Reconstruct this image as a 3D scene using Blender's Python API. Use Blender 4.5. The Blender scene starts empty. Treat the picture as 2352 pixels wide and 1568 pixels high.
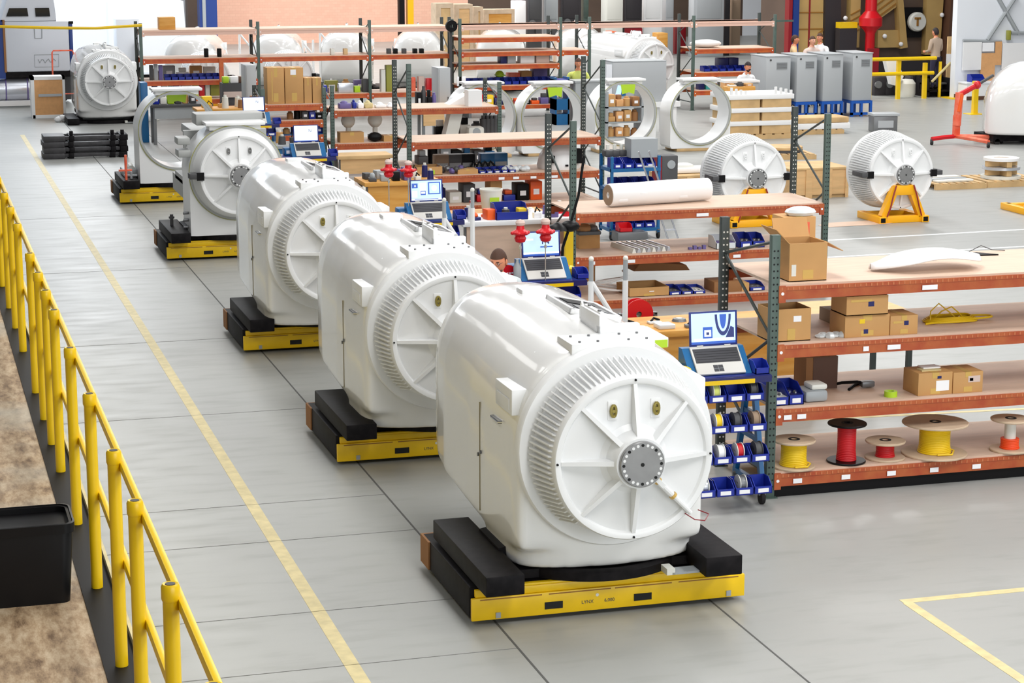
import bpy, bmesh, math, random
from mathutils import Vector, Matrix, Euler
random.seed(7)
SC = bpy.context.scene
COL = SC.collection
PI = math.pi

# ------------------------------------------------------------------ camera
CAM_H, FPX, CX, CY = 4.737, 4800.0, 1176.0, 784.0
PHI = math.radians(11.4705)      # looking down
TH = math.radians(16.3407)       # heading to the right of the nacelle row (+Y)
cam_d = bpy.data.cameras.new('camera')
cam = bpy.data.objects.new('camera', cam_d); COL.objects.link(cam)
cam_d.sensor_width = 36.0; cam_d.lens = FPX / 2352.0 * 36.0
cam_d.clip_start = 0.2; cam_d.clip_end = 400
cam.location = (0, 0, CAM_H)
cam.rotation_euler = (PI/2 - PHI, 0, -TH)
SC.camera = cam

# ------------------------------------------------------------------ world, lamps, exposure
W = bpy.data.worlds.new('world'); SC.world = W; W.use_nodes = True
W.node_tree.nodes['Background'].inputs[0].default_value = (0.93, 0.96, 1.0, 1)
W.node_tree.nodes['Background'].inputs[1].default_value = 0.12
SC.view_settings.view_transform = 'Standard'
SC.view_settings.look = 'None'
SC.view_settings.gamma = 1.0
SC.view_settings.exposure = 0.0
SC.view_settings.use_curve_mapping = False

def area(name, loc, rot, sx, sy, power, col=(1, 1, 1)):
    d = bpy.data.lights.new(name, 'AREA'); d.shape = 'RECTANGLE'; d.size = sx; d.size_y = sy
    d.energy = power; d.color = col
    o = bpy.data.objects.new(name, d); COL.objects.link(o); o.location = loc; o.rotation_euler = rot
    return o
# rows of high-bay fixtures under the roof
for lx, pws in ((-2.5, (170, 150, 130, 80, 50, 60, 200, 200)), (5.5, (620, 480, 420, 330, 290, 300, 520, 640)), (14.0, (820, 640, 520, 520, 520, 520, 800, 800)), (23.0, (700, 600, 520, 560, 900, 520, 700, 700))):
    for ly, pw in zip((6.0, 16.0, 26.0, 36.0, 46.0, 56.0, 66.0, 74.0), pws):
        area('ceiling_lamp', (lx, ly, 10.0), (0, 0, 0), 2.4, 6.0, pw, (1.0, 0.99, 0.975))
# unseen broad light added behind the camera to brighten surfaces facing it
area('front_fill_light', (11.0, -12.0, 6.0), (math.radians(80), 0, 0), 18.0, 7.0, 2350.0, (0.93, 0.97, 1.0))
# daylight falling in through the open dock door at the far left
area('door_daylight', (2.5, 61.0, 8.5), (0, 0, 0), 9.0, 9.0, 1500.0, (0.80, 0.90, 1.0))

# ------------------------------------------------------------------ pixel -> place helpers
_F = Vector((math.sin(TH)*math.cos(PHI), math.cos(TH)*math.cos(PHI), -math.sin(PHI)))
_R = Vector((math.cos(TH), -math.sin(TH), 0)); _U = _R.cross(_F)
_O = Vector((0, 0, CAM_H))
def _ray(px, py): return _F + _R*((px-CX)/FPX) - _U*((py-CY)/FPX)
def on_z(px, py, z=0.0):
    d = _ray(px, py); return _O + d*((z-CAM_H)/d.z)
def on_y(px, py, y):
    d = _ray(px, py); return _O + d*(y/d.y)
def scale_at(p):
    return FPX/((Vector(p)-_O).dot(_F))
def rect(px0, px1, pyb, pyt, z=None, y=None):
    """front face of something standing at height z (or depth y): x0, x1, y, z0, z1"""
    if y is None:
        y = on_z(px0, pyb, z).y
    a = on_y(px0, pyb, y); b = on_y(px1, pyb, y); t = on_y(px0, pyt, y)
    z0 = a.z if z is None else z
    return a.x, b.x, y, z0, t.z

# ------------------------------------------------------------------ materials
def lin(c):
    return tuple(((v/255)/12.92 if v/255 <= .04045 else ((v/255+.055)/1.055)**2.4) for v in c) + (1,)
MATS = {}
def mat(name, col, rough=.5, metal=0.0, var=0.0, vscale=3.0, coat=0.0, emit=None, col2=None, bump=0.0, stretch=None, spec=None):
    if name in MATS: return MATS[name]
    m = bpy.data.materials.new(name); m.use_nodes = True
    nt = m.node_tree; b = nt.nodes['Principled BSDF']
    b.inputs['Base Color'].default_value = lin(col)
    b.inputs['Roughness'].default_value = rough
    b.inputs['Metallic'].default_value = metal
    if coat: b.inputs['Coat Weight'].default_value = coat; b.inputs['Coat Roughness'].default_value = .06
    if spec is not None: b.inputs['Specular IOR Level'].default_value = spec
    if emit is not None:
        b.inputs['Emission Color'].default_value = lin(col); b.inputs['Emission Strength'].default_value = emit
    if var or bump:
        tc = nt.nodes.new('ShaderNodeTexCoord'); mp = nt.nodes.new('ShaderNodeMapping')
        nz = nt.nodes.new('ShaderNodeTexNoise'); nz.inputs['Scale'].default_value = vscale
        nz.inputs['Detail'].default_value = 6.0
        if stretch: mp.inputs['Scale'].default_value = stretch
        nt.links.new(tc.outputs['Object'], mp.inputs['Vector']); nt.links.new(mp.outputs['Vector'], nz.inputs['Vector'])
        if var:
            mx = nt.nodes.new('ShaderNodeMix'); mx.data_type = 'RGBA'
            c = lin(col); c2 = lin(col2) if col2 else tuple(x*(1-var) for x in c[:3]) + (1,)
            mx.inputs[6].default_value = c; mx.inputs[7].default_value = c2
            rp = nt.nodes.new('ShaderNodeMapRange'); rp.inputs[1].default_value = .35; rp.inputs[2].default_value = .68
            nt.links.new(nz.outputs['Fac'], rp.inputs[0]); nt.links.new(rp.outputs[0], mx.inputs[0])
            nt.links.new(mx.outputs[2], b.inputs['Base Color'])
        if bump:
            bp = nt.nodes.new('ShaderNodeBump'); bp.inputs['Strength'].default_value = bump
            nt.links.new(nz.outputs['Fac'], bp.inputs['Height']); nt.links.new(bp.outputs['Normal'], b.inputs['Normal'])
    MATS[name] = m
    return m
M = {}
def dm(k, *a, **kw): M[k] = mat(k, *a, **kw)
dm('gelcoat', (236, 236, 234), .16, coat=.6)
dm('white_paint', (236, 237, 237), .33)
dm('white_plain', (238, 238, 238), .5)
dm('offwhite', (222, 222, 214), .5)
dm('drum_white', (232, 233, 233), .38)
dm('hub_steel', (150, 150, 150), .32, metal=.55, var=.12, vscale=9)
dm('chrome', (200, 200, 200), .2, metal=.9)
dm('grey_steel', (120, 122, 124), .4, metal=.5)
dm('mid_grey', (160, 165, 168), .45)
dm('cab_grey', (176, 180, 183), .42)
dm('dark_grey', (70, 70, 72), .55)
dm('frame_grey', (168, 170, 168), .45)
dm('brass', (150, 136, 70), .4, metal=.5)
dm('black_steel', (12, 10, 13), .55, var=.5, vscale=14, col2=(26, 23, 25), spec=.15)
dm('black', (10, 9, 11), .55, spec=.2)
dm('black_gloss', (11, 10, 12), .4, spec=.25)
dm('seam', (150, 140, 108), .5)
dm('rubber', (24, 22, 22), .8)
dm('cart_yellow', (244, 200, 6), .38, var=.1, vscale=5)
dm('safety_yellow', (238, 197, 12), .36, var=.06, vscale=6)
dm('stand_yellow', (250, 180, 8), .4)
dm('line_yellow', (220, 204, 150), .5, var=.22, vscale=9)
dm('line_white', (232, 234, 236), .5)
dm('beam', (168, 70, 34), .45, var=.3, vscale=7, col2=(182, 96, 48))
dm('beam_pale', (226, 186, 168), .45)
dm('truck_grey', (212, 217, 226), .35)
dm('skid_grey', (62, 61, 64), .5, var=.4, vscale=9)
dm('beam_orange', (198, 100, 42), .45, var=.25, vscale=6, col2=(184, 70, 38))
dm('post_green', (80, 98, 90), .45, var=.25, vscale=6)
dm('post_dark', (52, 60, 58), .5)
dm('step_lip', (196, 118, 74), .5)
dm('hole', (18, 20, 20), .8)
dm('deck', (216, 187, 165), .6, var=.12, vscale=2.5, stretch=(1, 6, 6))
dm('plywood', (226, 184, 130), .6, var=.18, vscale=2.2, stretch=(1, 7, 7))
dm('bench_wood', (222, 166, 84), .5, var=.25, vscale=1.6, stretch=(1, 8, 8), col2=(204, 140, 50))
dm('osb', (206, 158, 104), .65, var=.3, vscale=8)
dm('pallet_wood', (214, 178, 126), .7, var=.25, vscale=3)
dm('cardboard', (202, 154, 96), .7, var=.1, vscale=3)
dm('cardboard_dark', (150, 104, 62), .75)
dm('cardboard_grey', (150, 128, 106), .75)
dm('tape', (206, 168, 88), .4)
dm('bin_blue', (22, 44, 150), .35)
dm('bin_dark', (22, 26, 92), .4)
dm('cart_blue', (14, 96, 150), .4)
dm('stand_blue', (14, 84, 176), .4)
dm('truck_blue', (20, 56, 130), .4)
dm('red', (204, 14, 28), .35)
dm('dark_red', (140, 16, 30), .4)
dm('hoist_red', (230, 84, 52), .45, var=.2, vscale=5, col2=(240, 130, 100))
dm('orange', (238, 92, 20), .45)
dm('wire_yellow', (238, 200, 20), .5, bump=.35, vscale=60, stretch=(.3, .3, 4))
dm('wire_red', (196, 12, 26), .5, bump=.35, vscale=60, stretch=(.3, .3, 4))
dm('wire_orange', (240, 76, 20), .5)
dm('spool_wood', (210, 186, 158), .65, var=.2, vscale=5)
dm('lime', (176, 212, 40), .5)
dm('olive', (150, 150, 60), .5)
dm('paper', (246, 246, 248), .6)
dm('purple_grey', (104, 92, 150), .5)
dm('plastic_clear', (214, 220, 222), .25, spec=.8)
dm('laptop_grey', (206, 204, 198), .4)
dm('key_dark', (58, 58, 62), .5)
dm('screen', (176, 206, 244), .3, emit=.75)
dm('screen_white', (226, 238, 250), .3, emit=.8)
dm('screen_blue', (40, 84, 176), .3, emit=.5)
dm('screen_dark', (30, 44, 110), .3, emit=.25)
dm('screen_frame', (20, 40, 120), .35)
dm('glass_dark', (10, 10, 14), .1)
dm('silver', (206, 210, 218), .25, metal=.7)
dm('skin', (214, 140, 104), .5)
dm('skin_light', (232, 170, 142), .5)
dm('hair_brown', (70, 42, 26), .7)
dm('hair_dark', (32, 22, 24), .7)
dm('hair_grey', (96, 82, 78), .7)
dm('shirt_grey', (196, 204, 206), .8)
dm('shirt_beige', (214, 182, 136), .8)
dm('shirt_taupe', (176, 156, 138), .8)
dm('shirt_white', (236, 238, 240), .8)
dm('shirt_lime', (216, 224, 120), .8)
dm('shirt_pink', (212, 190, 180), .8)
dm('jeans', (34, 32, 60), .8)
dm('shoe', (24, 20, 20), .6)
dm('eye', (24, 18, 16), .3)
dm('lip', (170, 84, 70), .5)
dm('machine_tan', (196, 162, 100), .55, var=.15, vscale=1.2)
dm('machine_brown', (96, 78, 66), .6, var=.25, vscale=1.0)
dm('machine_dark', (44, 40, 44), .6)
dm('stripe_brown', (150, 104, 34), .55)
dm('cork', (224, 168, 112), .7, var=.1, vscale=12)
dm('teal', (60, 170, 170), .5)
dm('wall_white', (232, 236, 242), .6)
dm('chocolate', (90, 60, 44), .6)

# ------------------------------------------------------------------ mesh builder
class MB:
    def __init__(s): s.v = []; s.f = []; s.m = []; s.mats = []
    def _mi(s, m):
        m = M[m] if isinstance(m, str) else m
        if m is None: return -1
        if m not in s.mats: s.mats.append(m)
        return s.mats.index(m)
    def add(s, vs, fs, m=None, xf=None):
        o = len(s.v); k = s._mi(m)
        for p in vs: s.v.append(tuple(xf @ Vector(p)) if xf is not None else tuple(p))
        for f in fs: s.f.append(tuple(i+o for i in f)); s.m.append(k)
        return s
    def box(s, x0, x1, y0, y1, z0, z1, m=None, xf=None, bev=0.0):
        if x1 < x0: x0, x1 = x1, x0
        if y1 < y0: y0, y1 = y1, y0
        if z1 < z0: z0, z1 = z1, z0
        b = min(bev, (x1-x0)*.45, (y1-y0)*.45, (z1-z0)*.45)
        if b <= 0:
            vs = [(x0,y0,z0),(x1,y0,z0),(x1,y1,z0),(x0,y1,z0),(x0,y0,z1),(x1,y0,z1),(x1,y1,z1),(x0,y1,z1)]
            return s.add(vs, [(0,3,2,1),(4,5,6,7),(0,1,5,4),(1,2,6,5),(2,3,7,6),(3,0,4,7)], m, xf)
        bm = bmesh.new(); bmesh.ops.create_cube(bm, size=1)
        for v in bm.verts:
            v.co = Vector(((x0+x1)/2+v.co.x*(x1-x0), (y0+y1)/2+v.co.y*(y1-y0), (z0+z1)/2+v.co.z*(z1-z0)))
        bmesh.ops.bevel(bm, geom=bm.edges[:], offset=b, segments=2, affect='EDGES', profile=.5)
        s.bm(bm, m, xf); bm.free(); return s
    def bm(s, bm, m=None, xf=None):
        bm.verts.index_update()
        return s.add([v.co[:] for v in bm.verts], [[v.index for v in f.verts] for f in bm.faces], m, xf)
    def cyl(s, p0, p1, r0, r1=None, n=16, m=None, caps=True, xf=None):
        r1 = r0 if r1 is None else r1
        p0 = Vector(p0); p1 = Vector(p1); d = (p1-p0)
        if d.length < 1e-9: return s
        d.normalize(); a = d.orthogonal().normalized(); b = d.cross(a)
        vs = []
        for p, r in ((p0, r0), (p1, r1)):
            for i in range(n):
                t = 2*PI*i/n; vs.append(p + a*(r*math.cos(t)) + b*(r*math.sin(t)))
        fs = [(i, (i+1) % n, n+(i+1) % n, n+i) for i in range(n)]
        if caps: fs += [tuple(range(n-1, -1, -1)), tuple(range(n, 2*n))]
        return s.add(vs, fs, m, xf)
    def lathe(s, prof, n=32, m=None, axis='Z', c=(0,0,0), xf=None, close=False):
        """prof: (r, h) list, turned about axis through c"""
        vs = []; c = Vector(c)
        for r, h in prof:
            for i in range(n):
                t = 2*PI*i/n
                if axis == 'Z': p = (r*math.cos(t), r*math.sin(t), h)
                elif axis == 'Y': p = (r*math.cos(t), h, r*math.sin(t))
                else: p = (h, r*math.cos(t), r*math.sin(t))
                vs.append(c+Vector(p))
        fs = []; k = len(prof)
        for j in range(k-1 if not close else k):
            j2 = (j+1) % k
            for i in range(n):
                q = (j*n+i, j*n+(i+1) % n, j2*n+(i+1) % n, j2*n+i)
                fs.append(q if axis != 'Y' else q[::-1])
        if not close:
            if prof[0][0] > 1e-6:
                f = tuple(range(n-1, -1, -1)); fs.append(f if axis != 'Y' else f[::-1])
            if prof[-1][0] > 1e-6:
                f = tuple(range((k-1)*n, k*n)); fs.append(f if axis != 'Y' else f[::-1])
        return s.add(vs, fs, m, xf)
    def prism(s, pts, y0, y1, m=None, plane='XZ', xf=None):
        """outline in a plane, pushed from y0 to y1 along the third axis"""
        n = len(pts)
        def P(a, b, c):
            return (a, c, b) if plane == 'XZ' else ((a, b, c) if plane == 'XY' else (c, a, b))
        vs = [P(a, b, y0) for a, b in pts] + [P(a, b, y1) for a, b in pts]
        fs = [(i, (i+1) % n, n+(i+1) % n, n+i) for i in range(n)] + [tuple(range(n-1, -1, -1)), tuple(range(n, 2*n))]
        return s.add(vs, fs, m, xf)
    def tube(s, path, r, n=8, m=None, xf=None, closed=False):
        P = [Vector(p) for p in path]; k = len(P)
        rs = r if isinstance(r, (list, tuple)) else [r]*k
        T = []
        for i in range(k):
            a = P[(i-1) % k] if (closed or i > 0) else P[0]; b = P[(i+1) % k] if (closed or i < k-1) else P[-1]
            T.append((b-a).normalized())
        nrm = T[0].orthogonal().normalized(); vs = []
        for i in range(k):
            nrm = (nrm - T[i]*nrm.dot(T[i])).normalized(); bi = T[i].cross(nrm)
            for j in range(n):
                t = 2*PI*j/n; vs.append(P[i] + nrm*(rs[i]*math.cos(t)) + bi*(rs[i]*math.sin(t)))
        fs = []
        for i in range(k if closed else k-1):
            i2 = (i+1) % k
            for j in range(n): fs.append((i*n+j, i*n+(j+1) % n, i2*n+(j+1) % n, i2*n+j))
        if not closed: fs += [tuple(range(n-1, -1, -1)), tuple(range((k-1)*n, k*n))]
        return s.add(vs, fs, m, xf)
    def ball(s, c, r, m=None, n=12, xf=None):
        rx, ry, rz = r if isinstance(r, (tuple, list)) else (r, r, r)
        bm = bmesh.new(); bmesh.ops.create_uvsphere(bm, u_segments=n, v_segments=max(6, n*2//3), radius=1)
        for v in bm.verts: v.co = Vector((c[0]+v.co.x*rx, c[1]+v.co.y*ry, c[2]+v.co.z*rz))
        s.bm(bm, m, xf); bm.free(); return s
    def build(s, name, m=None, parent=None, smooth=.6):
        me = bpy.data.meshes.new(name); me.from_pydata(s.v, [], s.f)
        if -1 in s.m:
            k = s._mi(m if m is not None else 'mid_grey'); s.m = [k if i < 0 else i for i in s.m]
        for x in s.mats: me.materials.append(x)
        me.polygons.foreach_set('material_index', s.m)
        bm = bmesh.new(); bm.from_mesh(me); bmesh.ops.recalc_face_normals(bm, faces=bm.faces[:]); bm.to_mesh(me); bm.free()
        if smooth:
            me.polygons.foreach_set('use_smooth', [True]*len(me.polygons)); me.set_sharp_from_angle(angle=smooth)
        me.update()
        o = bpy.data.objects.new(name, me); COL.objects.link(o)
        if parent is not None: o.parent = parent
        return o

def tag(o, label=None, cat=None, group=None, kind=None):
    if label: o['label'] = label
    if cat: o['category'] = cat
    if group: o['group'] = group
    if kind: o['kind'] = kind
    return o
def thing(name, label, cat, loc=(0,0,0), rz=0.0, group=None):
    o = bpy.data.objects.new(name, None); COL.objects.link(o); o.empty_display_size = .1
    o.location = loc; o.rotation_euler = (0, 0, rz)
    return tag(o, label, cat, group)
def part(name, mb, m, parent, label=None, loc=None, smooth=.6):
    o = mb.build(name, m, parent, smooth)
    if label: o['label'] = label
    if loc: o.location = loc
    return o
def single(name, mb, m, label, cat, loc=(0,0,0), rz=0.0, group=None, smooth=.6):
    o = mb.build(name, m, None, smooth); o.location = loc; o.rotation_euler = (0, 0, rz)
    return tag(o, label, cat, group)
def struct(name, mb, m, loc=(0,0,0)):
    o = mb.build(name, m); o['kind'] = 'structure'; o.location = loc; return o
def copy_tree(root, loc, rz=0.0, label=None, group=None):
    r = root.copy(); COL.objects.link(r); r.location = loc; r.rotation_euler = (0, 0, rz)
    if label: r['label'] = label
    if group: r['group'] = group
    for ch in list(root.children):
        c = ch.copy(); COL.objects.link(c); c.parent = r
        for g in list(ch.children):
            d = g.copy(); COL.objects.link(d); d.parent = c
    return r
def T(x, y, z): return Matrix.Translation((x, y, z))
def RX(a): return Matrix.Rotation(a, 4, 'X')
def RY(a): return Matrix.Rotation(a, 4, 'Y')
def RZ(a): return Matrix.Rotation(a, 4, 'Z')
ORD = ['first', 'second', 'third', 'fourth', 'fifth', 'sixth', 'seventh', 'eighth', 'ninth', 'tenth', 'eleventh', 'twelfth', 'thirteenth', 'fourteenth', 'fifteenth', 'sixteenth']
def nth(i, n, where='from the left'):
    if i == 0: return 'leftmost' if 'left' in where else 'first ' + where
    if i == n-1: return 'rightmost' if 'left' in where else 'last ' + where
    return ORD[i] + ' ' + where
def text_mesh(s, size, m, depth=.002):
    cu = bpy.data.curves.new('t', 'FONT'); cu.body = s; cu.size = size; cu.extrude = depth; cu.align_x = 'CENTER'; cu.align_y = 'CENTER'
    ob = bpy.data.objects.new('t', cu); COL.objects.link(ob)
    dg = bpy.context.evaluated_depsgraph_get(); me = bpy.data.meshes.new_from_object(ob.evaluated_get(dg))
    bpy.data.objects.remove(ob)
    vs = [v.co[:] for v in me.vertices]; fs = [list(p.vertices) for p in me.polygons]
    bpy.data.meshes.remove(me)
    return vs, fs
def add_text(mb, s, size, m, xf, depth=.002):
    vs, fs = text_mesh(s, size, m, depth); mb.add(vs, fs, m, xf); return mb
def bake(o):
    """apply an object's modifiers into its mesh"""
    dg = bpy.context.evaluated_depsgraph_get(); dg.update()
    me = bpy.data.meshes.new_from_object(o.evaluated_get(dg)); o.modifiers.clear(); old = o.data; o.data = me
    bpy.data.meshes.remove(old); return o
# ================================================================== SETTING
def concrete():
    m = bpy.data.materials.new('concrete'); m.use_nodes = True; nt = m.node_tree; b = nt.nodes['Principled BSDF']
    tc = nt.nodes.new('ShaderNodeTexCoord')
    def noise(sc, det, stretch=None):
        n = nt.nodes.new('ShaderNodeTexNoise'); n.inputs['Scale'].default_value = sc; n.inputs['Detail'].default_value = det
        if stretch:
            mp = nt.nodes.new('ShaderNodeMapping'); mp.inputs['Scale'].default_value = stretch
            nt.links.new(tc.outputs['Object'], mp.inputs['Vector']); nt.links.new(mp.outputs['Vector'], n.inputs['Vector'])
        else: nt.links.new(tc.outputs['Object'], n.inputs['Vector'])
        return n
    n1 = noise(.35, 5, (1, .6, 1)); n2 = noise(2.6, 8, (.6, 2.2, 1)); n3 = noise(40, 3)
    mx = nt.nodes.new('ShaderNodeMix'); mx.data_type = 'RGBA'
    mx.inputs[6].default_value = lin((166, 167, 163)); mx.inputs[7].default_value = lin((150, 152, 150))
    nt.links.new(n1.outputs['Fac'], mx.inputs[0])
    mx2 = nt.nodes.new('ShaderNodeMix'); mx2.data_type = 'RGBA'; mx2.inputs[7].default_value = lin((136, 137, 132))
    rp = nt.nodes.new('ShaderNodeMapRange'); rp.inputs[1].default_value = .52; rp.inputs[2].default_value = .8; rp.inputs[4].default_value = .55
    nt.links.new(n2.outputs['Fac'], rp.inputs[0]); nt.links.new(rp.outputs[0], mx2.inputs[0]); nt.links.new(mx.outputs[2], mx2.inputs[6])
    nt.links.new(mx2.outputs[2], b.inputs['Base Color'])
    rr = nt.nodes.new('ShaderNodeMapRange'); rr.inputs[3].default_value = .28; rr.inputs[4].default_value = .5
    nt.links.new(n2.outputs['Fac'], rr.inputs[0]); nt.links.new(rr.outputs[0], b.inputs['Roughness'])
    bp = nt.nodes.new('ShaderNodeBump'); bp.inputs['Strength'].default_value = .04; nt.links.new(n3.outputs['Fac'], bp.inputs['Height'])
    nt.links.new(bp.outputs['Normal'], b.inputs['Normal'])
    return m
M['concrete'] = concrete()
struct('floor', MB().box(-18, 46, -6, 92, -.2, 0), 'concrete')

def deckboard():
    m = bpy.data.materials.new('deck_floor'); m.use_nodes = True; nt = m.node_tree; b = nt.nodes['Principled BSDF']
    tc = nt.nodes.new('ShaderNodeTexCoord'); mp = nt.nodes.new('ShaderNodeMapping'); mp.inputs['Scale'].default_value = (7, 2.2, 1)
    n = nt.nodes.new('ShaderNodeTexNoise'); n.inputs['Scale'].default_value = 2.2; n.inputs['Detail'].default_value = 9; n.inputs['Roughness'].default_value = .72
    n2 = nt.nodes.new('ShaderNodeTexNoise'); n2.inputs['Scale'].default_value = 1.1; n2.inputs['Detail'].default_value = 3
    nt.links.new(tc.outputs['Object'], mp.inputs[0]); nt.links.new(mp.outputs[0], n.inputs['Vector']); nt.links.new(tc.outputs['Object'], n2.inputs['Vector'])
    cr = nt.nodes.new('ShaderNodeValToRGB'); e = cr.color_ramp.elements
    e[0].position = .34; e[0].color = lin((110, 86, 62)); e[1].position = .66; e[1].color = lin((200, 180, 150))
    x = cr.color_ramp.elements.new(.5); x.color = lin((168, 142, 110))
    mx = nt.nodes.new('ShaderNodeMix'); mx.data_type = 'RGBA'; mx.inputs[7].default_value = lin((190, 186, 172))
    rp = nt.nodes.new('ShaderNodeMapRange'); rp.inputs[1].default_value = .5; rp.inputs[2].default_value = .75; rp.inputs[4].default_value = .8
    nt.links.new(n.outputs['Fac'], cr.inputs[0]); nt.links.new(n2.outputs['Fac'], rp.inputs[0])
    nt.links.new(rp.outputs[0], mx.inputs[0]); nt.links.new(cr.outputs[0], mx.inputs[6]); nt.links.new(mx.outputs[2], b.inputs['Base Color'])
    b.inputs['Roughness'].default_value = .6
    return m
M['deck_floor'] = deckboard()
struct('floor_platform', MB().box(-6, .80, 2, 24, 0, 1.2), 'deck_floor')
struct('trim_kerb', MB().box(.80, .965, 2, 24, 0, 1.206, 'black'), None)
struct('trim_toe_edge', MB().box(.967, .985, 2, 24, 0, 1.235), 'line_yellow')

# painted lines and joints in the slab
def strip(name, x0, x1, y0, y1, m, h=.002):
    struct(name, MB().box(x0, x1, y0, y1, -.01, h), m)
M['joint'] = mat('joint', (84, 84, 82), .8); M['joint_fine'] = mat('joint_fine', (116, 116, 113), .8)
strip('trim_1', 2.565, 2.665, 10, 47.6, 'line_yellow')
strip('trim_2', 3.73, 3.745, 10, 75, 'joint'); strip('trim_3', 5.315, 5.328, 10, 47, 'joint')
for i, y in enumerate((11.3, 12.6, 13.71, 15.45, 16.52, 19.8, 23.5, 28.6, 34.0)):
    strip('trim_%d' % (4+i), 1.0, 3.73, y, y+.006, 'joint_fine')
strip('trim_13', 6.61, 14, 12.72, 12.80, 'line_yellow'); strip('trim_14', 6.60, 6.68, 6, 12.72, 'line_yellow')
def slab_line(name, p, q, w, m):
    a = on_z(*p); b = on_z(*q); d = (b-a).normalized(); n = Vector((-d.y, d.x, 0))*(w/2)
    v = [a-n, b-n, b+n, a+n]
    mb = MB(); mb.add([(k.x, k.y, -.01) for k in v]+[(k.x, k.y, .002) for k in v],
                      [(4,5,6,7),(0,3,2,1),(0,1,5,4),(1,2,6,5),(2,3,7,6),(3,0,4,7)])
    struct(name, mb, m)
slab_line('trim_15', (1880, 553), (2420, 523), .07, 'line_white')
slab_line('trim_16', (1880, 592), (2420, 562), .07, 'line_white')
slab_line('trim_17', (2060, 716), (2420, 694), .08, 'line_yellow')
slab_line('trim_18', (1780, 968), (2420, 935), .06, 'line_yellow')
slab_line('trim_19', (1160, 470), (1060, 470), .05, 'line_white')

# walls at the back of the hall
M['wall_brick'] = None
def brickwall():
    m = bpy.data.materials.new('wall_brick'); m.use_nodes = True; nt = m.node_tree; b = nt.nodes['Principled BSDF']
    tc = nt.nodes.new('ShaderNodeTexCoord'); mp = nt.nodes.new('ShaderNodeMapping'); mp.inputs['Rotation'].default_value = (PI/2, 0, 0)
    bt = nt.nodes.new('ShaderNodeTexBrick'); bt.inputs['Scale'].default_value = 2.4
    bt.inputs['Color1'].default_value = lin((240, 192, 168)); bt.inputs['Color2'].default_value = lin((236, 184, 160)); bt.inputs['Mortar'].default_value = lin((228, 178, 154))
    bt.inputs['Mortar Size'].default_value = .012; bt.inputs['Bias'].default_value = 0
    nt.links.new(tc.outputs['Object'], mp.inputs[0]); nt.links.new(mp.outputs[0], bt.inputs['Vector']); nt.links.new(bt.outputs['Color'], b.inputs['Base Color'])
    b.inputs['Roughness'].default_value = .75
    return m
M['wall_brick'] = brickwall()
BY = 80.0
def wallseg(name, px0, px1, m, y=BY, h=9.0, th=.4, z0=0):
    a = on_y(px0, 60, y).x; b = on_y(px1, 60, y).x
    struct(name, MB().box(a, b, y, y+th, z0, h), m); return a, b
wallseg('wall_back', 490, 1075, 'wall_brick')
wallseg('wall_back_grey', 1075, 1705, 'machine_brown')
wallseg('wall_back_white', 1705, 1830, 'wall_white')
wallseg('wall_left_back', -1100, 432, 'wall_white', y=86.0)
wallseg('wall_back_right', 1830, 2900, 'machine_brown', y=76.0)
# white panelled wall on the right with the crossed braces
wa = on_z(2180, 228).y + .2
x0 = on_y(2196, 100, wa).x
mb = MB(); mb.box(x0, x0+14, wa, wa+.25, 0, 7)
struct('wall_right', mb, 'wall_white')
mb = MB()
def brace(p, q, r=.05, y=wa-.06):
    a = on_y(*p, y); b = on_y(*q, y); mb.cyl(a, b, r, n=6)
brace((2290, -10), (2340, 78)); brace((2335, -10), (2268, 92)); brace((2212, 93), (2300, 95), .04); brace((2322, 75), (2460, 78), .05)
struct('trim_wall_brace', mb, 'mid_grey')
mb = MB(); mb.box(x0, x0+14, wa-.08, wa-.002, 0, .12)
struct('baseboard_right', mb, 'chocolate')
# dock doorway pieces at the far left: column casing between doorway and brick wall
mb = MB(); a = on_y(432, 60, 78).x; b = on_y(468, 60, 78).x; mb.box(a, b, 78, 78.6, 0, 8)
struct('trim_door_post', mb, 'machine_brown')
mb = MB(); a = on_y(456, 60, 77).x; b = on_y(496, 60, 77).x
mb.box(a, b, 76.6, 77.2, 0, 8, 'truck_blue'); mb.box(a+.1, a+.22, 76.55, 77.2, 0, 8, 'mid_grey')
struct('trim_column', mb, None)

# ================================================================== GUARD RAILING on the platform edge
gr = thing('guard_railing', 'yellow pipe guard railing along the black kerb of the raised plywood platform', 'railing', (.885, 0, 1.206))
RY_ = (6.5, 7.6, 8.8, 9.7, 10.95, 12.2, 13.45, 14.2, 14.95, 15.85, 17.45, 18.5, 19.5, 20.7, 21.9, 23.2)
for y in RY_:
    b = MB(); b.cyl((0, y, -.004), (0, y, 1.0), .031, n=14)
    b.lathe([(.031, 1.0), (.036, 1.012), (.036, 1.06), (.03, 1.07), (.012, 1.066), (.0, 1.05)], 14, 'safety_yellow', c=(0, y, 0))
    b.cyl((0, y, 1.066), (0, y, 1.0705), .02, n=10, m='dark_grey')
    part('post', b, 'safety_yellow', gr)
for z in (1.0, .52):
    b = MB(); b.box(.026, .056, 6.0, 23.6, z-.036, z+.012, bev=.006); part('rail', b, 'safety_yellow', gr)

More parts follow.
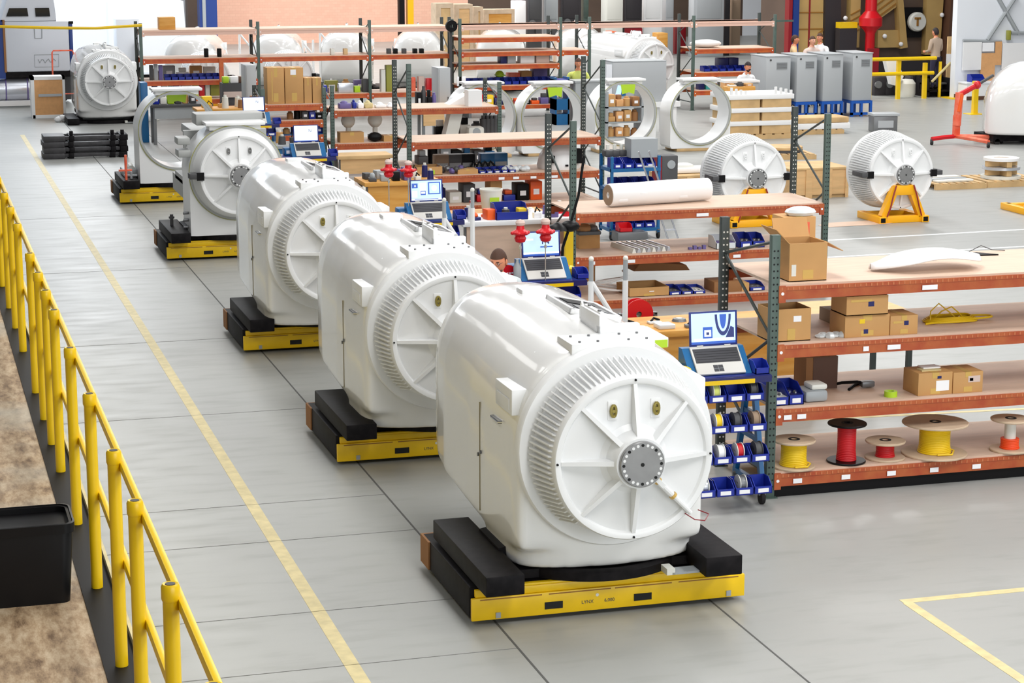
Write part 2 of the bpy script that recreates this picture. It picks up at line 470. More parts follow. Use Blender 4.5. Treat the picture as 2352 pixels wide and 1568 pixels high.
# black tub standing on the platform
tub = thing('tote_bin', 'black plastic tote bin with a scuffed corner on the plywood platform', 'bin', (.33, 10.93, 1.2))
b = MB()
def rrect(w, d, r, n=5, cx=0, cy=0):
    pts = []
    for (sx, sy, a0) in ((1, 1, 0), (-1, 1, PI/2), (-1, -1, PI), (1, -1, 1.5*PI)):
        for i in range(n+1):
            t = a0 + PI/2*i/n; pts.append((cx+sx*(w/2-r)+r*math.cos(t), cy+sy*(d/2-r)+r*math.sin(t)))
    return pts
def shell(mb, rings, m, close_bottom=True):
    n = len(rings[0]); vs = [p for r in rings for p in r]; fs = []
    for j in range(len(rings)-1):
        for i in range(n): fs.append((j*n+i, j*n+(i+1) % n, (j+1)*n+(i+1) % n, (j+1)*n+i))
    if close_bottom: fs.append(tuple(range(n-1, -1, -1)))
    fs.append(tuple(range((len(rings)-1)*n, len(rings)*n)))
    mb.add(vs, fs, m)
def R3(w, d, r, z): return [(x, y, z) for x, y in rrect(w, d, r)]
shell(b, [R3(.80, .36, .05, 0), R3(.86, .40, .06, .40), R3(.85, .39, .06, .43), R3(.82, .36, .05, .43), R3(.76, .32, .04, .03)], 'black_gloss')
part('tub', b, None, tub)
b = MB(); shell(b, [R3(.875, .415, .06, .385), R3(.875, .415, .06, .435), R3(.855, .395, .06, .437), R3(.85, .39, .06, .40)], 'black_gloss')
part('rim', b, None, tub)
# ================================================================== NACELLES
# local frame: origin on the floor below the generator hub line, x across, y back along the nacelle, generator looks to -y
HZ = 1.22          # hub height
def sec(w, zt, zb, y, n=28, p=2.0):
    """tombstone section: round crown, straight sides, rounded foot"""
    pts = []; zc = zt - w*1.0
    zc = max(zc, zb+.12)
    for i in range(n+1):
        t = PI*i/n; c = math.cos(t); s_ = math.sin(t)
        pts.append((w*math.copysign(abs(c)**(2/2.6), c), y, zc + (zt-zc)*abs(s_)**(2/2.3)))
    r = min(.06, w*.4); k = 6
    for i in range(k+1):
        t = PI + PI/2*i/k; pts.append((-w+r+r*math.cos(t), y, zb+r+r*math.sin(t)))
    for i in range(k+1):
        t = 1.5*PI + PI/2*i/k; pts.append((w-r+r*math.cos(t), y, zb+r+r*math.sin(t)))
    return pts
def loft(mb, secs, m=None):
    n = len(secs[0]); vs = [q for s_ in secs for q in s_]; fs = []
    for j in range(len(secs)-1):
        for i in range(n): fs.append((j*n+i, j*n+(i+1) % n, (j+1)*n+(i+1) % n, (j+1)*n+i))
    fs += [tuple(range(n-1, -1, -1)), tuple(range((len(secs)-1)*n, len(secs)*n))]
    mb.add(vs, fs, m)
Y0 = .39            # flange plane (generator face is y = 0)
def cover_mesh():
    mb = MB(); S = []
    prof = [(0.43, .665, 1.90, .5), (.55, .68, 1.91, .48), (.8, .69, 1.92, .47), (1.2, .70, 1.94, .47), (1.6, .70, 1.955, .49), (2.0, .69, 1.96, .51),
            (2.4, .68, 1.955, .53), (2.7, .66, 1.945, .58), (2.9, .62, 1.925, .68), (3.03, .55, 1.895, .80), (3.11, .45, 1.845, .95), (3.16, .32, 1.77, 1.1), (3.19, .18, 1.66, 1.25)]
    for y, w, zt, zb in prof: S.append(sec(w, zt, zb, y))
    loft(mb, S)
    # square-cornered skirt with a bowed front that stands on the saddle
    fr = [(.65*math.sin(t), .64-.23*math.cos(t)) for t in [PI*(i/20-.5) for i in range(21)]]
    ol = fr + [(.67, .75), (.675, 1.25), (.55, 1.55), (.25, 1.66), (-.25, 1.66), (-.55, 1.55), (-.675, 1.25), (-.67, .75)]
    mb.prism(ol, .345, 1.25, None, 'XY')
    mb.cyl((0, .41, HZ), (0, .8, HZ), .645, n=48)
    return mb
cov = cover_mesh().build('cover', 'gelcoat')
md = cov.modifiers.new('r', 'REMESH'); md.mode = 'VOXEL'; md.voxel_size = .026
md = cov.modifiers.new('s', 'SMOOTH'); md.factor = .5; md.iterations = 10
bake(cov)
for p in cov.data.polygons: p.use_smooth = True
cov.data.materials.clear(); cov.data.materials.append(M['gelcoat'])
# crisp join lines on the cover side
def nacelle_parts(root, cover=True):
    if cover:
        cov.parent = root; cov.location = (0, 0, 0)
        b = MB()                                   # seat flange the generator bolts to
        b.lathe([(.60, .45), (.685, .45), (.70, .435), (.70, .36), (.69, .345), (.60, .345)], 72, 'white_paint', 'Y', (0, 0, HZ), close=True)
        part('seat_ring', b, None, root)
        # upper bracket plate with a curved foot, bolts and upstand
        b = MB(); b.box(-.30, .30, .43, .76, 1.74, 1.925, bev=.012)
        for bx in (-.23, -.10, .12, .25):
            for by in (.47, .67): b.cyl((bx, by, 1.92), (bx, by, 1.936), .010, n=8, m='grey_steel')
        part('mounting_plate', b, 'white_paint', root)
        b = MB(); b.box(.0, .035, .74, 1.16, 1.86, 2.05, bev=.008); b.box(.0, .30, .74, .80, 1.90, 1.98, bev=.008)
        b.prism([(.76, 1.90), (1.16, 1.90), (1.14, 2.06), (.78, 2.06)], .02, .05, None, 'YZ')
        for by in (.84, 1.06): b.cyl((.035, by, 2.055), (.035, by, 2.072), .014, n=8, m='grey_steel')
        part('wind_vane_bracket', b, 'white_paint', root)
        b = MB(); b.tube([(.03, 1.24, 1.92), (.03, 1.24, 2.02), (.03, 1.21, 2.06), (.03, 1.18, 2.02), (.03, 1.18, 1.92)], .009, 8); part('lifting_loop', b, 'white_paint', root)
        # side boxes near the generator seat
        for sx in (-1, 1):
            b = MB(); b.box(sx*.52, sx*.70, .50, .90, 1.44, 1.62, bev=.01)
            b.box(sx*.6965, sx*.708, .55, .84, 1.47, 1.55, bev=.004)
            part('junction_box', b, 'white_paint', root)
        b = MB(); b.tube([(-.40, .95, 1.74), (-.425, .93, 1.79), (-.44, .80, 1.80), (-.45, .66, 1.78), (-.47, .64, 1.70)], .014, 8); part('grab_handle', b, 'white_paint', root)
        b = MB(); b.tube([(-.655, 1.0, 1.33), (-.705, .98, 1.33), (-.705, .80, 1.33), (-.655, .78, 1.33)], .012, 8); part('grab_handle', b, 'chrome', root, 'chrome side handle')
        # roof hatch with dark opening, following the slope of the crown
        b = MB(); hx = T(.19, 1.66, 1.938) @ RY(.21)
        for (xa, xb, ya, yb) in ((-.20, .20, -.30, -.265), (-.20, .20, .265, .30), (-.20, -.165, -.30, .30), (.165, .20, -.30, .30)): b.box(xa, xb, ya, yb, -.03, .012, None, hx, bev=.004)
        b.box(-.17, .17, -.27, .27, -.03, .006, 'dark_grey', hx)
        b.box(-.11, .12, -.22, -.06, .004, .012, 'grey_steel', hx); b.box(-.12, .10, .03, .22, .004, .012, 'black', hx)
        part('roof_hatch', b, 'white_paint', root, 'dark roof hatch opening in a white frame')
        b = MB(); b.box(-.12, .08, 2.2, 2.36, 1.86, 1.985, bev=.012); part('sensor_box', b, 'white_paint', root)
        # side access panel seam and latch, kept proud by a hair
        b = MB(); b.box(-.705, -.68, 1.30, 1.305, .56, 1.36); b.cyl((-.712, 1.27, 1.0), (-.69, 1.27, 1.0), .014, n=8, m='grey_steel'); b.cyl((-.712, 1.33, .97), (-.69, 1.33, .97), .014, n=8, m='grey_steel')
        part('side_latch', b, 'seam', root, 'seam and latch of the side access panel')
def fins_drum(b, y0, y1, r0, r1, nf=96, a0=0.0, m='drum_white', fh=.035):
    b.lathe([(r0-.02, y0), (r0, y0+.005), (r1, y1)], 96, m, 'Y', (0, 0, HZ))
    for i in range(nf):
        t = 2*PI*i/nf
        if abs(((t/PI*180) - 270 + 180) % 360 - 180) < 38: continue    # no fins under the belly
        xf = T(0, 0, HZ) @ RY(-t)
        w = .005
        b.add([(r0-.01, y0+.03, -w), (r1-.01, y1-.03, -w), (r1+fh, y1-.03, -w), (r0+fh*.8, y0+.05, -w),
               (r0-.01, y0+.03, w), (r1-.01, y1-.03, w), (r1+fh, y1-.03, w), (r0+fh*.8, y0+.05, w)],
              [(0,1,2,3), (7,6,5,4), (0,4,5,1), (1,5,6,2), (2,6,7,3), (3,7,4,0)], m, xf)
def generator_parts(root, depth=.345, fins=True, dx=0, clamps=False, hook='brass'):
    R = .545
    b = MB()
    if fins: fins_drum(b, .015, depth, .552, .60)
    else: b.lathe([(.545, .01), (.56, .02), (.64, depth)], 96, 'drum_white', 'Y', (0, 0, HZ))
    part('finned_drum' if fins else 'tapered_ring', b, 'drum_white', root)
    b = MB()    # front disc: raised rim, flat web, conical boss
    b.lathe([(R+.012, .05), (R+.012, .0), (R+.004, -.012), (R-.02, -.014), (R-.034, -.008), (R-.05, .022), (.26, .03), (.20, -.01), (.175, -.10), (.17, -.14), (.0, -.14)], 80, 'white_paint', 'Y', (0, 0, HZ))
    part('front_disc', b, None, root)
    for k in range(8):
        t = PI/2 + k*PI/4; b = MB(); xf = T(0, 0, HZ) @ RY(-t)
        ro = R-.035 if k % 2 == 0 else R-.03
        b.add([(.17, -.105, -.016), (ro, -.012, -.013), (ro, .03, -.013), (.17, .03, -.016), (.17, -.105, .016), (ro, -.012, .013), (ro, .03, .013), (.17, .03, .016)],
              [(0,1,2,3), (7,6,5,4), (0,4,5,1), (1,5,6,2), (2,6,7,3), (3,7,4,0)], 'white_paint', xf)
        part('rib', b, None, root)
    b = MB(); b.lathe([(.155, -.13), (.155, -.165), (.15, -.17), (.0, -.17)], 48, 'hub_steel', 'Y', (0, 0, HZ))
    for k in range(24):
        t = 2*PI*k/24; c = (.131*math.cos(t), -.1705, HZ+.131*math.sin(t)); b.cyl(c, (c[0], -.173, c[2]), .0105, n=8, m='white_paint' if k % 3 else 'hole')
    b.cyl((0, -.17, HZ), (0, -.1735, HZ), .013, n=10, m='hole')
    part('hub_flange', b, 'hub_steel', root, 'grey steel hub flange with a ring of bolt holes')
    for sx in (-.15, .15):
        b = MB(); b.box(sx-.035, sx+.035, .005, .03, HZ+.27, HZ+.40, 'white_paint', bev=.006)
        b.tube([(sx+.016*math.cos(a), -.012, HZ+.335+.038*math.sin(a)) for a in [2*PI*i/14 for i in range(14)]], .011, 6, hook, closed=True)
        b.cyl((sx, .01, HZ+.335), (sx, -.02, HZ+.335), .012, n=8, m=hook)
        part('lifting_eye', b, hook, root, 'brass coloured lifting eye' if hook == 'brass' else None)
    for k in (0, 1, 2, 3):
        b = MB(); t = k*PI/2; c = (R*.985*math.cos(t), -.013, HZ+R*.985*math.sin(t)); b.cyl(c, (c[0], -.022, c[2]), .008, n=8); part('rim_bolt', b, 'hole', root)
    if clamps:
        for sx in clamps:
            b = MB(); b.box(sx*.50, sx*.70, -.05, .16 if not fins else .32, HZ-.035, HZ+.04, 'dark_grey', bev=.006); b.box(sx*.50, sx*.60, -.055, -.02, HZ-.055, HZ+.055, 'black')
            part('transport_clamp', b, None, root, 'dark transport clamp on the rim')
def make_nacelle(name, label, loc, group=None):
    t = thing(name, label, 'wind turbine nacelle', loc, 0, group)
    return t
nac = make_nacelle('turbine_nacelle', 'nearest glossy white turbine nacelle with grey hub, on the largest yellow cart', (4.555, 12.66, 0), 'finished nacelles in the assembly row')
nacelle_parts(nac); generator_parts(nac, clamps=False)
# diagonal jack rod and hanging wire that only the nearest one shows
b = MB(); d = Vector((math.cos(-PI/4), 0, math.sin(-PI/4))); o_ = Vector((0, -.06, HZ))
b.cyl(o_+d*.20, o_+d*.36, .022, n=10); b.cyl(o_+d*.36, o_+d*.56+Vector((0, .03, 0)), .017, n=10); b.cyl(o_+d*.355, o_+d*.375, .028, n=10, m='tape'); b.cyl(o_+d*.2, o_+d*.22, .028, n=10, m='tape')
NAC2 = copy_tree(nac, (4.445, 16.88, 0), 0, 'white turbine nacelle directly behind the nearest one, beside the bearded worker')
NAC3 = copy_tree(nac, (4.43, 21.78, 0), 0, 'white turbine nacelle third in the row, in front of the uncovered generator')
NAC6 = copy_tree(nac, (4.72, 49.25, -.21), 0, 'white turbine nacelle farthest back at left, before the truck and beside the wooden crate')
part('jack_rod', b, 'white_paint', nac)
b = MB(); b.box(.46, .80, 1.50, 1.95, 1.63, 1.705, bev=.008); b.box(.47, .79, 1.494, 1.50, 1.632, 1.69, 'lime'); part('side_tray', b, 'white_paint', nac, 'white side tray with a lime green edge')
b = MB(); b.box(.60, .73, 1.0, 1.1, 1.50, 1.60, bev=.006); part('side_plate', b, 'white_paint', nac)
b = MB(); b.tube([(.36, -.02, HZ-.40), (.42, -.05, HZ-.44), (.5, -.03, HZ-.46), (.56, .05, HZ-.44), (.5, .1, HZ-.42)], .004, 5); part('sensor_wire', b, 'dark_red', nac)
b = MB()
for k in range(5): b.box(.58, .66, .5, .53, .55+k*.06, .556+k*.06)
part('skirt_bolts', b, 'grey_steel', nac)

# black skid under a nacelle
def make_skid(label, loc, group='black steel skids under the nacelles'):
    t = thing('steel_skid', label, 'skid', loc, 0, group)
    for sx, ya, yb in ((-1, .18, 1.62), (1, .18, 1.62)):
        b = MB(); x0, x1 = (-.97, -.70) if sx < 0 else (.60, .87)
        b.box(x0, x1, ya, yb, .285, .425, bev=.008)
        part('side_beam', b, 'black_steel', t)
    b = MB(); b.lathe([(.60, .27), (.665, .27), (.665, .33), (.64, .345), (.60, .345)], 48, 'black_steel', c=(0, 1.0, 0), close=True)
    b.box(-.72, .62, .55, .72, .272, .335); b.box(-.72, .62, 1.30, 1.45, .272, .335); b.lathe([(.61, .28), (.61, .335)], 40, 'black', c=(0, 1.0, 0))
    b.prism([(-.72, .30), (-.72, .44), (-.62, .46), (-.56, .34), (-.56, .30)], .75, 1.25, 'black_steel')
    part('saddle_ring', b, 'black_steel', t)
    b = MB(); b.box(.40, .60, .30, .42, .285, .30, 'mid_grey'); b.box(.36, .42, .30, .42, .285, .33, 'offwhite'); part('shim_plate', b, None, t)
    return t
def make_cart(label, loc, group='yellow transport carts'):
    t = thing('transport_cart', label, 'cart', loc, 0, group)
    b = MB(); b.box(0, 2.0, .0, .03, .035, .195, bev=.006); b.box(.03, 1.98, .015, .05, .195, .250, bev=.006)
    b.box(.34, 1.60, .012, .06, .25, .268, bev=.006)
    b.box(.52, .52+.13, -.004, .0, .075, .125, 'hole'); b.box(1.17, 1.17+.13, -.004, .0, .075, .125, 'hole')
    for x in (.17, 1.86): b.box(x, x+.035, -.006, .0, .045, .085, 'mid_grey')
    for xa, xb in ((.06, .5), (.55, 1.0), (1.03, 1.45), (1.5, 1.95)): b.box(xa, xb, -.002, .0, .178, .186, 'stripe_brown')
    add_text(b, 'LYNX', .034, 'dark_grey', T(.83, -.001, .10) @ RX(PI/2), .001); add_text(b, '6,000', .034, 'dark_grey', T(.99, -.001, .10) @ RX(PI/2), .001)
    b.cyl((.9, -.003, .145), (.9, 0, .145), .012, n=10, m='offwhite')
    part('front_plate', b, 'cart_yellow', t)
    b = MB(); b.box(.0, 1.985, .06, 1.38, .04, .262, bev=.01)
    part('chassis', b, 'black_steel', t)
    b = MB(); b.box(-.012, .12, 1.16, 1.40, .05, .26, 'cardboard_dark'); part('side_block', b, None, t, 'brown block at the rear corner')
    for x in (.18, 1.0, 1.82):
        for y in (.3, 1.2):
            b = MB(); b.cyl((x-.05, y, .04), (x+.05, y, .04), .04, n=14); part('roller', b, 'rubber', t)
    return t
CARTS = (13.10, 17.54, 22.58, 29.20, 35.36)
lab_s = ('black steel skid under the nearest nacelle, its beam ends overhanging the yellow cart', 'black steel skid under the second nacelle from the front', 'black steel skid under the third nacelle from the front',
         'black steel skid under the uncovered generator with dark rim', 'black steel skid under the empty open casing')
lab_c = ('nearest yellow cart, with small dark lettering and two slots, under the front nacelle', 'yellow cart under the second nacelle from the front', 'yellow cart under the third nacelle from the front',
         'yellow cart under the uncovered generator', 'yellow cart under the empty open casing')
sk0 = make_skid(lab_s[0], (4.555, 12.66, 0)); ct0 = make_cart(lab_c[0], (3.555, 13.10, 0))
for i in range(1, 5):
    dy = CARTS[i]-CARTS[0]
    copy_tree(sk0, (4.555-.012*i, 12.66+dy, 0), 0, lab_s[i]); copy_tree(ct0, (3.555-.015*i, CARTS[i], 0), 0, lab_c[i])
sk6 = copy_tree(sk0, (4.73, 49.27, -.268), 0, 'black steel skid on the floor under the farthest white nacelle')

# open front casing (hoop with a squared foot)
def casing_parts(root, depth=.80, plate=True, foot=.345):
    b = MB(); n = 96; R0, RW = .625, .668; outer = []; inner = []
    for i in range(n):
        t = 2*PI*i/n; c, s_ = math.cos(t), math.sin(t)
        inner.append((R0*c, HZ+R0*s_))
        if s_ >= 0: outer.append((RW*c, HZ+RW*s_))
        else:
            k = min(RW/max(abs(c), 1e-6), (HZ-foot)/max(abs(s_), 1e-6)); x, z = k*c, k*s_
            outer.append((x*.99, HZ+z))
    ya, yb = .40, .40+depth
    vs = [(x, ya, z) for x, z in outer] + [(x, yb, z) for x, z in outer] + [(x, ya, z) for x, z in inner] + [(x, yb, z) for x, z in inner]
    fs = []
    for i in range(n):
        j = (i+1) % n; fs += [(i, j, n+j, n+i), (2*n+j, 2*n+i, 3*n+i, 3*n+j), (j, i, 2*n+i, 2*n+j), (n+i, n+j, 3*n+j, 3*n+i)]
    b.add(vs, fs, 'white_paint'); part('hoop_shell', b, 'white_paint', root)
    b = MB(); b.lathe([(.62, .40), (.665, .40), (.668, .385), (.66, .375), (.622, .375)], 96, 'frame_grey', 'Y', (0, 0, HZ), close=True); part('seal_ring', b, None, root, 'dark edged seal ring')
    b = MB(); b.lathe([(.664, .392), (.672, .392), (.672, .38), (.664, .38)], 96, 'olive', 'Y', (0, 0, HZ), close=True); part('gasket', b, None, root)
    if plate:
        b = MB(); b.box(-.42, .42, .36, .78, HZ+.665, HZ+.71, bev=.01); b.box(-.36, .36, .42, .74, HZ+.60, HZ+.67); part('top_plate', b, 'white_paint', root)
def tag_sheet(root, x, z, w, h, y=.36):
    b = MB(); b.prism([(x-w/2, z), (x+w/2, z), (x+w*.42, z-h), (x+.02, z-h*.8), (x-w*.4, z-h)], y, y+.004); part('green_tag', b, 'lime', root, 'lime green tag hanging from the top')
e5 = thing('open_casing', 'white open nacelle casing ring, empty, on the last yellow cart', 'casing', (4.555-.05, 12.66+CARTS[4]-CARTS[0], 0), 0, 'open casings')
casing_parts(e5, .8); tag_sheet(e5, .05, HZ+.60, .36, .18, .9)
e4 = thing('uncovered_generator', 'white generator with dark gasket line and clamp, cover still off, on the fourth cart', 'generator', (4.555-.04, 12.66+CARTS[3]-CARTS[0], 0))
casing_parts(e4, .75)
# its generator sits flush in the ring
pre = set(e4.children); generator_parts(e4, depth=.30, fins=False, clamps=(-1,), hook='hub_steel')
for c in e4.children:
    if c not in pre: c.location.y = .12
b = MB(); b.box(-.62, .55, 1.25, 2.3, .95, 1.06); b.box(-.62, -.50, 1.2, 2.6, .75, 1.0); b.box(.45, .57, 1.2, 2.6, .75, 1.0); b.box(-.62, .57, 1.2, 1.3, .5, 1.75); b.box(-.5, .5, 1.3, 2.4, 1.62, 1.75, bev=.02)
b.box(-.3, .5, 2.0, 2.6, 1.0, 1.45, bev=.02); b.cyl((-.1, 1.3, 1.35), (-.1, 1.7, 1.35), .3, n=24)
part('main_frame', b, 'frame_grey', e4, 'grey main frame behind the generator')
b = MB(); b.box(-.5, .45, .75, 1.2, 1.86, 2.02, bev=.02); part('top_box', b, 'frame_grey', e4)
for zz, yy in ((1.62, .5), (1.45, .45)):
    b = MB(); b.box(-.80, -.62, yy, yy+.35, zz, zz+.10, bev=.02); part('side_bracket', b, 'frame_grey', e4)
for zz in (.45, .55, .65): b = MB(); b.cyl((-.74, .6, zz), (-.66, .6, zz), .02, n=8); part('side_bolt', b, 'grey_steel', e4)
# valve stem left standing on the fourth skid
single('threaded_rod', MB().cyl((0, 0, 0), (0, 0, .16), .025, n=10).cyl((0, 0, .10), (0, 0, .13), .04, n=6), 'dark_grey', 'short upright rod standing on the skid of the uncovered generator', 'rod', (3.66, 29.75, .425))
for i, (dx, dy, hh, m_) in enumerate(((-.90, .35, .42, 'hoist_red'), (-.80, .5, .12, 'mid_grey'))):
    single('steering_handle' if i == 0 else 'hand_tool', MB().cyl((0, 0, 0), (0, 0, hh), .022, n=8).box(-.12, .10, -.02, .02, hh*.35, hh*.35+.03), m_,
           'thin reddish handle bar standing on the fifth skid' if i == 0 else 'small grey tool lying on the fifth skid', 'handle' if i == 0 else 'tool', (4.505+dx, 34.92+dy, .425))
e5b = MB(); e5b.box(0, .3, 0, .5, 0, .12, 'mid_grey', bev=.02).cyl((.15, .1, .12), (.15, .4, .14), .06, n=10, m='offwhite')
single('pump_unit', e5b, None, 'small grey pump unit on the skid beside the empty casing', 'pump', (3.60, 35.7, .425))

# standing casing rings waiting right of the racks
ring0 = thing('open_casing', 'white open casing ring with bare opening, rightmost of the four standing rings', 'casing', (0, 0, 0), 0, 'open casings')
casing_parts(ring0, .62, foot=HZ-.72)
def ring_at(px, y): return on_y(px, 285, y).x
RYD = 40.3
x_ = ring_at(1609, RYD); ring0.location = (x_, RYD-.4, .065-(HZ-.72))
labs = ('white open casing ring with lime tag, second from right of the four standing rings', 'white open casing ring with lime tag, third from right of the four standing rings', 'white open casing ring mostly hidden behind the long plywood shelf')
for i, (px, yy) in enumerate(((1437, 40.6), (1270, 40.3), (1112, 40.6))):
    r = copy_tree(ring0, (ring_at(px, yy), yy-.4, .065-(HZ-.72)), 0, labs[i])
    if i < 2: tag_sheet(r, .03, HZ+.60, .32, .2)
for i, px in enumerate((1609, 1437, 1270, 1112)):
    single('dunnage_block', MB().box(-.55, .55, .2, .9, 0, .064, bev=.01), 'pallet_wood', 'flat wooden dunnage under the standing casing ring, ' + ('rightmost', 'second from right', 'third from right', 'leftmost, mostly hidden')[i], 'dunnage', (ring_at(px, 40.4), 40.1, 0), group='dunnage under the rings')

# generators on yellow stands
def make_gen_stand(px, pyb, lab, labs_, y=None, gen=True):
    g = on_z(px, pyb); 
    base = thing('generator_stand', labs_, 'stand', (g.x, g.y, 0), 0, 'yellow generator stands')
    b = MB()
    for x in (-.43, .31): b.box(x, x+.12, -.02, .80, .0, .11, 'stand_yellow', bev=.01)
    for x in (-.43, .31): b.box(x+.02, x+.10, -.024, -.02, .02, .09, 'black')
    b.box(-.4, .4, .03, .15, .0, .11, bev=.01); b.box(-.4, .4, .6, .72, .0, .11, bev=.01)
    part('base_frame', b, 'stand_yellow', base)
    for sx in (-1, 1):
        b = MB(); p0 = Vector((sx*.33, .09, .10)); p1 = Vector((sx*.13, .09, .56))
        d = (p1-p0).normalized(); s_ = Vector((d.z, 0, -d.x))*.055
        q = [p0-s_, p0+s_, p1+s_, p1-s_]
        b.add([(v.x, .03, v.z) for v in q]+[(v.x, .15, v.z) for v in q], [(0,3,2,1), (4,5,6,7), (0,1,5,4), (1,2,6,5), (2,3,7,6), (3,0,4,7)])
        part('a_frame_leg', b, 'stand_yellow', base)
    b = MB(); b.box(-.17, .17, .025, .155, .44, .595, bev=.01); part('cradle_head', b, 'stand_yellow', base)
    for sx in (-1, 1):
        b = MB(); b.tube([(sx*.15, .0, .60), (sx*.20, -.01, .45), (sx*.25, -.02, .25), (sx*.30, -.01, .11)], .012, 6); part('strap', b, 'dark_red', base, 'dark red ratchet strap')
    if gen:
        t = thing('spare_generator', lab, 'generator', (g.x+.02, g.y+.19, -.46), 0, 'generators on stands')
        generator_parts_long(t)
    return base
def generator_parts_long(t):
    generator_parts(t, depth=.62, fins=True, clamps=(-1, 1), hook='drum_white')
    b = MB(); b.lathe([(.0, .63), (.62, .63), (.625, .64), (.625, .70), (.0, .70)], 64, 'white_paint', 'Y', (0, 0, HZ)); part('rear_plate', b, None, t)
make_gen_stand(2076, 512, 'white finned generator standing free on the right, hub toward the camera', 'yellow A-frame stand under the free-standing right generator')
make_gen_stand(1737, 522, 'white finned generator seen above the wrapped roll, left of the wooden crate', 'yellow A-frame stand under the generator behind the wrapped roll')
make_gen_stand(2408, 492, '', 'yellow stand cut off by the right edge of the picture', gen=False)
# dark rubber feet under the free generator
# ================================================================== PALLET RACKS
def post_mesh(h, holes=True, m='post_green', w=.075):
    b = MB(); b.box(-w/2, w/2, -.03, .03, 0, h, m, bev=.004)
    b.box(-.06, .06, -.05, .05, 0, .008, m)
    if holes:
        n = int((h-.15)/.055)
        for i in range(n):
            z = .1+i*.055
            for x in (-.016, .016):
                b.cyl((x, -.0302, z), (x, -.0318, z), .0085, n=6, m='hole' if m != 'post_dark' else 'offwhite')
    return b
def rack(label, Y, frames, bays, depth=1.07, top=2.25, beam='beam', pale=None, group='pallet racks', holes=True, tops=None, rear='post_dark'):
    """frames: x of each frame; bays: {bay index: [(z of deck top, has_deck), ...]}"""
    x0 = frames[0]
    t = thing('pallet_rack', label, 'rack', (x0, Y, 0), 0, group)
    for i, fx in enumerate(frames):
        hh = tops[i] if tops else top
        o = part('upright', post_mesh(hh, holes), None, t); o.location = (fx-x0, .03, 0)
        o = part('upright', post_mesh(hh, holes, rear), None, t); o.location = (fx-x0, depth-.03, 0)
        b = MB(); z = .25; up = True
        while z < hh-.2:
            z2 = min(z+.55, hh-.06); b.cyl((fx-x0, .05 if up else depth-.05, z), (fx-x0, depth-.05 if up else .05, z2), .014, n=6); up = not up; z = z2
        b.cyl((fx-x0, .05, .2), (fx-x0, depth-.05, .2), .014, n=6)
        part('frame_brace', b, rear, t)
    for k, lv in bays.items():
        a = frames[k]-x0+.04; c = frames[k+1]-x0-.04
        for z, deck in lv:
            for yy in (0.0, depth-.05):
                b = MB(); b.box(a, c, yy, yy+.05, z-.125, z-.02); b.box(a, c, yy-.006 if yy == 0 else yy, yy+.05, z-.05, z-.018)
                if holes:
                    n = int((c-a)/.05)
                    if yy == 0:
                        for i in range(n): b.box(a+i*.05+.012, a+i*.05+.022, -.0085, -.004, z-.046, z-.022, 'step_lip')
                for xx in (a, c):
                    s_ = 1 if xx == a else -1; b.box(xx-s_*.01, xx+s_*.05, yy-.008 if yy == 0 else yy+.02, yy+.02 if yy == 0 else yy+.058, z-.15, z-.01)
                    if yy == 0: b.cyl((xx+s_*.022, -.008, z-.075), (xx+s_*.022, -.0095, z-.075), .014, n=8, m='paper')
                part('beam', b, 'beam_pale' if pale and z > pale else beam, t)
            if deck:
                b = MB(); b.box(a-.01, c+.01, .012, depth-.012, z-.02, z); part('deck', b, deck if isinstance(deck, str) else 'deck', t)
    return t
def bx_of(px, Y): return on_y(px, 300, Y).x
R1Y, R2Y, R3Y, R4Y, R5Y, R6Y = 15.5, 24.0, 33.0, 38.5, 50.0, 49.0
Z1 = (.22, .77, 1.31, 1.80); Z2 = (.12, .67, 1.21); Z3 = (.10, .60, 1.16); Z4 = (.10, .58, 1.20)
R1X = on_y(1770, 1100, R1Y).x
rack1 = rack('nearest orange pallet rack at the right edge, four shelves, cable reels on the lowest', R1Y, (R1X, 10.4), {0: [(z, True) for z in Z1]}, 1.15, 2.21)
def tags(rk, y, z, xs, m='paper'):
    b = None
    for x, w in xs:
        b = MB(); b.box(x, x+w, -.0105, -.0095, z-.105, z-.065, m); part('price_tag', b, None, rk, 'white paper tag on the beam')
part('shadow_strip', MB().box(.05, 3.5, .03, .06, 0, .09), 'black', rack1)  # black strip added below the bottom shelf in place of the shade there
tags(rack1, R1Y, Z1[3], ((1.32, .14),)); tags(rack1, R1Y, Z1[2], ((.80, .05), (1.02, .12))); tags(rack1, R1Y, Z1[1], ((.1, .07), (.22, .08)))
tags(rack1, R1Y, Z1[0], ((.2, .08), (.64, .08), (1.06, .08), (1.46, .08), (1.86, .08)))
rack2 = rack('orange pallet rack with the wrapped white roll on its top shelf', R2Y, (on_y(1317, 500, R2Y).x, on_y(1898, 470, R2Y).x), {0: [(z, True) for z in Z2]}, 1.07, 2.33)
tags(rack2, R2Y, Z2[2], ((1.6, .16),)); tags(rack2, R2Y, Z2[1], ((.2, .08), (.7, .1), (2.1, .1)))
rack3 = rack('orange pallet rack between the two pairs of red beacons, long bare top shelf', R3Y, (on_y(941, 330, R3Y).x, on_y(1384, 330, R3Y).x), {0: [(z, True) for z in Z3]}, 1.07, 2.42)
tags(rack3, R3Y, Z3[1], ((.3, .1), (1.5, .1), (1.75, .1), (2.05, .1), (2.4, .12)))
rack4 = rack('low orange rack with a tall white carton at the right end of its top shelf', R4Y, (on_y(764, 260, R4Y).x, on_y(1148, 260, R4Y).x), {0: [(z, True) for z in Z4]}, 1.07, 1.66)
rack4b = rack('narrow rack bay holding two large cartons side by side on top', R4Y+.1, (on_y(607, 260, R4Y).x, on_y(748, 260, R4Y).x), {0: [(.30, True), (.76, 'cart_blue'), (1.03, True), (1.33, True)]}, 1.0, 1.62, beam='beam_orange')
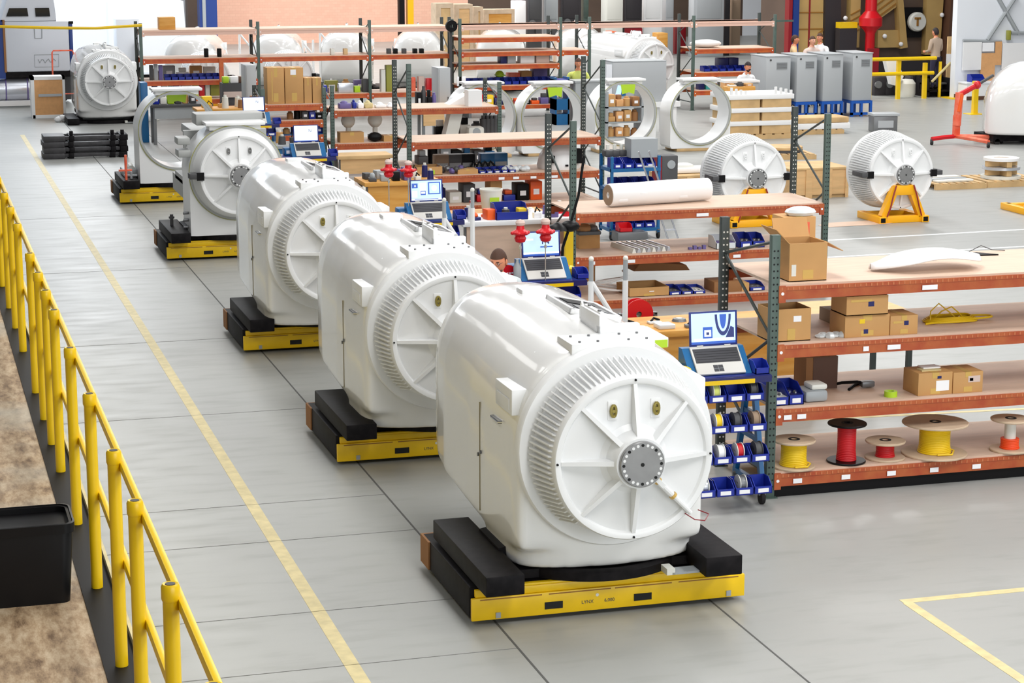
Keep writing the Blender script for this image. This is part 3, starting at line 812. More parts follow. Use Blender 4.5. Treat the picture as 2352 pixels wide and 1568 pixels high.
F5 = tuple(bx_of(px, R5Y) for px in (331, 598, 852, 1040))
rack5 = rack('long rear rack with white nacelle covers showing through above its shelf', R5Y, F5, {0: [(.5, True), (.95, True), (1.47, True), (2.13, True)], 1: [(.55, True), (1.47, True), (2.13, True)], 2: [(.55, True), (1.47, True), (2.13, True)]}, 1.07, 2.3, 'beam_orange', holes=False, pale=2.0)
F6 = tuple(bx_of(px, R6Y) for px in (1058, 1287, 1353, 1590, 1775))
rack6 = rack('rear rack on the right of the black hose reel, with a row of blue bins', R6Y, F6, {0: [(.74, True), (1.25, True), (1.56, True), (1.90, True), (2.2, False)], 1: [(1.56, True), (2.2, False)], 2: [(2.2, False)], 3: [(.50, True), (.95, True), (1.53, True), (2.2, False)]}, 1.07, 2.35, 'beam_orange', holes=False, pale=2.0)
# small cross tie at the top of the right end frame
b = MB(); b.box(0, .45, 0, .03, 0, .05); single('sign_arm', b, 'post_green', 'short green arm sticking out at the top of the rear rack end', 'arm', (F6[-1]+.042, R6Y, 2.16))
# wire mesh gate, orange upright portal in bay one
b = MB(); xa = on_y(509, 160, R5Y-.3).x
b.box(xa-.05, xa+.05, 0, .1, 0, 1.46); single('orange_upright', b, 'beam_orange', 'broad orange upright post between the blue-bin shelf and the red cabinet shelves', 'post', (0, R5Y-.3, 0))
# yellow strap closing the aisle left of the rear rack
b = MB(); p = [on_y(px, py, R5Y-.1) for px, py in ((-260, 58), (0, 61), (120, 64), (220, 65), (326, 58))]
pts = []
for i in range(len(p)-1):
    for k in range(6): pts.append(p[i].lerp(p[i+1], k/6))
pts.append(p[-1]); b.tube(pts, .035, 6)
single('barrier_strap', b, 'safety_yellow', 'yellow barrier strap stretched across the aisle in front of the truck', 'strap')

# ------------------------------------------------------------------ shelf goods
def put(px0, px1, pyb, pyt, z, yr=None, y=None):
    x0, x1, yy, z0, z1 = rect(px0, px1, pyb, pyt, z, y)
    if yr and y is None:
        y2 = min(max(yy, yr[0]), yr[1])
        if abs(y2-yy) > 1e-6: x0, x1, yy, z0, z1 = rect(px0, px1, pyb, pyt, z, y2)
    return x0, x1, yy, z, max(z1, z+.02)
def carton(label, px, z, d=.35, yr=None, y=None, m='cardboard', open_=False, tape=True, sticker=None, group=None, rz=0, detail=True, flaps=False, print_=None):
    x0, x1, yy, z0, z1 = put(*px, z, yr, y); w = x1-x0; h = z1-z0
    if not detail:
        b = MB(); b.box(0, w, 0, d, 0, h, m)
        if tape: b.box(w*.42, w*.58, -.001, d, h-.001, h+.001, 'tape'); b.box(w*.42, w*.58, -.0015, 0, h*.7, h, 'tape')
        return single('carton', b, None, label, 'cardboard box', (x0, yy, z0), rz, group)
    t = thing('carton', label, 'cardboard box', (x0, yy, z0), rz, group); b = MB()
    if open_:
        k = .008; b.box(0, w, 0, d, 0, k, m); b.box(0, w, 0, k, 0, h, m); b.box(0, w, d-k, d, 0, h, m); b.box(0, k, k, d-k, 0, h, m); b.box(w-k, w, k, d-k, 0, h, m)
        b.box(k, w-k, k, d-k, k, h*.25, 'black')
        part('carton_body', b, m, t)
        if flaps:
            for (sx, ang) in ((0, -2.1), (1, .5)):
                b = MB(); xf = T(w*sx, 0, h) @ RY(ang if sx == 0 else ang)
                b.box(0, w*.5, .01, d-.01, -.003, .003, m, xf if sx else T(0, 0, h) @ RY(-2.35)); part('flap', b, m, t)
            b = MB(); b.box(.01, w-.01, 0, d*.5, -.003, .003, m, T(0, d, h) @ RX(1.15)); part('flap', b, m, t)
    else:
        b.box(0, w, 0, d, 0, h, m, bev=.004); part('carton_body', b, m, t)
    if tape:
        b = MB(); b.box(w*.36, w*.64, -.0015, -.0002, h*.06, h*.3, 'tape'); b.box(w*.40, w*.60, -.0015, -.0002, h*.74, h*.995, 'tape') if not open_ else None
        if not open_: b.box(w*.40, w*.60, 0, d, h+.0002, h+.0012, 'tape')
        part('tape_strip', b, 'tape', t)
    if sticker:
        for (sx, sz, sw, sh, sm) in sticker: b = MB(); b.box(w*sx, w*(sx+sw), -.0022, -.0002, h*sz, h*(sz+sh), sm); part('shipping_label', b, None, t)
    return t
def bin_mesh(w, d, h, m='bin_blue'):
    k = .006; b = MB()
    b.box(0, w, 0, d, 0, k, m); b.box(k, w-k, d-k, d, k, h, m)
    for x in (0, w-k):
        b.prism([(0, 0), (d, 0), (d, h), (d*.45, h), (0, h*.5)], x, x+k, m, 'YZ')
    b.prism([(0, 0), (-.0, h*.5), (.012, h*.5), (.012, 0)], 0, w, m, 'YZ')
    return b
def bin_(label, px, z, d=.28, yr=None, y=None, m='bin_blue', group='blue parts bins', fill='dark_grey', lab=True, detail=True):
    x0, x1, yy, z0, z1 = put(*px, z, yr, y); w = x1-x0; h = z1-z0
    if not detail:
        b = bin_mesh(w, d, h, m); b.box(.008, w-.008, .015, d-.01, .006, h*.55, fill); b.box(w*.2, w*.8, -.0015, 0, h*.1, h*.35, 'paper')
        return single('parts_bin', b, None, label, 'bin', (x0, yy, z0), 0, group)
    t = thing('parts_bin', label, 'bin', (x0, yy, z0), 0, group)
    part('bin_body', bin_mesh(w, d, h, m), None, t)
    b = MB(); b.box(.01, w-.01, .016, d-.012, .006, h*.5, fill)
    for i in range(5): b.ball((w*(.2+.15*i), d*(.3+.1*(i % 3)), h*.5), (w*.1, d*.1, h*.12), 'grey_steel' if i % 2 else fill, 7)
    part('contents', b, None, t)
    if lab:
        b = MB(); b.box(w*.22, w*.78, -.0016, -.0002, h*.1, h*.34, 'paper'); part('bin_label', b, None, t, 'white paper label')
    return t
y1 = (R1Y+.06, R1Y+.75); y2 = (R2Y+.06, R2Y+.75); y3 = (R3Y+.06, R3Y+.75); y4 = (R4Y+.06, R4Y+.75)
# --- nearest rack, top shelf
carton('open cardboard box with raised flaps on the top shelf of the nearest rack', (1812, 1898, 648, 560), Z1[3], .34, y1, open_=True, flaps=True, sticker=((.06, .15, .12, .3, 'offwhite'),))
carton('cardboard box with red print behind the open-flap box on the nearest rack', (1800, 1872, 576, 500), Z1[3], .26, y=R1Y+.62, m='cardboard', sticker=((.3, .6, .5, .3, 'hoist_red'),), open_=False)
single('folded_bag', MB().ball((0, 0, .03), (.14, .1, .05), 'plastic_clear', 10), None, 'crumpled clear bag on the box with red print', 'bag', tuple(on_y(1838, 500, R1Y+.72))[:2] + (on_y(1800, 500, R1Y+.62).z,))
x0, x1, yy, z0, z1 = put(2024, 2272, 632, 592, Z1[3], y1); w = x1-x0
b = MB(); n = 24; up = []; lo = []
for i in range(n+1):
    u = i/n; wid = .24*min(1, math.sin(min(u*4.2+.06, PI/2)))*(1 if u < .8 else math.cos((u-.8)/.2*1.35)); zz = .014+.10*math.sin(PI*u*.86)**1.2
    for v in range(7):
        s_ = v/6*2-1; up.append((w*u, .3+wid*s_, zz+.045*(1-s_*s_)))
fs = []
for i in range(n):
    for v in range(6): fs.append((i*7+v, (i+1)*7+v, (i+1)*7+v+1, i*7+v+1))
b.add(up, fs, 'white_plain')
o = single('fairing_panel', b, None, 'curved white fairing panel lying on the top shelf of the nearest rack', 'panel', (x0, R1Y+.10, Z1[3]))
sd = o.modifiers.new('s', 'SOLIDIFY'); sd.thickness = .012; sd.offset = 1
x0 = on_y(2215, 600, R1Y+.85).x
single('rubber_sheet', MB().prism([(0, .0), (.34, -.02), (.2, .13), (.02, .14)], 0, .012, None, 'XY'), 'black', 'thin dark sheet behind the white fairing panel', 'sheet', (x0, R1Y+.88, Z1[3]))
b = MB(); b.tube([(0, 0, .005), (.08, .05, .012), (.16, .02, .06), (.26, .0, .02), (.40, .02, .005)], .004, 5); single('thin_wire', b, 'dark_grey', 'thin dark wire on the top shelf at the right edge', 'wire', (x0+.12, R1Y+1.05, Z1[3]))
# --- third shelf
carton('open cardboard box with white sticker, left end of the third shelf of the nearest rack', (1772, 1861, 788, 712), Z1[2], .30, y1, open_=True, sticker=((.55, .6, .2, .18, 'paper'), (.4, .05, .2, .35, 'tape')), tape=False)
gs = 'cartons with blue logo stickers'
carton('lower carton with blue logo under the dark open one on the nearest rack', (1940, 2042, 778, 726), Z1[2], .30, y1, sticker=((.42, .15, .1, .2, 'bin_dark'), (.32, .62, .12, .2, 'wire_yellow')), group=gs)
zt = on_y(1945, 727, on_z(1940, 778, Z1[2]).y).z
carton('topmost carton of the stack of three, dark open top, on the nearest rack', (1944, 2039, 726, 682), max(zt, Z1[2]+.16)+.002, .30, y=on_z(1940, 778, Z1[2]).y+.004, open_=True, sticker=((.52, .45, .14, .25, 'bin_dark'), (.1, .7, .5, .12, 'tape')), tape=False, group=gs)
carton('carton with blue logo at the right of the stack of three on the nearest rack', (2044, 2107, 773, 726), Z1[2], .28, y1, sticker=((.5, .5, .16, .22, 'bin_dark'), (.1, .6, .35, .12, 'tape')), group=gs)
carton('dark shaded carton tucked behind the stack of three on the nearest rack', (1912, 1946, 762, 716), Z1[2], .28, y=R1Y+.62, m='cardboard_grey', tape=False)
b = MB()
for i in range(7): b.ball((.04*i, .03*math.sin(i*2), .012), (.045, .05, .018+.01*(i % 3)), 'plastic_clear', 7)
single('plastic_wrap', b, None, 'crumpled clear plastic wrap beside the stack of cartons', 'wrap', tuple(put(1890, 1945, 778, 765, Z1[2], y1)[:1])+(R1Y+.14, Z1[2]))
x0, x1, yy, z0, z1 = put(2138, 2308, 752, 712, Z1[2], y1); b = MB(); w = x1-x0; pts = []
for k in range(5*24):
    a = 2*PI*k/24; r_ = 1-.06*(k//24)
    pts.append((w*.42+w*.36*r_*math.cos(a), .22+.13*r_*math.sin(a), .012+.008*(k//24)+.004*math.sin(3*a)))
b.tube(pts, .0075, 6)
b.tube([(w*.12, .18, .02), (w*.14, .2, .10), (w*.26, .22, .16), (w*.38, .2, .09), (w*.5, .2, .02)], .006, 6); b.tube([(w*.22, .25, .02), (w*.3, .22, .09), (w*.42, .2, .13), (w*.5, .18, .08), (w*.58, .2, .03)], .006, 6)
b.tube([(w*.75+w*.22*math.cos(a), .2+.07*math.sin(a), .03) for a in [2*PI*i/20 for i in range(20)]], .009, 6, closed=True)
b.tube([(-.0, .1, .012), (w*.2, .12, .015), (w*.5, .14, .02)], .009, 6)
single('cable_coil', b, 'wire_yellow', 'coil of olive yellow cable on the third shelf of the nearest rack', 'cable', (x0, yy, Z1[2]))
# --- second shelf
for i, px in enumerate(((1776, 1812, 938, 895), (1812, 1846, 936, 886))):
    bin_(('left', 'right')[i] + ' of the two blue bins on the second shelf of the nearest rack', px, Z1[1], .30, y1, fill='offwhite' if i == 0 else 'bin_dark')
x0, x1, yy, z0, z1 = put(1850, 1903, 926, 888, Z1[1], y1); b = MB(); b.box(0, x1-x0, 0, .25, 0, .10, 'mid_grey', bev=.03); b.box((x1-x0)*.3, x1-x0, .02, .2, .10, .15, 'offwhite', bev=.02)
single('grey_casting', b, None, 'grey casting with a pale top beside the two blue bins', 'casting', (x0, yy, z0))
x0, x1, yy, z0, z1 = put(1850, 1922, 902, 822, Z1[1], y=R1Y+.55); b = MB(); b.box(0, x1-x0, 0, .25, 0, z1-z0, 'cardboard_dark'); b.box((x1-x0)*.22, x1-x0, -.004, 0, 0, z1-z0, 'chocolate')
single('dark_panel_box', b, None, 'tall dark brown box at the back of the second shelf', 'box', (x0, yy, z0))
b = MB(); b.tube([(0, .2, .01), (.08, .1, .05), (.2, .05, .06), (.3, .1, .03), (.36, .12, .012), (.3, .2, .012), (.2, .12, .012), (.1, .0, .01)], .014, 7); b.box(.24, .36, .03, .10, .01, .06, 'grey_steel', bev=.01)
single('power_cord', b, 'black', 'black power cord with a grey plug on the second shelf', 'cord', (on_z(1938, 905, Z1[1]).x, R1Y+.42, Z1[1]))
single('tape_roll', MB().lathe([(.028, 0), (.055, 0), (.055, .048), (.028, .048)], 24, 'lime', close=True), None, 'lime green roll of tape on the second shelf', 'tape roll', (on_z(2062, 918, Z1[1]).x, R1Y+.12, Z1[1]))
carton('carton with a white label and yellow paper on top, second shelf of the nearest rack', (2108, 2186, 916, 858), Z1[1], .28, y1, sticker=((.52, .18, .38, .45, 'paper'), (.55, .72, .12, .12, 'bin_dark')))
carton('carton with a violet logo at the right of the white-labelled carton', (2188, 2256, 910, 856), Z1[1], .28, y1, sticker=((.5, .5, .4, .3, 'shirt_pink'), (.55, .56, .12, .14, 'purple_grey')))
x0 = on_y(2120, 860, R1Y+.1).x; single('paper_scraps', MB().box(0, .18, .0, .1, 0, .012, 'line_yellow').box(.04, .2, .05, .16, .012, .022, 'paper'), None, 'yellow and white paper scraps on the white-labelled carton', 'paper', (x0, R1Y+.12, on_y(2110, 858, put(2108, 2186, 916, 858, Z1[1], y1)[2]).z))
# --- cable reels on the bottom shelf
def reel(label, pxc, pw, pyb, pyt, fl_m, core_m, core_w, fill=1.0, core2=None, thick=.018, hub=False):
    z = Z1[0]; g = on_z(pxc, pyb, z); R = pw/2/scale_at(g); yc = min(max(g.y+R*.35, R1Y+.02+R*.6), R1Y+.8)
    g = on_y(pxc, pyb, yc); h = on_y(pxc, pyt, yc).z - z; x = g.x
    t = thing('cable_reel', label, 'cable reel', (x, yc, z), 0, 'cable reels on the lowest shelf')
    for k, (zz, rr) in enumerate(((0, R), (h-thick, R))):
        b = MB(); b.lathe([(.03, zz), (rr-.004, zz), (rr, zz+.004), (rr, zz+thick-.004), (rr-.004, zz+thick), (.03, zz+thick)], 40, fl_m, close=True)
        if k: b.lathe([(.028, zz+thick), (.05, zz+thick), (.05, zz+thick+.003), (.028, zz+thick+.003)], 20, 'hole', close=True)
        part('flange', b, fl_m, t)
    rc = R*core_w; b = MB(); hi = thick+(h-2*thick)*fill; k = max(6, int((hi-thick)/.014)); prof = [(rc*.6, thick)]
    for i in range(k):
        za = thick+(hi-thick)*i/k; zb = thick+(hi-thick)*(i+1)/k; bul = 1+.10*math.cos(PI*((i+.5)/k))**6*(1 if i < k/2 else .3)
        prof += [(rc*bul*.97, za+.001), (rc*bul, (za+zb)/2), (rc*bul*.97, zb-.001)]
    prof.append((rc*.6, hi)); b.lathe(prof, 36, core_m); part('wound_cable', b, core_m, t)
    if fill < 1: b = MB(); b.cyl((0, 0, thick), (0, 0, h-thick), rc*.62, n=24); part('drum_core', b, core2, t)
    if hub: b = MB(); b.tube([(rc*1.0, -.02, thick+.02), (rc*1.2, -.05, thick+.012), (rc*.6, -rc*1.3, thick+.012), (-rc*.4, -rc*1.2, thick+.012)], .008, 6); part('loose_end', b, core_m, t)
    return t
reel('wooden reel of yellow cable, leftmost on the lowest shelf', 1822, 100, 1078, 1008, 'spool_wood', 'wire_yellow', .60, hub=True)
reel('black-flanged reel of red cable on the lowest shelf', 1943, 90, 1064, 970, 'black_gloss', 'wire_red', .48)
reel('small wooden reel of red cable on the lowest shelf', 2032, 92, 1056, 1010, 'spool_wood', 'wire_red', .46)
reel('largest wooden reel of yellow cable with a broad dark flange', 2145, 152, 1050, 968, 'spool_wood', 'wire_yellow', .47, hub=True)
reel('nearly empty reel with orange cable at the right edge', 2318, 92, 1038, 960, 'spool_wood', 'wire_orange', .46, fill=.36, core2='offwhite')

# --- second rack
x0, x1, yy, z0, z1 = put(1402, 1650, 478, 430, Z2[2], y2); L = x1-x0
t = thing('wrapped_roll', 'long white wrapped roll lying on the top shelf of the second rack', 'roll', (x0, R2Y+.38, Z2[2]), math.radians(10))
b = MB(); pts = []
b.lathe([(.02, 0), (.135, 0), (.145, .03), (.14, L*.3), (.148, L*.6), (.14, L), (.02, L)], 24, 'white_plain', 'X', (0, 0, .15), close=True)
for i in range(9): b.ball((L*(.1+.1*i), -.10+.02*(i % 2), .10+.03*(i % 3)), (.12, .045, .05), 'white_plain', 7)
part('wrapping', b, None, t)
b = MB(); b.lathe([(.04, -.006), (.128, -.006), (.128, .01), (.04, .01)], 24, 'cardboard_grey', 'X', (0, 0, .15), close=True); part('cardboard_core', b, None, t)
carton('tan box among dark parts at the left of the second shelf of the second rack', (1330, 1378, 572, 530), Z2[1], .35, y2, tape=False)
b = MB()
for i in range(6): b.ball((.05*i, .05*(i % 2), .06+.03*(i % 3)), (.06, .07, .06), 'dark_grey' if i % 2 else 'cardboard_dark', 8)
x0, x1, yy, z0, z1 = put(1330, 1375, 528, 510, Z2[1], y2)
single('tool_heap', MB().box(0, .3, 0, .25, 0, .05, 'dark_grey', bev=.02).ball((.1, .1, .08), (.1, .1, .06), 'cardboard_dark', 8).ball((.22, .12, .07), (.07, .1, .05), 'grey_steel', 8), None, 'heap of dark tools on the tan box', 'tools', (on_y(1332, 530, R2Y+.2).x-.03, R2Y+.16, on_y(1330, 530, put(1330, 1378, 572, 530, Z2[1], y2)[2]).z))
x0, x1, yy, z0, z1 = put(1452, 1548, 588, 560, Z2[1], y2); w = x1-x0
t = thing('slat_stack', 'stack of ribbed pale metal slats on the second shelf of the second rack', 'metal parts', (x0, yy, z0), .12)
for i in range(8):
    b = MB(); xa = w*i/8; b.prism([(xa, .0), (xa+w/8*.8, 0), (xa+w/8*.55, .055), (xa+w/8*.25, .055)], .0, .62); part('slat', b, 'silver' if i % 2 else 'offwhite', t)
x0, x1, yy, z0, z1 = put(1645, 1690, 584, 545, Z2[1], y2); single('clear_bin', bin_mesh(x1-x0, .28, z1-z0, 'plastic_clear').box(.01, x1-x0-.01, .02, .2, .01, .08, 'purple_grey'), None, 'clear bin left of the blue bins on the second shelf of the second rack', 'bin', (x0, yy, z0))
bin_('left blue bin beside the clear bin on the second shelf of the second rack', (1700, 1728, 578, 540), Z2[1], .28, y2)
bin_('right blue bin beside the clear bin on the second shelf of the second rack', (1729, 1756, 575, 540), Z2[1], .28, y2)
for i in range(4):
    x0 = on_z(1605+12*i, 583, Z2[1]).x; single('small_bracket', MB().box(0, .04, 0, .05, 0, .03+.02*(i % 2)), 'purple_grey', ('first', 'second', 'third', 'fourth')[i]+' of the four little metal brackets left of the clear bin', 'bracket', (x0, R2Y+.12, Z2[1]))
carton('long carton with a lifted lid on the bottom shelf of the second rack', (1446, 1536, 702, 662), Z2[0], .5, y2, sticker=((.5, .5, .12, .1, 'paper'),), open_=True)
x0, x1, yy, z0, z1 = put(1460, 1590, 662, 650, Z2[0], y2); single('folded_sheet', MB().prism([(0, 0), (.75, -.02), (.70, .05), (.1, .12)], 0, .4, None), 'cardboard_dark', 'dark folded cardboard sheet over the long carton and blue bins', 'cardboard', (on_y(1460, 660, R2Y+.35).x, R2Y+.42, Z2[0]+.26))
for i, px in enumerate(((1537, 1565, 697, 662), (1566, 1592, 695, 662), (1593, 1620, 693, 662))):
    bin_(nth(i, 3)+' of three blue bins beside the long carton on the second rack', px, Z2[0], .3, y2, fill='offwhite' if i == 2 else 'dark_grey')
carton('dark brown carton behind the green upright, bottom shelf of the second rack', (1640, 1702, 690, 648), Z2[0], .35, y2, m='cardboard_dark', tape=False)
carton('small tan carton left of the single blue bin, bottom shelf of the second rack', (1703, 1720, 688, 650), Z2[0], .3, y2, detail=False)
bin_('single blue bin right of the small tan carton, bottom shelf of the second rack', (1722, 1756, 688, 652), Z2[0], .28, y2)
# --- third rack
x0, x1, yy, z0, z1 = put(1262, 1332, 418, 335, Z3[1], y3)
t = thing('spinner_cap', 'white domed spinner cap with dark clamps on the middle shelf of the third rack', 'cap', (x0+.3, R3Y+.5, Z3[1]))
b = MB(); b.lathe([(.36, 0), (.37, .05), (.33, .22), (.24, .36), (.12, .44), (0, .46)], 40, 'white_paint'); part('dome', b, None, t)
b = MB(); b.box(-.26, -.18, -.36, -.25, .12, .24, 'black'); part('clamp', b, None, t); b = MB(); b.box(.2, .3, -.34, -.2, .1, .34, 'black'); part('clamp', b, None, t)
b = MB(); b.box(.0, .05, -.385, -.33, .06, .09, 'black'); part('latch', b, None, t)
carton('tan carton with a lime label beside the far red beacons on the third rack', (958, 1016, 412, 384), Z3[1], .35, y3, sticker=((.38, .1, .32, .5, 'lime'),), open_=True, tape=False)
carton('low tan carton on the middle shelf of the third rack', (1052, 1098, 409, 390), Z3[1], .3, y3, detail=False)
for i in range(5):
    px = 1101+17*i; bin_(nth(i, 5)+' of the five blue bins on the third rack', (px, px+15.5, 410-1.2*i, 388-1.0*i), Z3[1], .25, y3, detail=True)
b = MB()
for i in range(8): b.ball((.05*i, .06*math.sin(i*1.7), .04), (.07, .08, .045+.015*(i % 2)), 'plastic_clear', 8)
single('bagged_parts', b, None, 'clear bag of parts right of the five blue bins on the third rack', 'bag', (on_z(1188, 405, Z3[1]).x, R3Y+.2, Z3[1]))
b = MB()
for i in range(9):
    r_ = random.random(); b.ball((.06*i, .1*math.sin(i), .05+.03*(i % 2)), (.06, .07, .05), ('grey_steel', 'purple_grey', 'dark_grey')[i % 3], 7)
single('machined_parts', b, None, 'jumble of grey machined parts between the lime-labelled carton and the low carton', 'parts', (on_z(1018, 408, Z3[1]).x+.03, R3Y+.22, Z3[1]))
b = MB(); b.box(0, .5, 0, .3, 0, .03, 'dark_grey')
for i in range(4): b.tube([(.1*i, .1, .03), (.1*i+.05, .12, .12), (.1*i+.12, .1, .04)], .02, 6, 'black')
single('hose_tangle', b, None, 'dark tangle of hoses at the back of the middle shelf of the third rack', 'hose', (on_y(1085, 390, R3Y+.6).x, R3Y+.6, Z3[1]))
for i, (px, m_) in enumerate(((1000, 'cardboard_grey'), (1030, 'dark_grey'), (1060, 'black'), (1105, 'cart_blue'), (1135, 'cart_blue'))):
    x = on_y(px, 380, R3Y+.8).x; single('parts_box', MB().box(0, .24, 0, .2, 0, .24, m_, bev=.01).box(.02, .22, -.002, 0, .03, .1, 'mid_grey'), None, ('grey brown', 'dark grey', 'black', 'left blue', 'right blue')[i]+' box at the back of the middle shelf of the third rack', 'box', (x, R3Y+.80, Z3[1]))
# things standing on the long top shelf of the fourth (white carton) and third racks
carton('tall white carton at the right end of the top shelf of the fourth rack', (1076, 1107, 246, 208), Z4[2], .3, y4, m='white_plain', detail=False, tape=False)
x0, x1, yy, z0, z1 = put(1035, 1078, 242, 222, Z4[2], y4); single('white_wedge', MB().prism([(0, 0), (x1-x0, 0), (x1-x0, .2)], 0, .4), 'white_plain', 'white wedge panel leaning beside the tall white carton', 'panel', (x0, yy+.1, Z4[2]))
items4 = ((770, 800, 'purple_grey', .10), (802, 812, 'bin_blue', .12), (815, 830, 'paper', .10), (832, 852, 'line_yellow', .10), (858, 885, 'white_plain', .06), (888, 905, 'paper', .05))
for i, (a, c, m_, h) in enumerate(items4):
    x0, x1, yy, z0, z1 = put(a, c, 246, 235, Z4[2], y4); b = MB(); b.box(0, (x1-x0)*.9, 0, .2, 0, h, m_, bev=.02); b.ball(((x1-x0)*.4, .1, h), ((x1-x0)*.3, .08, .05), m_, 8)
    single('parts_pile', b, None, ('violet grey', 'blue', 'white', 'pale yellow', 'flat white', 'papery')[i]+' pile on the top shelf of the fourth rack', 'parts', (x0, R4Y+.25, Z4[2]))
for i, (a, c, pt, m_) in enumerate(((785, 812, 274, 'offwhite'), (850, 878, 270, 'offwhite'))):
    x0, x1, yy, z0, z1 = put(a, c, 322, pt, Z4[1], y4); w = x1-x0; b = MB(); b.box(0, w, 0, .25, 0, .1, 'cardboard_grey'); b.cyl((w/2, .12, .1), (w/2, .12, .28), .05, n=10, m=m_); b.ball((w/2, .12, .38), (w*.6, .12, .15), m_, 10)
    single('bagged_fitting', b, None, ('left', 'right')[i]+' of the two bagged pale fittings on the middle shelf of the fourth rack', 'fitting', (x0, R4Y+.35, Z4[1]))
carton('open tan carton tipped toward the aisle, middle shelf of the fourth rack', (782, 836, 330, 305), Z4[1], .3, y4, detail=False)
single('dark_bag', MB().ball((0, 0, .09), (.14, .12, .09), 'black', 10), None, 'black bag right of the open tan carton on the fourth rack', 'bag', (on_z(872, 330, Z4[1]).x, R4Y+.14, Z4[1]))
carton('pink-brown carton at the right end of the middle shelf bay left of the dark upright', (882, 915, 330, 312), Z4[1], .3, y4, m='cardboard', detail=False)
# white curved cover and small fan housing standing behind the third rack's upper shelf
x0, x1, yy, z0, z1 = put(1005, 1040, 312, 262, Z4[1], y4); single('curved_cover', MB().prism([(0, 0), (.25, 0), (.36, .48), (.12, .48)], 0, .3), 'offwhite', 'leaning pale curved cover on the fourth rack', 'cover', (x0, R4Y+.2, Z4[1]))
x0, x1, yy, z0, z1 = put(1060, 1098, 312, 285, Z4[1], y4); b = MB(); b.box(0, .32, 0, .25, 0, .22, 'offwhite', bev=.05); b.cyl((.16, -.004, .12), (.16, .01, .12), .08, n=16, m='mid_grey'); single('motor_housing', b, None, 'small white motor housing right of the leaning cover', 'housing', (x0, R4Y+.15, Z4[1]))
single('blue_folder', MB().box(0, .36, 0, .28, 0, .05, 'bin_dark').box(.01, .37, .01, .29, .05, .06, 'paper'), None, 'blue folder with papers on the middle shelf of the fourth rack', 'folder', (on_z(968, 312, Z4[1]).x, R4Y+.12, Z4[1]))
for i in range(4):
    x0 = on_y(1110+9*i, 300, R4Y+.5).x; single('dark_motor', MB().cyl((0, 0, 0), (0, 0, .34), .07, n=12).cyl((0, 0, .34), (0, 0, .4), .04, n=10), 'dark_grey', nth(i, 4)+' of four dark motors at the right of the fourth rack', 'motor', (x0, R4Y+.5, Z4[1]), group='dark motors')
# narrow bay
for i, (a, c) in enumerate(((614, 653), (655, 697))):
    carton(('left', 'right')[i]+' of the two large tan cartons on top of the narrow rack bay', (a, c, 199.5 if 0 else 199, 156), 1.332, .4, y=R4Y+.16, detail=True, sticker=((.3, .8, .3, .15, 'paper'),) if i else ((.25, .1, .06, .8, 'tape'),))
for i, (a, c) in enumerate(((699, 716), (718, 738))):
    carton(('left', 'right')[i]+' of the two small cartons beside the large ones on the narrow rack bay', (a, c, 199, 179), 1.332, .3, y=R4Y+.16, detail=False)
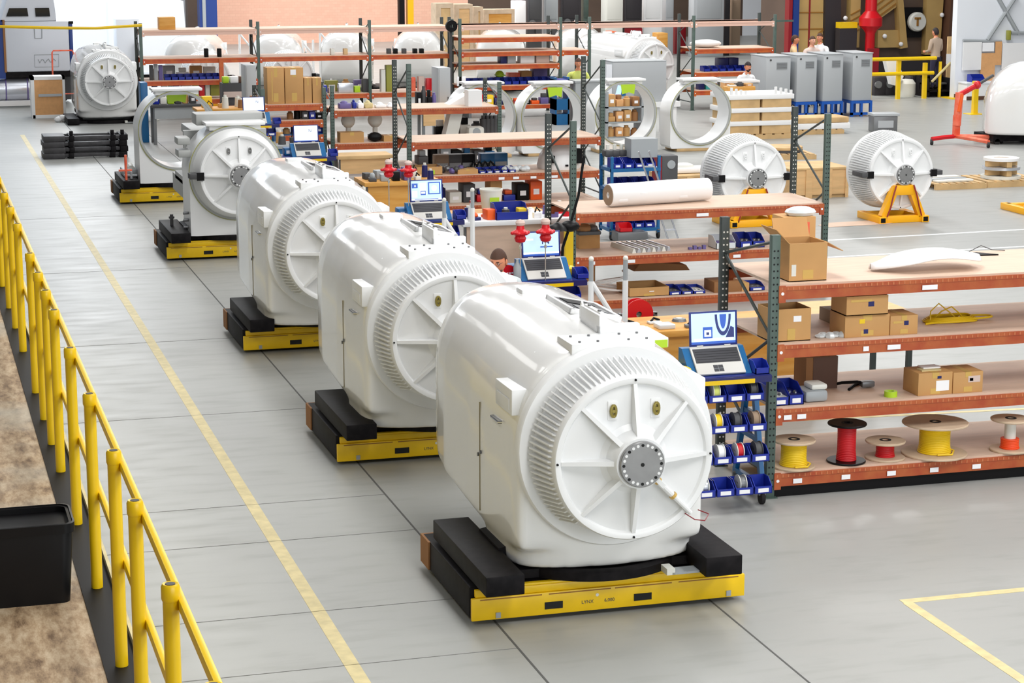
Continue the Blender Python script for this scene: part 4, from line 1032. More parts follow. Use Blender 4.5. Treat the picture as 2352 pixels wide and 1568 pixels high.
# ================================================================== LAPTOPS AND TOOL CARTS
def laptop(label, x, y, z, w=.40, kind=0, rz=0.0, hs=.27):
    t = thing('laptop', label, 'laptop', (x, y, z), rz, 'laptops on the tool carts'); d = .28
    tb_ = RX(math.radians(43))
    b = MB(); b.box(0, w, 0, d, 0, .022, 'laptop_grey', tb_, bev=.004); part('base', b, None, t)
    base = [c for c in t.children][-1]
    b = MB(); b.box(.015, w-.015, .11, d-.03, .0222, .0245, 'key_dark', tb_)
    for i in range(5): b.box(.03, w-.03, .118+i*.025, .120+i*.025, .0245, .0255, 'black', tb_)
    part('keyboard', b, None, base)
    b = MB(); b.box(w*.36, w*.56, .02, .085, .0222, .0235, 'key_dark', tb_); b.box(w*.36, w*.56, .05, .052, .0235, .024, 'mid_grey', tb_); b.box(w*.455, w*.46, .02, .085, .0235, .024, 'mid_grey', tb_); part('touchpad', b, None, base)
    xf = T(0, .185, .205) @ RX(-.10)
    b = MB(); b.box(0, w, 0, .012, 0, hs, 'screen_frame', xf, bev=.003); b.cyl((w*.15, .006, 0), (w*.28, .006, 0), .011, n=8, xf=xf, m='laptop_grey'); b.cyl((w*.72, .006, 0), (w*.85, .006, 0), .011, n=8, xf=xf, m='laptop_grey')
    part('screen', b, None, t); scr = [c for c in t.children if c.name.startswith('screen')][0]
    b = MB(); e = .0006
    def q(u0, u1, v0, v1, m, k=1): b.box(w*u0, w*u1, -e*k-.0004, -e*k+.0002, hs*v0, hs*v1, m, xf)
    if kind == 0:
        q(.04, .96, .06, .95, 'screen'); q(.04, .96, .06, .13, 'screen_blue', 2); q(.10, .90, .15, .22, 'screen_white', 2)
        q(.28, .48, .22, .55, 'screen_blue', 2); q(.31, .45, .27, .46, 'screen_white', 3); q(.35, .41, .32, .40, 'screen_dark', 4)
        vs = []; n = 14
        for i in range(n+1):
            a = PI*i/n; vs.append((w*(.70+.17*math.cos(a)), hs*(.90-.62*math.sin(a))))
        b.prism([(p[0], p[1]) for p in vs], -.0022, -.0018, 'screen_dark', 'XZ', xf)
        b.prism([(w*(.70+.12*math.cos(PI*i/n)), hs*(.90-.50*math.sin(PI*i/n))) for i in range(n+1)], -.0028, -.0022, 'screen', 'XZ', xf)
        b.prism([(w*(.70+.07*math.cos(PI*i/n)), hs*(.90-.42*math.sin(PI*i/n))) for i in range(n+1)], -.0034, -.0028, 'screen_blue', 'XZ', xf)
        b.prism([(w*.75, hs*.22), (w*.93, hs*.22), (w*.93, hs*.50), (w*.86, hs*.55)], -.0022, -.0018, 'screen_dark', 'XZ', xf)
    elif kind == 1:
        q(.04, .96, .06, .95, 'screen'); q(.04, .96, .06, .13, 'screen_blue', 2); q(.04, .96, .13, .2, 'screen_white', 2)
        add_text(b, 'N', hs*.46, 'screen_dark', xf @ T(w*.62, -.002, hs*.64) @ RX(PI/2), .0004); q(.48, .80, .37, .42, 'screen_blue', 2)
        q(.06, .3, .66, .72, 'screen_white', 2)
    elif kind == 2:
        q(.04, .96, .06, .95, 'screen'); q(.04, .96, .06, .14, 'screen_white', 2); q(.14, .86, .10, .13, 'screen_blue', 3)
        q(.06, .24, .62, .84, 'screen_blue', 2); q(.14, .18, .68, .76, 'screen_white', 3); q(.06, .22, .2, .5, 'screen_white', 2); q(.3, .5, .3, .85, 'screen_white', 2); q(.32, .48, .3, .5, 'screen_blue', 3); q(.34, .46, .36, .46, 'screen_white', 4)
        q(.55, .93, .32, .88, 'screen_blue', 2); q(.59, .89, .37, .83, 'screen', 3)
        b.cyl((w*.74, -.003, hs*.6), (w*.74, -.0035, hs*.6), .035, n=16, m='screen_white', xf=xf)
    else:
        q(.04, .96, .06, .95, 'screen_white'); q(.04, .96, .06, .11, 'screen_blue', 2)
        add_text(b, 'N', hs*.24, 'screen_dark', xf @ T(w*.66, -.002, hs*.66) @ RX(PI/2), .0004)
    part('display', b, None, scr, ('display showing a drawing', 'display showing a large N', 'display showing drawing windows', 'pale display with a small N')[min(kind, 3)])
    return t

def caster(t, x, y):
    b = MB(); b.box(x-.03, x+.03, y-.015, y+.015, .075, .13, 'grey_steel'); b.cyl((x, y-.02, .13), (x, y-.02, .145), .03, n=8, m='grey_steel'); part('caster', b, None, t)
    c = [k for k in t.children if k.name.startswith('caster')][-1]
    w_ = MB(); w_.cyl((x-.016, y, .05), (x+.016, y, .05), .05, n=16); part('wheel', w_, 'rubber', c)
BINP = None
def tool_cart(label, x, y, w=.86, d=.62, h=1.1):
    t = thing('tool_cart', label, 'tool cart', (x, y, 0), 0, 'blue tool carts with laptops')
    for sx in (.03, w-.03):
        b = MB()
        b.prism([(0.0, .13), (.05, .13), (d*.42+.03, h-.06), (d*.42-.03, h-.06)], sx-.02, sx+.02, None, 'YZ'); b.prism([(d-.05, .13), (d, .13), (d*.58+.03, h-.06), (d*.58-.03, h-.06)], sx-.02, sx+.02, None, 'YZ')
        b.box(sx-.02, sx+.02, .0, d, .13, .17)
        for z in (.3, .5, .7): b.box(sx-.015, sx+.015, d*.42*(z-.13)/(h-.19)+.02, d-d*.42*(z-.13)/(h-.19)-.02, z, z+.035)
        part('side_frame', b, 'cart_blue', t)
    for k, z in enumerate((.15, .40, .64, .88)):
        yy = d*.42*(z-.13)/(h-.19)
        b = MB(); b.box(.0, w, yy-.012, yy+.012, z-.02, z+.05); part('bin_rail', b, 'mid_grey' if k else 'cart_blue', t)
        b = MB(); b.box(.05, w*(.55 if k % 2 else .9), yy-.016, yy-.0125, z-.012, z+.02); part('rail_tag', b, 'line_yellow' if k != 2 else 'offwhite', t, 'pale tag strip on the bin rail')
    b = MB(); b.box(-.03, w+.03, .05, d-.0, h-.06, h-.02, 'cart_blue', bev=.005); b.box(-.03, w+.03, .02, .05, h-.07, h-.015, 'bin_dark'); b.box(-.02, w*.86, .012, .02, h-.07, h-.035, 'safety_yellow'); b.box(-.03, w+.03, .05, d, h-.02, h-.012, 'screen_frame')
    part('top_tray', b, None, t)
    b = MB(); b.prism([(.128, h-.012), (.40, h-.012), (.40, h+.18), (.33, h+.18)], .22, .76, None, 'YZ'); part('sloped_rest', b, 'cart_blue', t)
    for cx in (.03, w-.03):
        for cy in (.03, d-.03): caster(t, cx, cy)
    return t
CARTX = []
A = tool_cart('nearest blue tool cart with laptop, between the front nacelle and the nearest rack', 5.82, 15.34, .86)
bins_proto = {}
def cart_bins(cx, cy, w, d, h, names, rows, cols, tagname):
    for r in rows:
        z = (.15, .40, .64, .88)[r]; yy = d*.42*(z-.13)/(h-.19)
        for c in range(cols):
            key = round(w/cols, 3); nm = '%s-row blue bin, %s, on the %s' % (('bottom', 'second', 'third', 'top')[r], nth(c, cols, 'from left'), tagname)
            loc = (cx+.02+c*(w-.04)/cols, cy+yy-.19, z+.0)
            if key not in bins_proto:
                bw = (w-.04)/cols-.012
                t = thing('parts_bin', nm, 'bin', loc, 0, 'blue bins hung on the tool carts'); part('bin_body', bin_mesh(bw, .17, .12), None, t)
                b = MB(); b.box(bw*.2, bw*.8, -.0016, -.0002, .012, .045, 'paper'); part('bin_label', b, None, t, 'white paper label')
                bins_proto[key] = t
            else: copy_tree(bins_proto[key], loc, 0, nm, 'blue bins hung on the tool carts')
cart_bins(5.82, 15.34, .86, .62, 1.1, None, (0, 1, 2, 3), 5, 'nearest tool cart')
def coil(label, x, y, z, R, w, m, rz=0.0, core='offwhite'):
    t = thing('wire_spool', label, 'wire spool', (x, y, z), rz, 'small wire spools')
    b = MB()
    for s_ in (0, w-.006): b.lathe([(.012, s_), (R, s_), (R, s_+.006), (.012, s_+.006)], 24, core, 'X', (0, 0, R), close=True)
    part('rim', b, None, t); b = MB(); b.lathe([(.014, .006), (R*.86, .006), (R*.9, w/2), (R*.86, w-.006), (.014, w-.006)], 24, m, 'X', (0, 0, R), close=True); part('wound_wire', b, None, t)
    return t
sp = [(2, 1, 'wire_yellow', 'yellow'), (2, 2, 'wire_yellow', 'bright yellow'), (2, 3, 'dark_grey', 'dark grey'), (2, 4, 'cardboard_grey', 'brown'), (1, 0, 'cardboard_grey', 'grey brown'), (1, 1, 'wire_yellow', 'yellow'), (1, 2, 'white_plain', 'white'), (1, 3, 'wire_red', 'red'), (1, 4, 'dark_grey', 'black'), (3, 2, 'shirt_lime', 'pale yellow'), (3, 0, 'bin_blue', 'blue'), (3, 4, 'dark_grey', 'dark'), (0, 0, 'wire_yellow', 'yellow'), (0, 1, 'silver', 'silver'), (0, 3, 'grey_steel', 'grey')]
for r, c, m_, nm in sp:
    z = (.15, .40, .64, .88)[r]; yy = .62*.42*(z-.13)/.91
    coil('%s wire spool, %s bin in the %s row, nearest cart' % (nm, nth(c, 5, 'from left'), ('bottom', 'second', 'third', 'top')[r]), 5.82+.02+c*.164+.045, 15.34+yy-.105, z+.008, .072, .06, m_, core=m_ if m_ in ('dark_grey', 'cardboard_grey') else 'offwhite')
laptop('laptop showing a drawing with an arch, on the nearest tool cart', 6.10, 15.46, 1.090, .42, 0, 0, .285)
def yellow_dispenser(label, x, y, z):
    t = thing('tape_dispenser', label, 'dispenser', (x, y, z), 0, 'yellow dispensers'); b = MB(); b.lathe([(.02, 0), (.075, 0), (.085, .02), (.085, .07), (.06, .085), (.02, .085)], 12, 'wire_yellow', close=True); part('yellow_body', b, None, t)
    b = MB(); b.cyl((0, 0, 0), (0, 0, .092), .022, n=10); part('hub', b, 'orange', t)
yellow_dispenser('front yellow wire dispenser left of the nearest laptop', 5.96, 15.47, 1.088); yellow_dispenser('rear yellow wire dispenser left of the nearest laptop', 5.96, 15.72, 1.088)
bx = on_z(1727, 853, 1.0); single('parts_bin', bin_mesh(.12, .16, .1), None, 'blue bin at the right end of the nearest tool cart top', 'bin', (6.585, 15.40, 1.088), 0, 'blue parts bins')
single('paper_sheet', MB().box(0, .12, 0, .22, 0, .003), 'paper', 'white paper right of the nearest laptop', 'paper', (6.59, 15.66, 1.088), 0)
single('blue_tray', MB().box(0, .09, 0, .4, 0, .04, 'cart_blue', bev=.01), None, 'blue tray at the left end of the nearest tool cart top', 'tray', (5.80, 15.5, 1.088))
# --- the other carts
def cart_set(lab, i, lap_px, Y, kind, extra):
    p = on_z(lap_px[0], lap_px[1], 1.088); cx = p.x-.28; cy = p.y-.12
    t = copy_tree(A, (cx, cy, 0), 0, 'blue tool cart with laptop, ' + lab)
    laptop('laptop ' + ('', 'with a large N on its screen', 'showing several drawing windows', 'with a white screen', 'with a pale screen, farthest back')[i] + ', on the cart ' + lab, p.x, cy+.12, 1.090, .42 if i < 3 else .40, kind, .03, .27)
    cart_bins(cx, cy, .86, .62, 1.1, None, (3, 2) if i < 3 else (3,), 4 if i != 0 else 5, 'cart ' + lab)
    return cx, cy
CB = cart_set('beside the bearded worker', 1, (1212, 645), 20.7, 1, 0)
CC = cart_set('near the far red beacons', 2, (952, 507), 25.4, 2, 0)
CD = cart_set('by the narrow rack bay', 3, (681, 361), 32.8, 3, 0)
CE = cart_set('behind the uncovered generator', 4, (563, 286), 38.4, 3, 0)
yellow_dispenser('yellow dispenser right of the N laptop', CB[0]+.80, CB[1]+.4, 1.088)
# red items on carts
bt = thing('red_case', 'red case with white lettering marks, left of the N laptop', 'case', (CB[0]+.02, CB[1]+.3, 1.088), .3)
b = MB(); b.prism([(0, 0), (.26, 0), (.28, .06), (.16, .13), (.02, .16)], 0, .16); part('case_body', b, 'red', bt); b = MB()
for k in range(4): b.box(.10+.03*k, .12+.03*k, -.002, 0, .035+.004*k, .06, 'paper')
part('white_marking', b, None, bt)
single('grey_bottle', MB().lathe([(.035, 0), (.04, .02), (.04, .15), (.015, .2), (.015, .23)], 16, 'mid_grey'), None, 'grey bottle just left of the N laptop', 'bottle', (CB[0]+.17, CB[1]+.12, 1.088))
def cluster(name, label, cat, cx, cy, z, items, group=None):
    b = MB()
    for (dx, dy, sx, sy, sz, m_) in items: b.box(dx, dx+sx, dy, dy+sy, 0, sz, m_, bev=.008)
    return single(name, b, None, label, cat, (cx, cy, z), 0, group)
for (cc, nm) in ((CB, 'N laptop'), (CC, 'laptop with drawing windows'), (CD, 'white-screen laptop'), (CE, 'farthest laptop')):
    single('parts_bin', bin_mesh(.13, .18, .1), None, 'small blue bin on the cart top right of the ' + nm, 'bin', (cc[0]+.80, cc[1]+.08, 1.088), 0, 'blue parts bins')
    single('tool_case', MB().box(0, .14, 0, .2, 0, .12, 'cart_blue', bev=.02).box(.03, .11, -.003, 0, .03, .08, 'paper'), None, 'blue tool case on the cart top left of the ' + nm, 'case', (cc[0]+.14, cc[1]+.38, 1.088))
# red beacons with white caps on thin rods
def beacon(label, px, pyt, pyb, Y, zb=1.088, green=False):
    g = on_y(px, pyb, Y); h = on_y(px, pyt, Y).z-g.z
    t = thing('red_beacon', label, 'beacon', (g.x, Y, zb), 0, 'red beacons with white caps'); z0 = g.z-zb
    b = MB(); b.cyl((0, 0, 0), (0, 0, z0+.02), .006, n=8); b.cyl((0, 0, z0-.06), (0, 0, z0-.03), .014, n=8); part('rod', b, 'chrome', t)
    b = MB(); b.lathe([(.02, z0), (.05, z0+h*.06), (.062, z0+h*.2), (.05, z0+h*.3), (.085, z0+h*.40), (.085, z0+h*.46), (.045, z0+h*.58), (.038, z0+h*.72), (.02, z0+h*.74)], 18)
    for k in range(6):
        a = 2*PI*k/6; b.ball((.08*math.cos(a), .08*math.sin(a), z0+h*.43), (.025, .025, .02), None, 8)
    part('red_body', b, 'red', t)
    b = MB(); b.lathe([(.028, z0+h*.70), (.045, z0+h*.76), (.05, z0+h*.86), (.035, z0+h*.96), (0, z0+h)], 16); part('white_cap', b, 'shirt_pink', t)
beacon('left red beacon with pale cap above the N laptop', 1195, 503, 558, CB[1]+.10); beacon('right red beacon with pale cap above the N laptop', 1253, 500, 556, CB[1]+.08)
beacon('left of the two far red beacons, above the wooden bench', 893, 365, 408, CC[1]+.3); beacon('right of the two far red beacons, beside the lime-labelled carton', 938, 368, 408, CC[1]+.3)

# ------------------------------------------------------------------ white step platforms between nacelles and racks
def step_platform(label, px0, px1, Y, pyt0, pyt1):
    a = on_y(px0, pyt0, Y); c = on_y(px1, pyt1, Y); w = c.x-a.x
    t = thing('step_platform', label, 'steps', (a.x, Y, 0), 0, 'white step platforms')
    for x, z in ((0, a.z), (w, c.z)):
        b = MB(); b.cyl((x, 0, 0), (x, 0, z-.22), .026, n=10); b.cyl((x, 0, z-.22), (x, 0, z-.04), .022, n=10, m='mid_grey'); b.ball((x, 0, z-.02), .026, 'offwhite', 8); part('handrail_post', b, 'white_paint', t)
    b = MB(); b.cyl((0.01, 0, a.z-.24), (w-.01, 0, a.z-.72), .024, n=10); part('diagonal_brace', b, 'white_paint', t)
    b = MB(); b.box(-.02, w+.02, 0.0, .7, .72, .76); part('platform', b, 'white_paint', t)
    for k, z in enumerate((.24, .48)): b = MB(); b.box(0, w, -.1-.16*(1-k), .08-.16*(1-k)+.1, z, z+.03); part('step', b, 'white_paint', t)
    for x in (0, w): b = MB(); b.prism([(-.32, 0), (-.24, 0), (.06, .76), (-.02, .76)], x-.015, x+.015, None, 'YZ'); b.box(x-.02, x+.02, .64, .70, 0, .74); part('stringer', b, 'white_paint', t)
step_platform('white step platform rails rising right of the front nacelle', 1358, 1437, 17.6, 590, 588)
step_platform('white step platform rails rising right of the second nacelle', 1020, 1085, 22.3, 455, 432)

# ------------------------------------------------------------------ benches
def bench(label, x0, x1, y0, d, h, top='bench_wood', panel='bench_wood', pz=.18, legs='grey_steel', split=None):
    t = thing('work_bench', label, 'bench', (x0, y0, 0), 0, 'work benches'); w = x1-x0
    b = MB(); b.box(0, w, 0, d, h-.06, h, bev=.004); part('bench_top', b, top, t)
    b = MB(); b.box(.06, w-.06, .05, .08, pz if split is None else split, h-.06); part('front_panel', b, panel, t)
    if split is not None: b = MB(); b.box(.06, w-.06, .045, .08, pz, split); part('lower_panel', b, 'bench_wood', t)
    for x in (.04, w-.10):
        for y in (.08, d-.12): b = MB(); b.box(x, x+.06, y, y+.06, 0, h-.06); part('leg', b, legs, t)
    return t
bench('golden wooden bench behind the nearest tool cart', 6.42, 8.5, 18.2, .75, .9, pz=.1)
g5 = on_z(1868, 735, .9)
t = thing('work_table', 'pale plywood table with dark legs behind the third shelf of the nearest rack', 'table', (g5.x, g5.y, 0)); b = MB(); b.box(0, 1.15, 0, .95, .87, .9); part('table_top', b, 'plywood', t)
for x in (.04, 1.06):
    for y in (.06, .85): b = MB(); b.box(x, x+.05, y, y+.05, 0, .87); part('leg', b, 'post_dark', t)
b = MB(); b.box(.05, 1.1, .1, .16, .72, .80); part('apron', b, 'black', t)
x0 = on_z(1085, 522, .95).x
bench('pale topped bench with a broad light front panel, behind the N laptop', x0, on_z(1392, 503, .95).x, 25.35, .75, .95, 'white_plain', 'deck', .1, split=.36)
g3 = on_z(838, 420, .95)
bench('golden wooden bench under the far red beacons, left of the dark upright', g3.x, g3.x+1.15, g3.y, .75, .95, pz=.08)
g4 = on_z(520, 250, .9)
bench('far wooden bench behind the last cart', g4.x-.6, g4.x+.9, g4.y, .7, .9, pz=.2)
xb = on_y(776, 360, 36.0).x
bench('low plywood bench below the middle shelf of the fourth rack', xb, xb+1.0, 36.0, .6, .62, 'pallet_wood', 'plywood', .3)
for k in range(2): single('steel_plate', MB().box(0, .8, 0, .5, 0, .05, 'offwhite', bev=.006), None, ('lower', 'upper')[k]+' pale steel plate on the floor before the low plywood bench', 'plate', (xb-.05, 35.3+.02*k, .0+.052*k))
# bench goods
def pile(prefix, bx0, bx1, by0, by1, z, n, mats, seed, group, cat='tool', hs=(.05, .14), names=None):
    rnd = random.Random(seed); cells = []
    cols = max(1, int(n/2)); 
    for i in range(n):
        c = i % cols; r = i//cols; x = bx0+(bx1-bx0)*(c+.2)/cols; y = by0+(by1-by0)*(r+.1)/max(1, (n+cols-1)//cols)
        w = (bx1-bx0)/cols*.62; d = (by1-by0)/2*.6; h = rnd.uniform(*hs); m_ = mats[i % len(mats)]; b = MB(); s_ = rnd.randrange(4)
        if s_ == 0: b.box(0, w, 0, d, 0, h, m_, bev=.01)
        elif s_ == 1: b.cyl((w/2, d/2, 0), (w/2, d/2, h), min(w, d)*.45, min(w, d)*.38, 12, m_); b.cyl((w/2, d/2, h), (w/2, d/2, h*1.2), min(w, d)*.2, n=10, m='offwhite')
        elif s_ == 2: b.box(0, w, 0, d, 0, h*.4, m_, bev=.008); b.ball((w/2, d/2, h*.55), (w*.4, d*.4, h*.4), mats[(i+1) % len(mats)], 8)
        else: b.box(0, w*.8, 0, d*.5, 0, h*.55, m_, bev=.008); b.tube([(w*.2, d*.3, h*.5), (w*.5, d*.6, h), (w*.8, d*.4, h*.6)], .012, 6, 'black')
        single('bench_item', b, None, '%s %s on the %s' % (('front', 'back')[r] if cols < n else 'single', (nth(c, cols) if cols > 1 else '') + ' ' + (names or 'small tool'), prefix), cat, (x, y, z), rnd.uniform(-.2, .2), group)
pile('golden bench behind the nearest cart', 6.5, 7.3, 18.25, 18.8, .9, 6, ('paper', 'plastic_clear', 'grey_steel'), 3, 'loose items on the nearest bench', hs=(.02, .06))
pile('pale topped bench', x0+.1, x0+1.55, 25.42, 26.0, .95, 14, ('bin_dark', 'orange', 'dark_grey', 'wire_yellow', 'paper', 'purple_grey', 'red'), 5, 'tools on the pale topped bench')
single('parts_bin', bin_mesh(.42, .3, .2), None, 'broad blue bin on the pale topped bench', 'bin', (on_z(1158, 515, .95).x, 25.4, .95), 0, 'blue parts bins')
single('white_bottle', MB().lathe([(.04, 0), (.042, .02), (.042, .16), (.016, .21), (.016, .24)], 14, 'white_plain').cyl((0, 0, .24), (0, 0, .27), .02, n=8, m='red'), None, 'white bottle with a red top on the pale topped bench', 'bottle', (on_z(1100, 518, .95).x, 25.4, .95))
wb = thing('waste_bucket', 'white lime-labelled bucket behind the pale topped bench', 'bucket', (on_y(1128, 470, 26.6).x, 26.6, .9)); b = MB(); b.lathe([(.12, 0), (.15, .28), (.155, .28), (.155, .3), (.14, .3), (.11, .02), (0, .02)], 24, 'offwhite'); part('bucket_body', b, None, wb); b = MB(); b.box(-.06, .07, -.152, -.146, .1, .2, 'lime'); part('bucket_label', b, None, wb)
single('bucket_shelf', MB().box(-.9, .7, -.2, .25, .84, .9, 'bench_wood').box(-.85, -.8, -.15, .2, 0, .84, 'grey_steel').box(.6, .65, -.15, .2, 0, .84, 'grey_steel'), None, 'narrow shelf behind the pale topped bench', 'shelf', (on_y(1128, 470, 26.6).x, 26.6, 0))
pile('wooden bench under the far beacons', g3.x+.05, g3.x+1.1, g3.y+.05, g3.y+.6, .95, 12, ('dark_grey', 'mid_grey', 'black', 'purple_grey', 'offwhite', 'bin_dark'), 9, 'dark tools on the far bench', hs=(.08, .2))
pile('far wooden bench', g4.x-.5, g4.x+.8, g4.y+.05, g4.y+.6, .9, 8, ('cardboard', 'offwhite', 'cardboard_dark', 'dark_grey', 'wire_yellow'), 11, 'goods on the farthest bench', hs=(.08, .25))
# red hose reel below the step rails, white cables
hr = thing('red_hose_reel', 'red reel behind the white step rails, bottom shelf level', 'reel', (on_y(1468, 722, 19.2).x, 19.2, 0))
b = MB(); c = on_y(1468, 722, 19.2).z
for y in (0, .09): b.lathe([(.03, y), (.15, y), (.15, y+.012), (.03, y+.012)], 28, 'red', 'Y', (0, 0, c), close=True)
part('disc', b, None, hr); b = MB(); b.lathe([(.03, .012), (.1, .012), (.1, .09), (.03, .09)], 20, 'olive', 'Y', (0, 0, c), close=True); part('hub', b, None, hr)
b = MB(); b.box(-.2, -.17, .02, .07, 0, c); b.box(.17, .2, .02, .07, 0, c); b.box(-.2, .2, .02, .07, c-.012, c+.012); part('reel_stand', b, 'grey_steel', hr)
b = MB(); pts = []
for k in range(50): a = 2*PI*k/16; pts.append((.22*math.cos(a), .15*math.sin(a), .02+.06*math.sin(a*.7)+.004*k))
b.tube(pts, .012, 6); single('white_cable', b, 'white_plain', 'white cable loops hanging over the bottom shelf left of the long carton', 'cable', (on_y(1400, 680, R2Y+.4).x, R2Y+.45, Z2[0]))

# ------------------------------------------------------------------ blue shelf trolley with step ladder, right of the third rack
g = on_z(1402, 552); x0 = g.x; x1 = on_y(1515, 552, g.y).x; y = g.y; w = x1-x0
t = thing('shelf_trolley', 'tall blue shelf trolley seen through the second rack', 'trolley', (x0, y, 0))
for x in (0, w-.04):
    for yy in (0, .5): b = MB(); b.box(x, x+.04, yy, yy+.04, .08, 1.25); part('post', b, 'cart_blue', t); caster(t, x+.02, yy+.02) if yy == 0 else None
for z in (.12, .42, .72, 1.02): b = MB(); b.box(0, w, -.01, .55, z, z+.05); part('shelf', b, 'cart_blue', t)
tb = None
for r, z in enumerate((.17, .47, .77, 1.07)):
    for c in range(4):
        lab = '%s bin on the %s shelf of the blue shelf trolley' % (nth(c, 4, 'from left'), ('bottom', 'second', 'third', 'top')[r]); loc = (x0+.05+c*(w-.1)/4, y+.02, z)
        if tb is None:
            tb = thing('parts_bin', lab, 'bin', loc, 0, 'bins on the shelf trolley'); part('bin_body', bin_mesh((w-.1)/4-.02, .3, .14, 'bin_blue'), None, tb); b = MB(); b.box(.03, .1, -.0016, -.0002, .02, .05, 'paper'); part('bin_label', b, None, tb)
        else: copy_tree(tb, loc, 0, lab)
single('red_bin', bin_mesh(.2, .2, .12, 'red'), None, 'red bin on the floor-side ledge before the blue shelf trolley', 'bin', (x0+.05, y-.28, .16)); single('low_dolly', MB().box(0, w*.6, 0, .3, .02, .16, 'grey_steel', bev=.01), None, 'low grey dolly before the blue shelf trolley', 'dolly', (x0, y-.34, 0))
lt = thing('step_ladder', 'white step ladder leaning in front of the blue shelf trolley', 'ladder', (on_y(1500, 540, y-.5).x, y-.62, 0))
for dx in (0, .16):
    b = MB(); b.cyl((dx+.22, 0, 0), (dx-.25, .1, 1.38), .014, n=8); part('rail', b, 'silver', lt)
for k in range(5): u = .15+.17*k; b = MB(); b.box(.22-.47*u, .38-.47*u, .1*u-.02, .1*u+.03, 1.38*u, 1.38*u+.02); part('rung', b, 'silver', lt)
single('grey_carton', MB().box(0, .42, 0, .3, 0, .28), 'mid_grey', 'pale grey box on top of the blue shelf trolley', 'box', (x0+.35, y+.1, 1.212))
for i in range(3): single('grey_fitting', MB().box(0, .12, 0, .2, 0, .1, 'dark_grey', bev=.02).cyl((.06, .1, .1), (.06, .1, .18), .03, n=8, m='offwhite'), None, nth(i, 3)+' of three grey fittings on the blue shelf trolley', 'fitting', (x0+.02+.11*i if i < 3 else 0, y+.3, 1.212))
ax0, ax1, ay, _, az = rect(1520, 1552, 404, 358, 1.0, None)
dc = thing('dark_machine_unit', 'small dark machine with a round dial right of the blue shelf trolley', 'machine', (on_y(1520, 400, 31.5).x, 31.5, 0)); b = MB(); b.box(0, .28, 0, .3, 0, on_y(1520, 358, 31.5).z, 'dark_grey', bev=.02); b.box(-.06, 0, 0, .3, 0, on_y(1520, 362, 31.5).z, 'dark_red'); part('housing', b, None, dc); b = MB(); z_ = on_y(1535, 378, 31.5).z; b.cyl((.16, -.01, z_), (.16, 0, z_), .07, n=16); part('dial', b, 'mid_grey', dc)
# yellow post beside the N laptop and black clamp lamp
p = on_y(1308, 520, 23.2); single('yellow_post', MB().box(-.05, .05, 0, .06, 0, p.z), 'safety_yellow', 'yellow square post behind the N laptop', 'post', (p.x, 23.2, 0))
lamp = thing('clamp_lamp', 'black swing-arm lamp head above the N laptop', 'lamp', (on_y(1290, 560, 23.0).x, 23.0, 0)); zc = on_y(1290, 520, 23.0).z
b = MB(); b.lathe([(.02, .0), (.10, -.04), (.13, -.09), (.12, -.09), (.0, -.03)], 20, 'black_gloss', c=(-.05, 0, zc+.05)); b.ball((.1, 0, zc), (.12, .08, .07), 'black_gloss', 10); part('lamp_head', b, None, lamp)
b = MB(); b.tube([(.1, 0, zc), (.02, .02, zc-.25), (.0, .0, zc-.6), (0, 0, 0)], .018, 8); b.tube([(.1, 0, zc), (.22, .05, zc+.35), (.30, .1, zc+.8)], .016, 8); part('arm', b, 'black', lamp)
# ================================================================== FAR LEFT: doorway with truck and trailer
def pbox(name, label, cat, px0, px1, pyb, pyt, Y, d, m, z=0.0, bev=.01, group=None):
    a = on_y(px0, pyb, Y); c = on_y(px1, pyb, Y); h = on_y(px0, pyt, Y).z
    return single(name, MB().box(0, c.x-a.x, 0, d, 0, h-z, m, bev=bev), None, label, cat, (a.x, Y, z), 0, group)
TY = 54.6
a = on_y(-40, 100, TY).x; c = on_y(160, 100, TY).x; zz = lambda py, Y=TY: on_y(80, py, Y).z
tr = thing('truck', 'pale grey truck cab with two dark windows and a silver tank, parked at far left', 'truck', (a, TY, 0)); w = c-a
xx = lambda px: on_y(px, 100, TY).x-a
b = MB(); b.box(xx(10), xx(160), 0, 1.9, zz(165), zz(48), 'truck_grey', bev=.06); b.prism([(xx(4), zz(48)), (xx(132), zz(48)), (xx(124), zz(-40)), (xx(34), zz(-40))], .02, 1.8, 'truck_grey'); part('cab_body', b, None, tr)
b = MB(); b.prism([(xx(17), zz(37)), (xx(68), zz(37)), (xx(66), zz(18)), (xx(25), zz(18))], -.012, .03); part('window', b, 'glass_dark', tr)
b = MB(); b.prism([(xx(85), zz(38)), (xx(118), zz(38)), (xx(116), zz(18)), (xx(84), zz(18))], -.012, .03); part('window', b, 'glass_dark', tr)
b = MB(); b.box(xx(-10), xx(10), .02, .2, zz(180), zz(45), 'truck_blue'); b.box(xx(8), xx(13), -.01, .04, zz(165), zz(45), 'cardboard_dark'); part('door_edge', b, None, tr)
b = MB(); b.box(xx(160), xx(168), .02, .2, zz(165), zz(52), 'truck_blue', bev=.01); b.box(xx(160), xx(170), .0, .1, zz(56), zz(50), 'black'); part('rear_fairing', b, None, tr, 'dark blue rear edge of the cab')
b = MB(); b.box(xx(8), xx(168), .05, 1.8, zz(178), zz(164), 'black_steel'); b.box(xx(0), xx(165), .9, 1.8, .1, zz(165), 'dark_grey'); part('frame_rail', b, None, tr)
b = MB(); b.cyl((xx(-40), .34, zz(205)), (xx(69), .34, zz(205)), .30, n=32); part('fuel_tank', b, 'silver', tr, 'silver fuel tank')
for px in (8, 58): b = MB(); b.cyl((xx(px), .34, zz(205)), (xx(px+3), .34, zz(205)), .307, n=32); part('tank_strap', b, 'purple_grey', tr)
b = MB(); b.box(xx(-40), xx(74), -.06, .34, .05, .17, 'white_plain'); b.box(xx(-40), xx(74), -.03, .3, .0, .05, 'mid_grey'); part('step_board', b, None, tr)
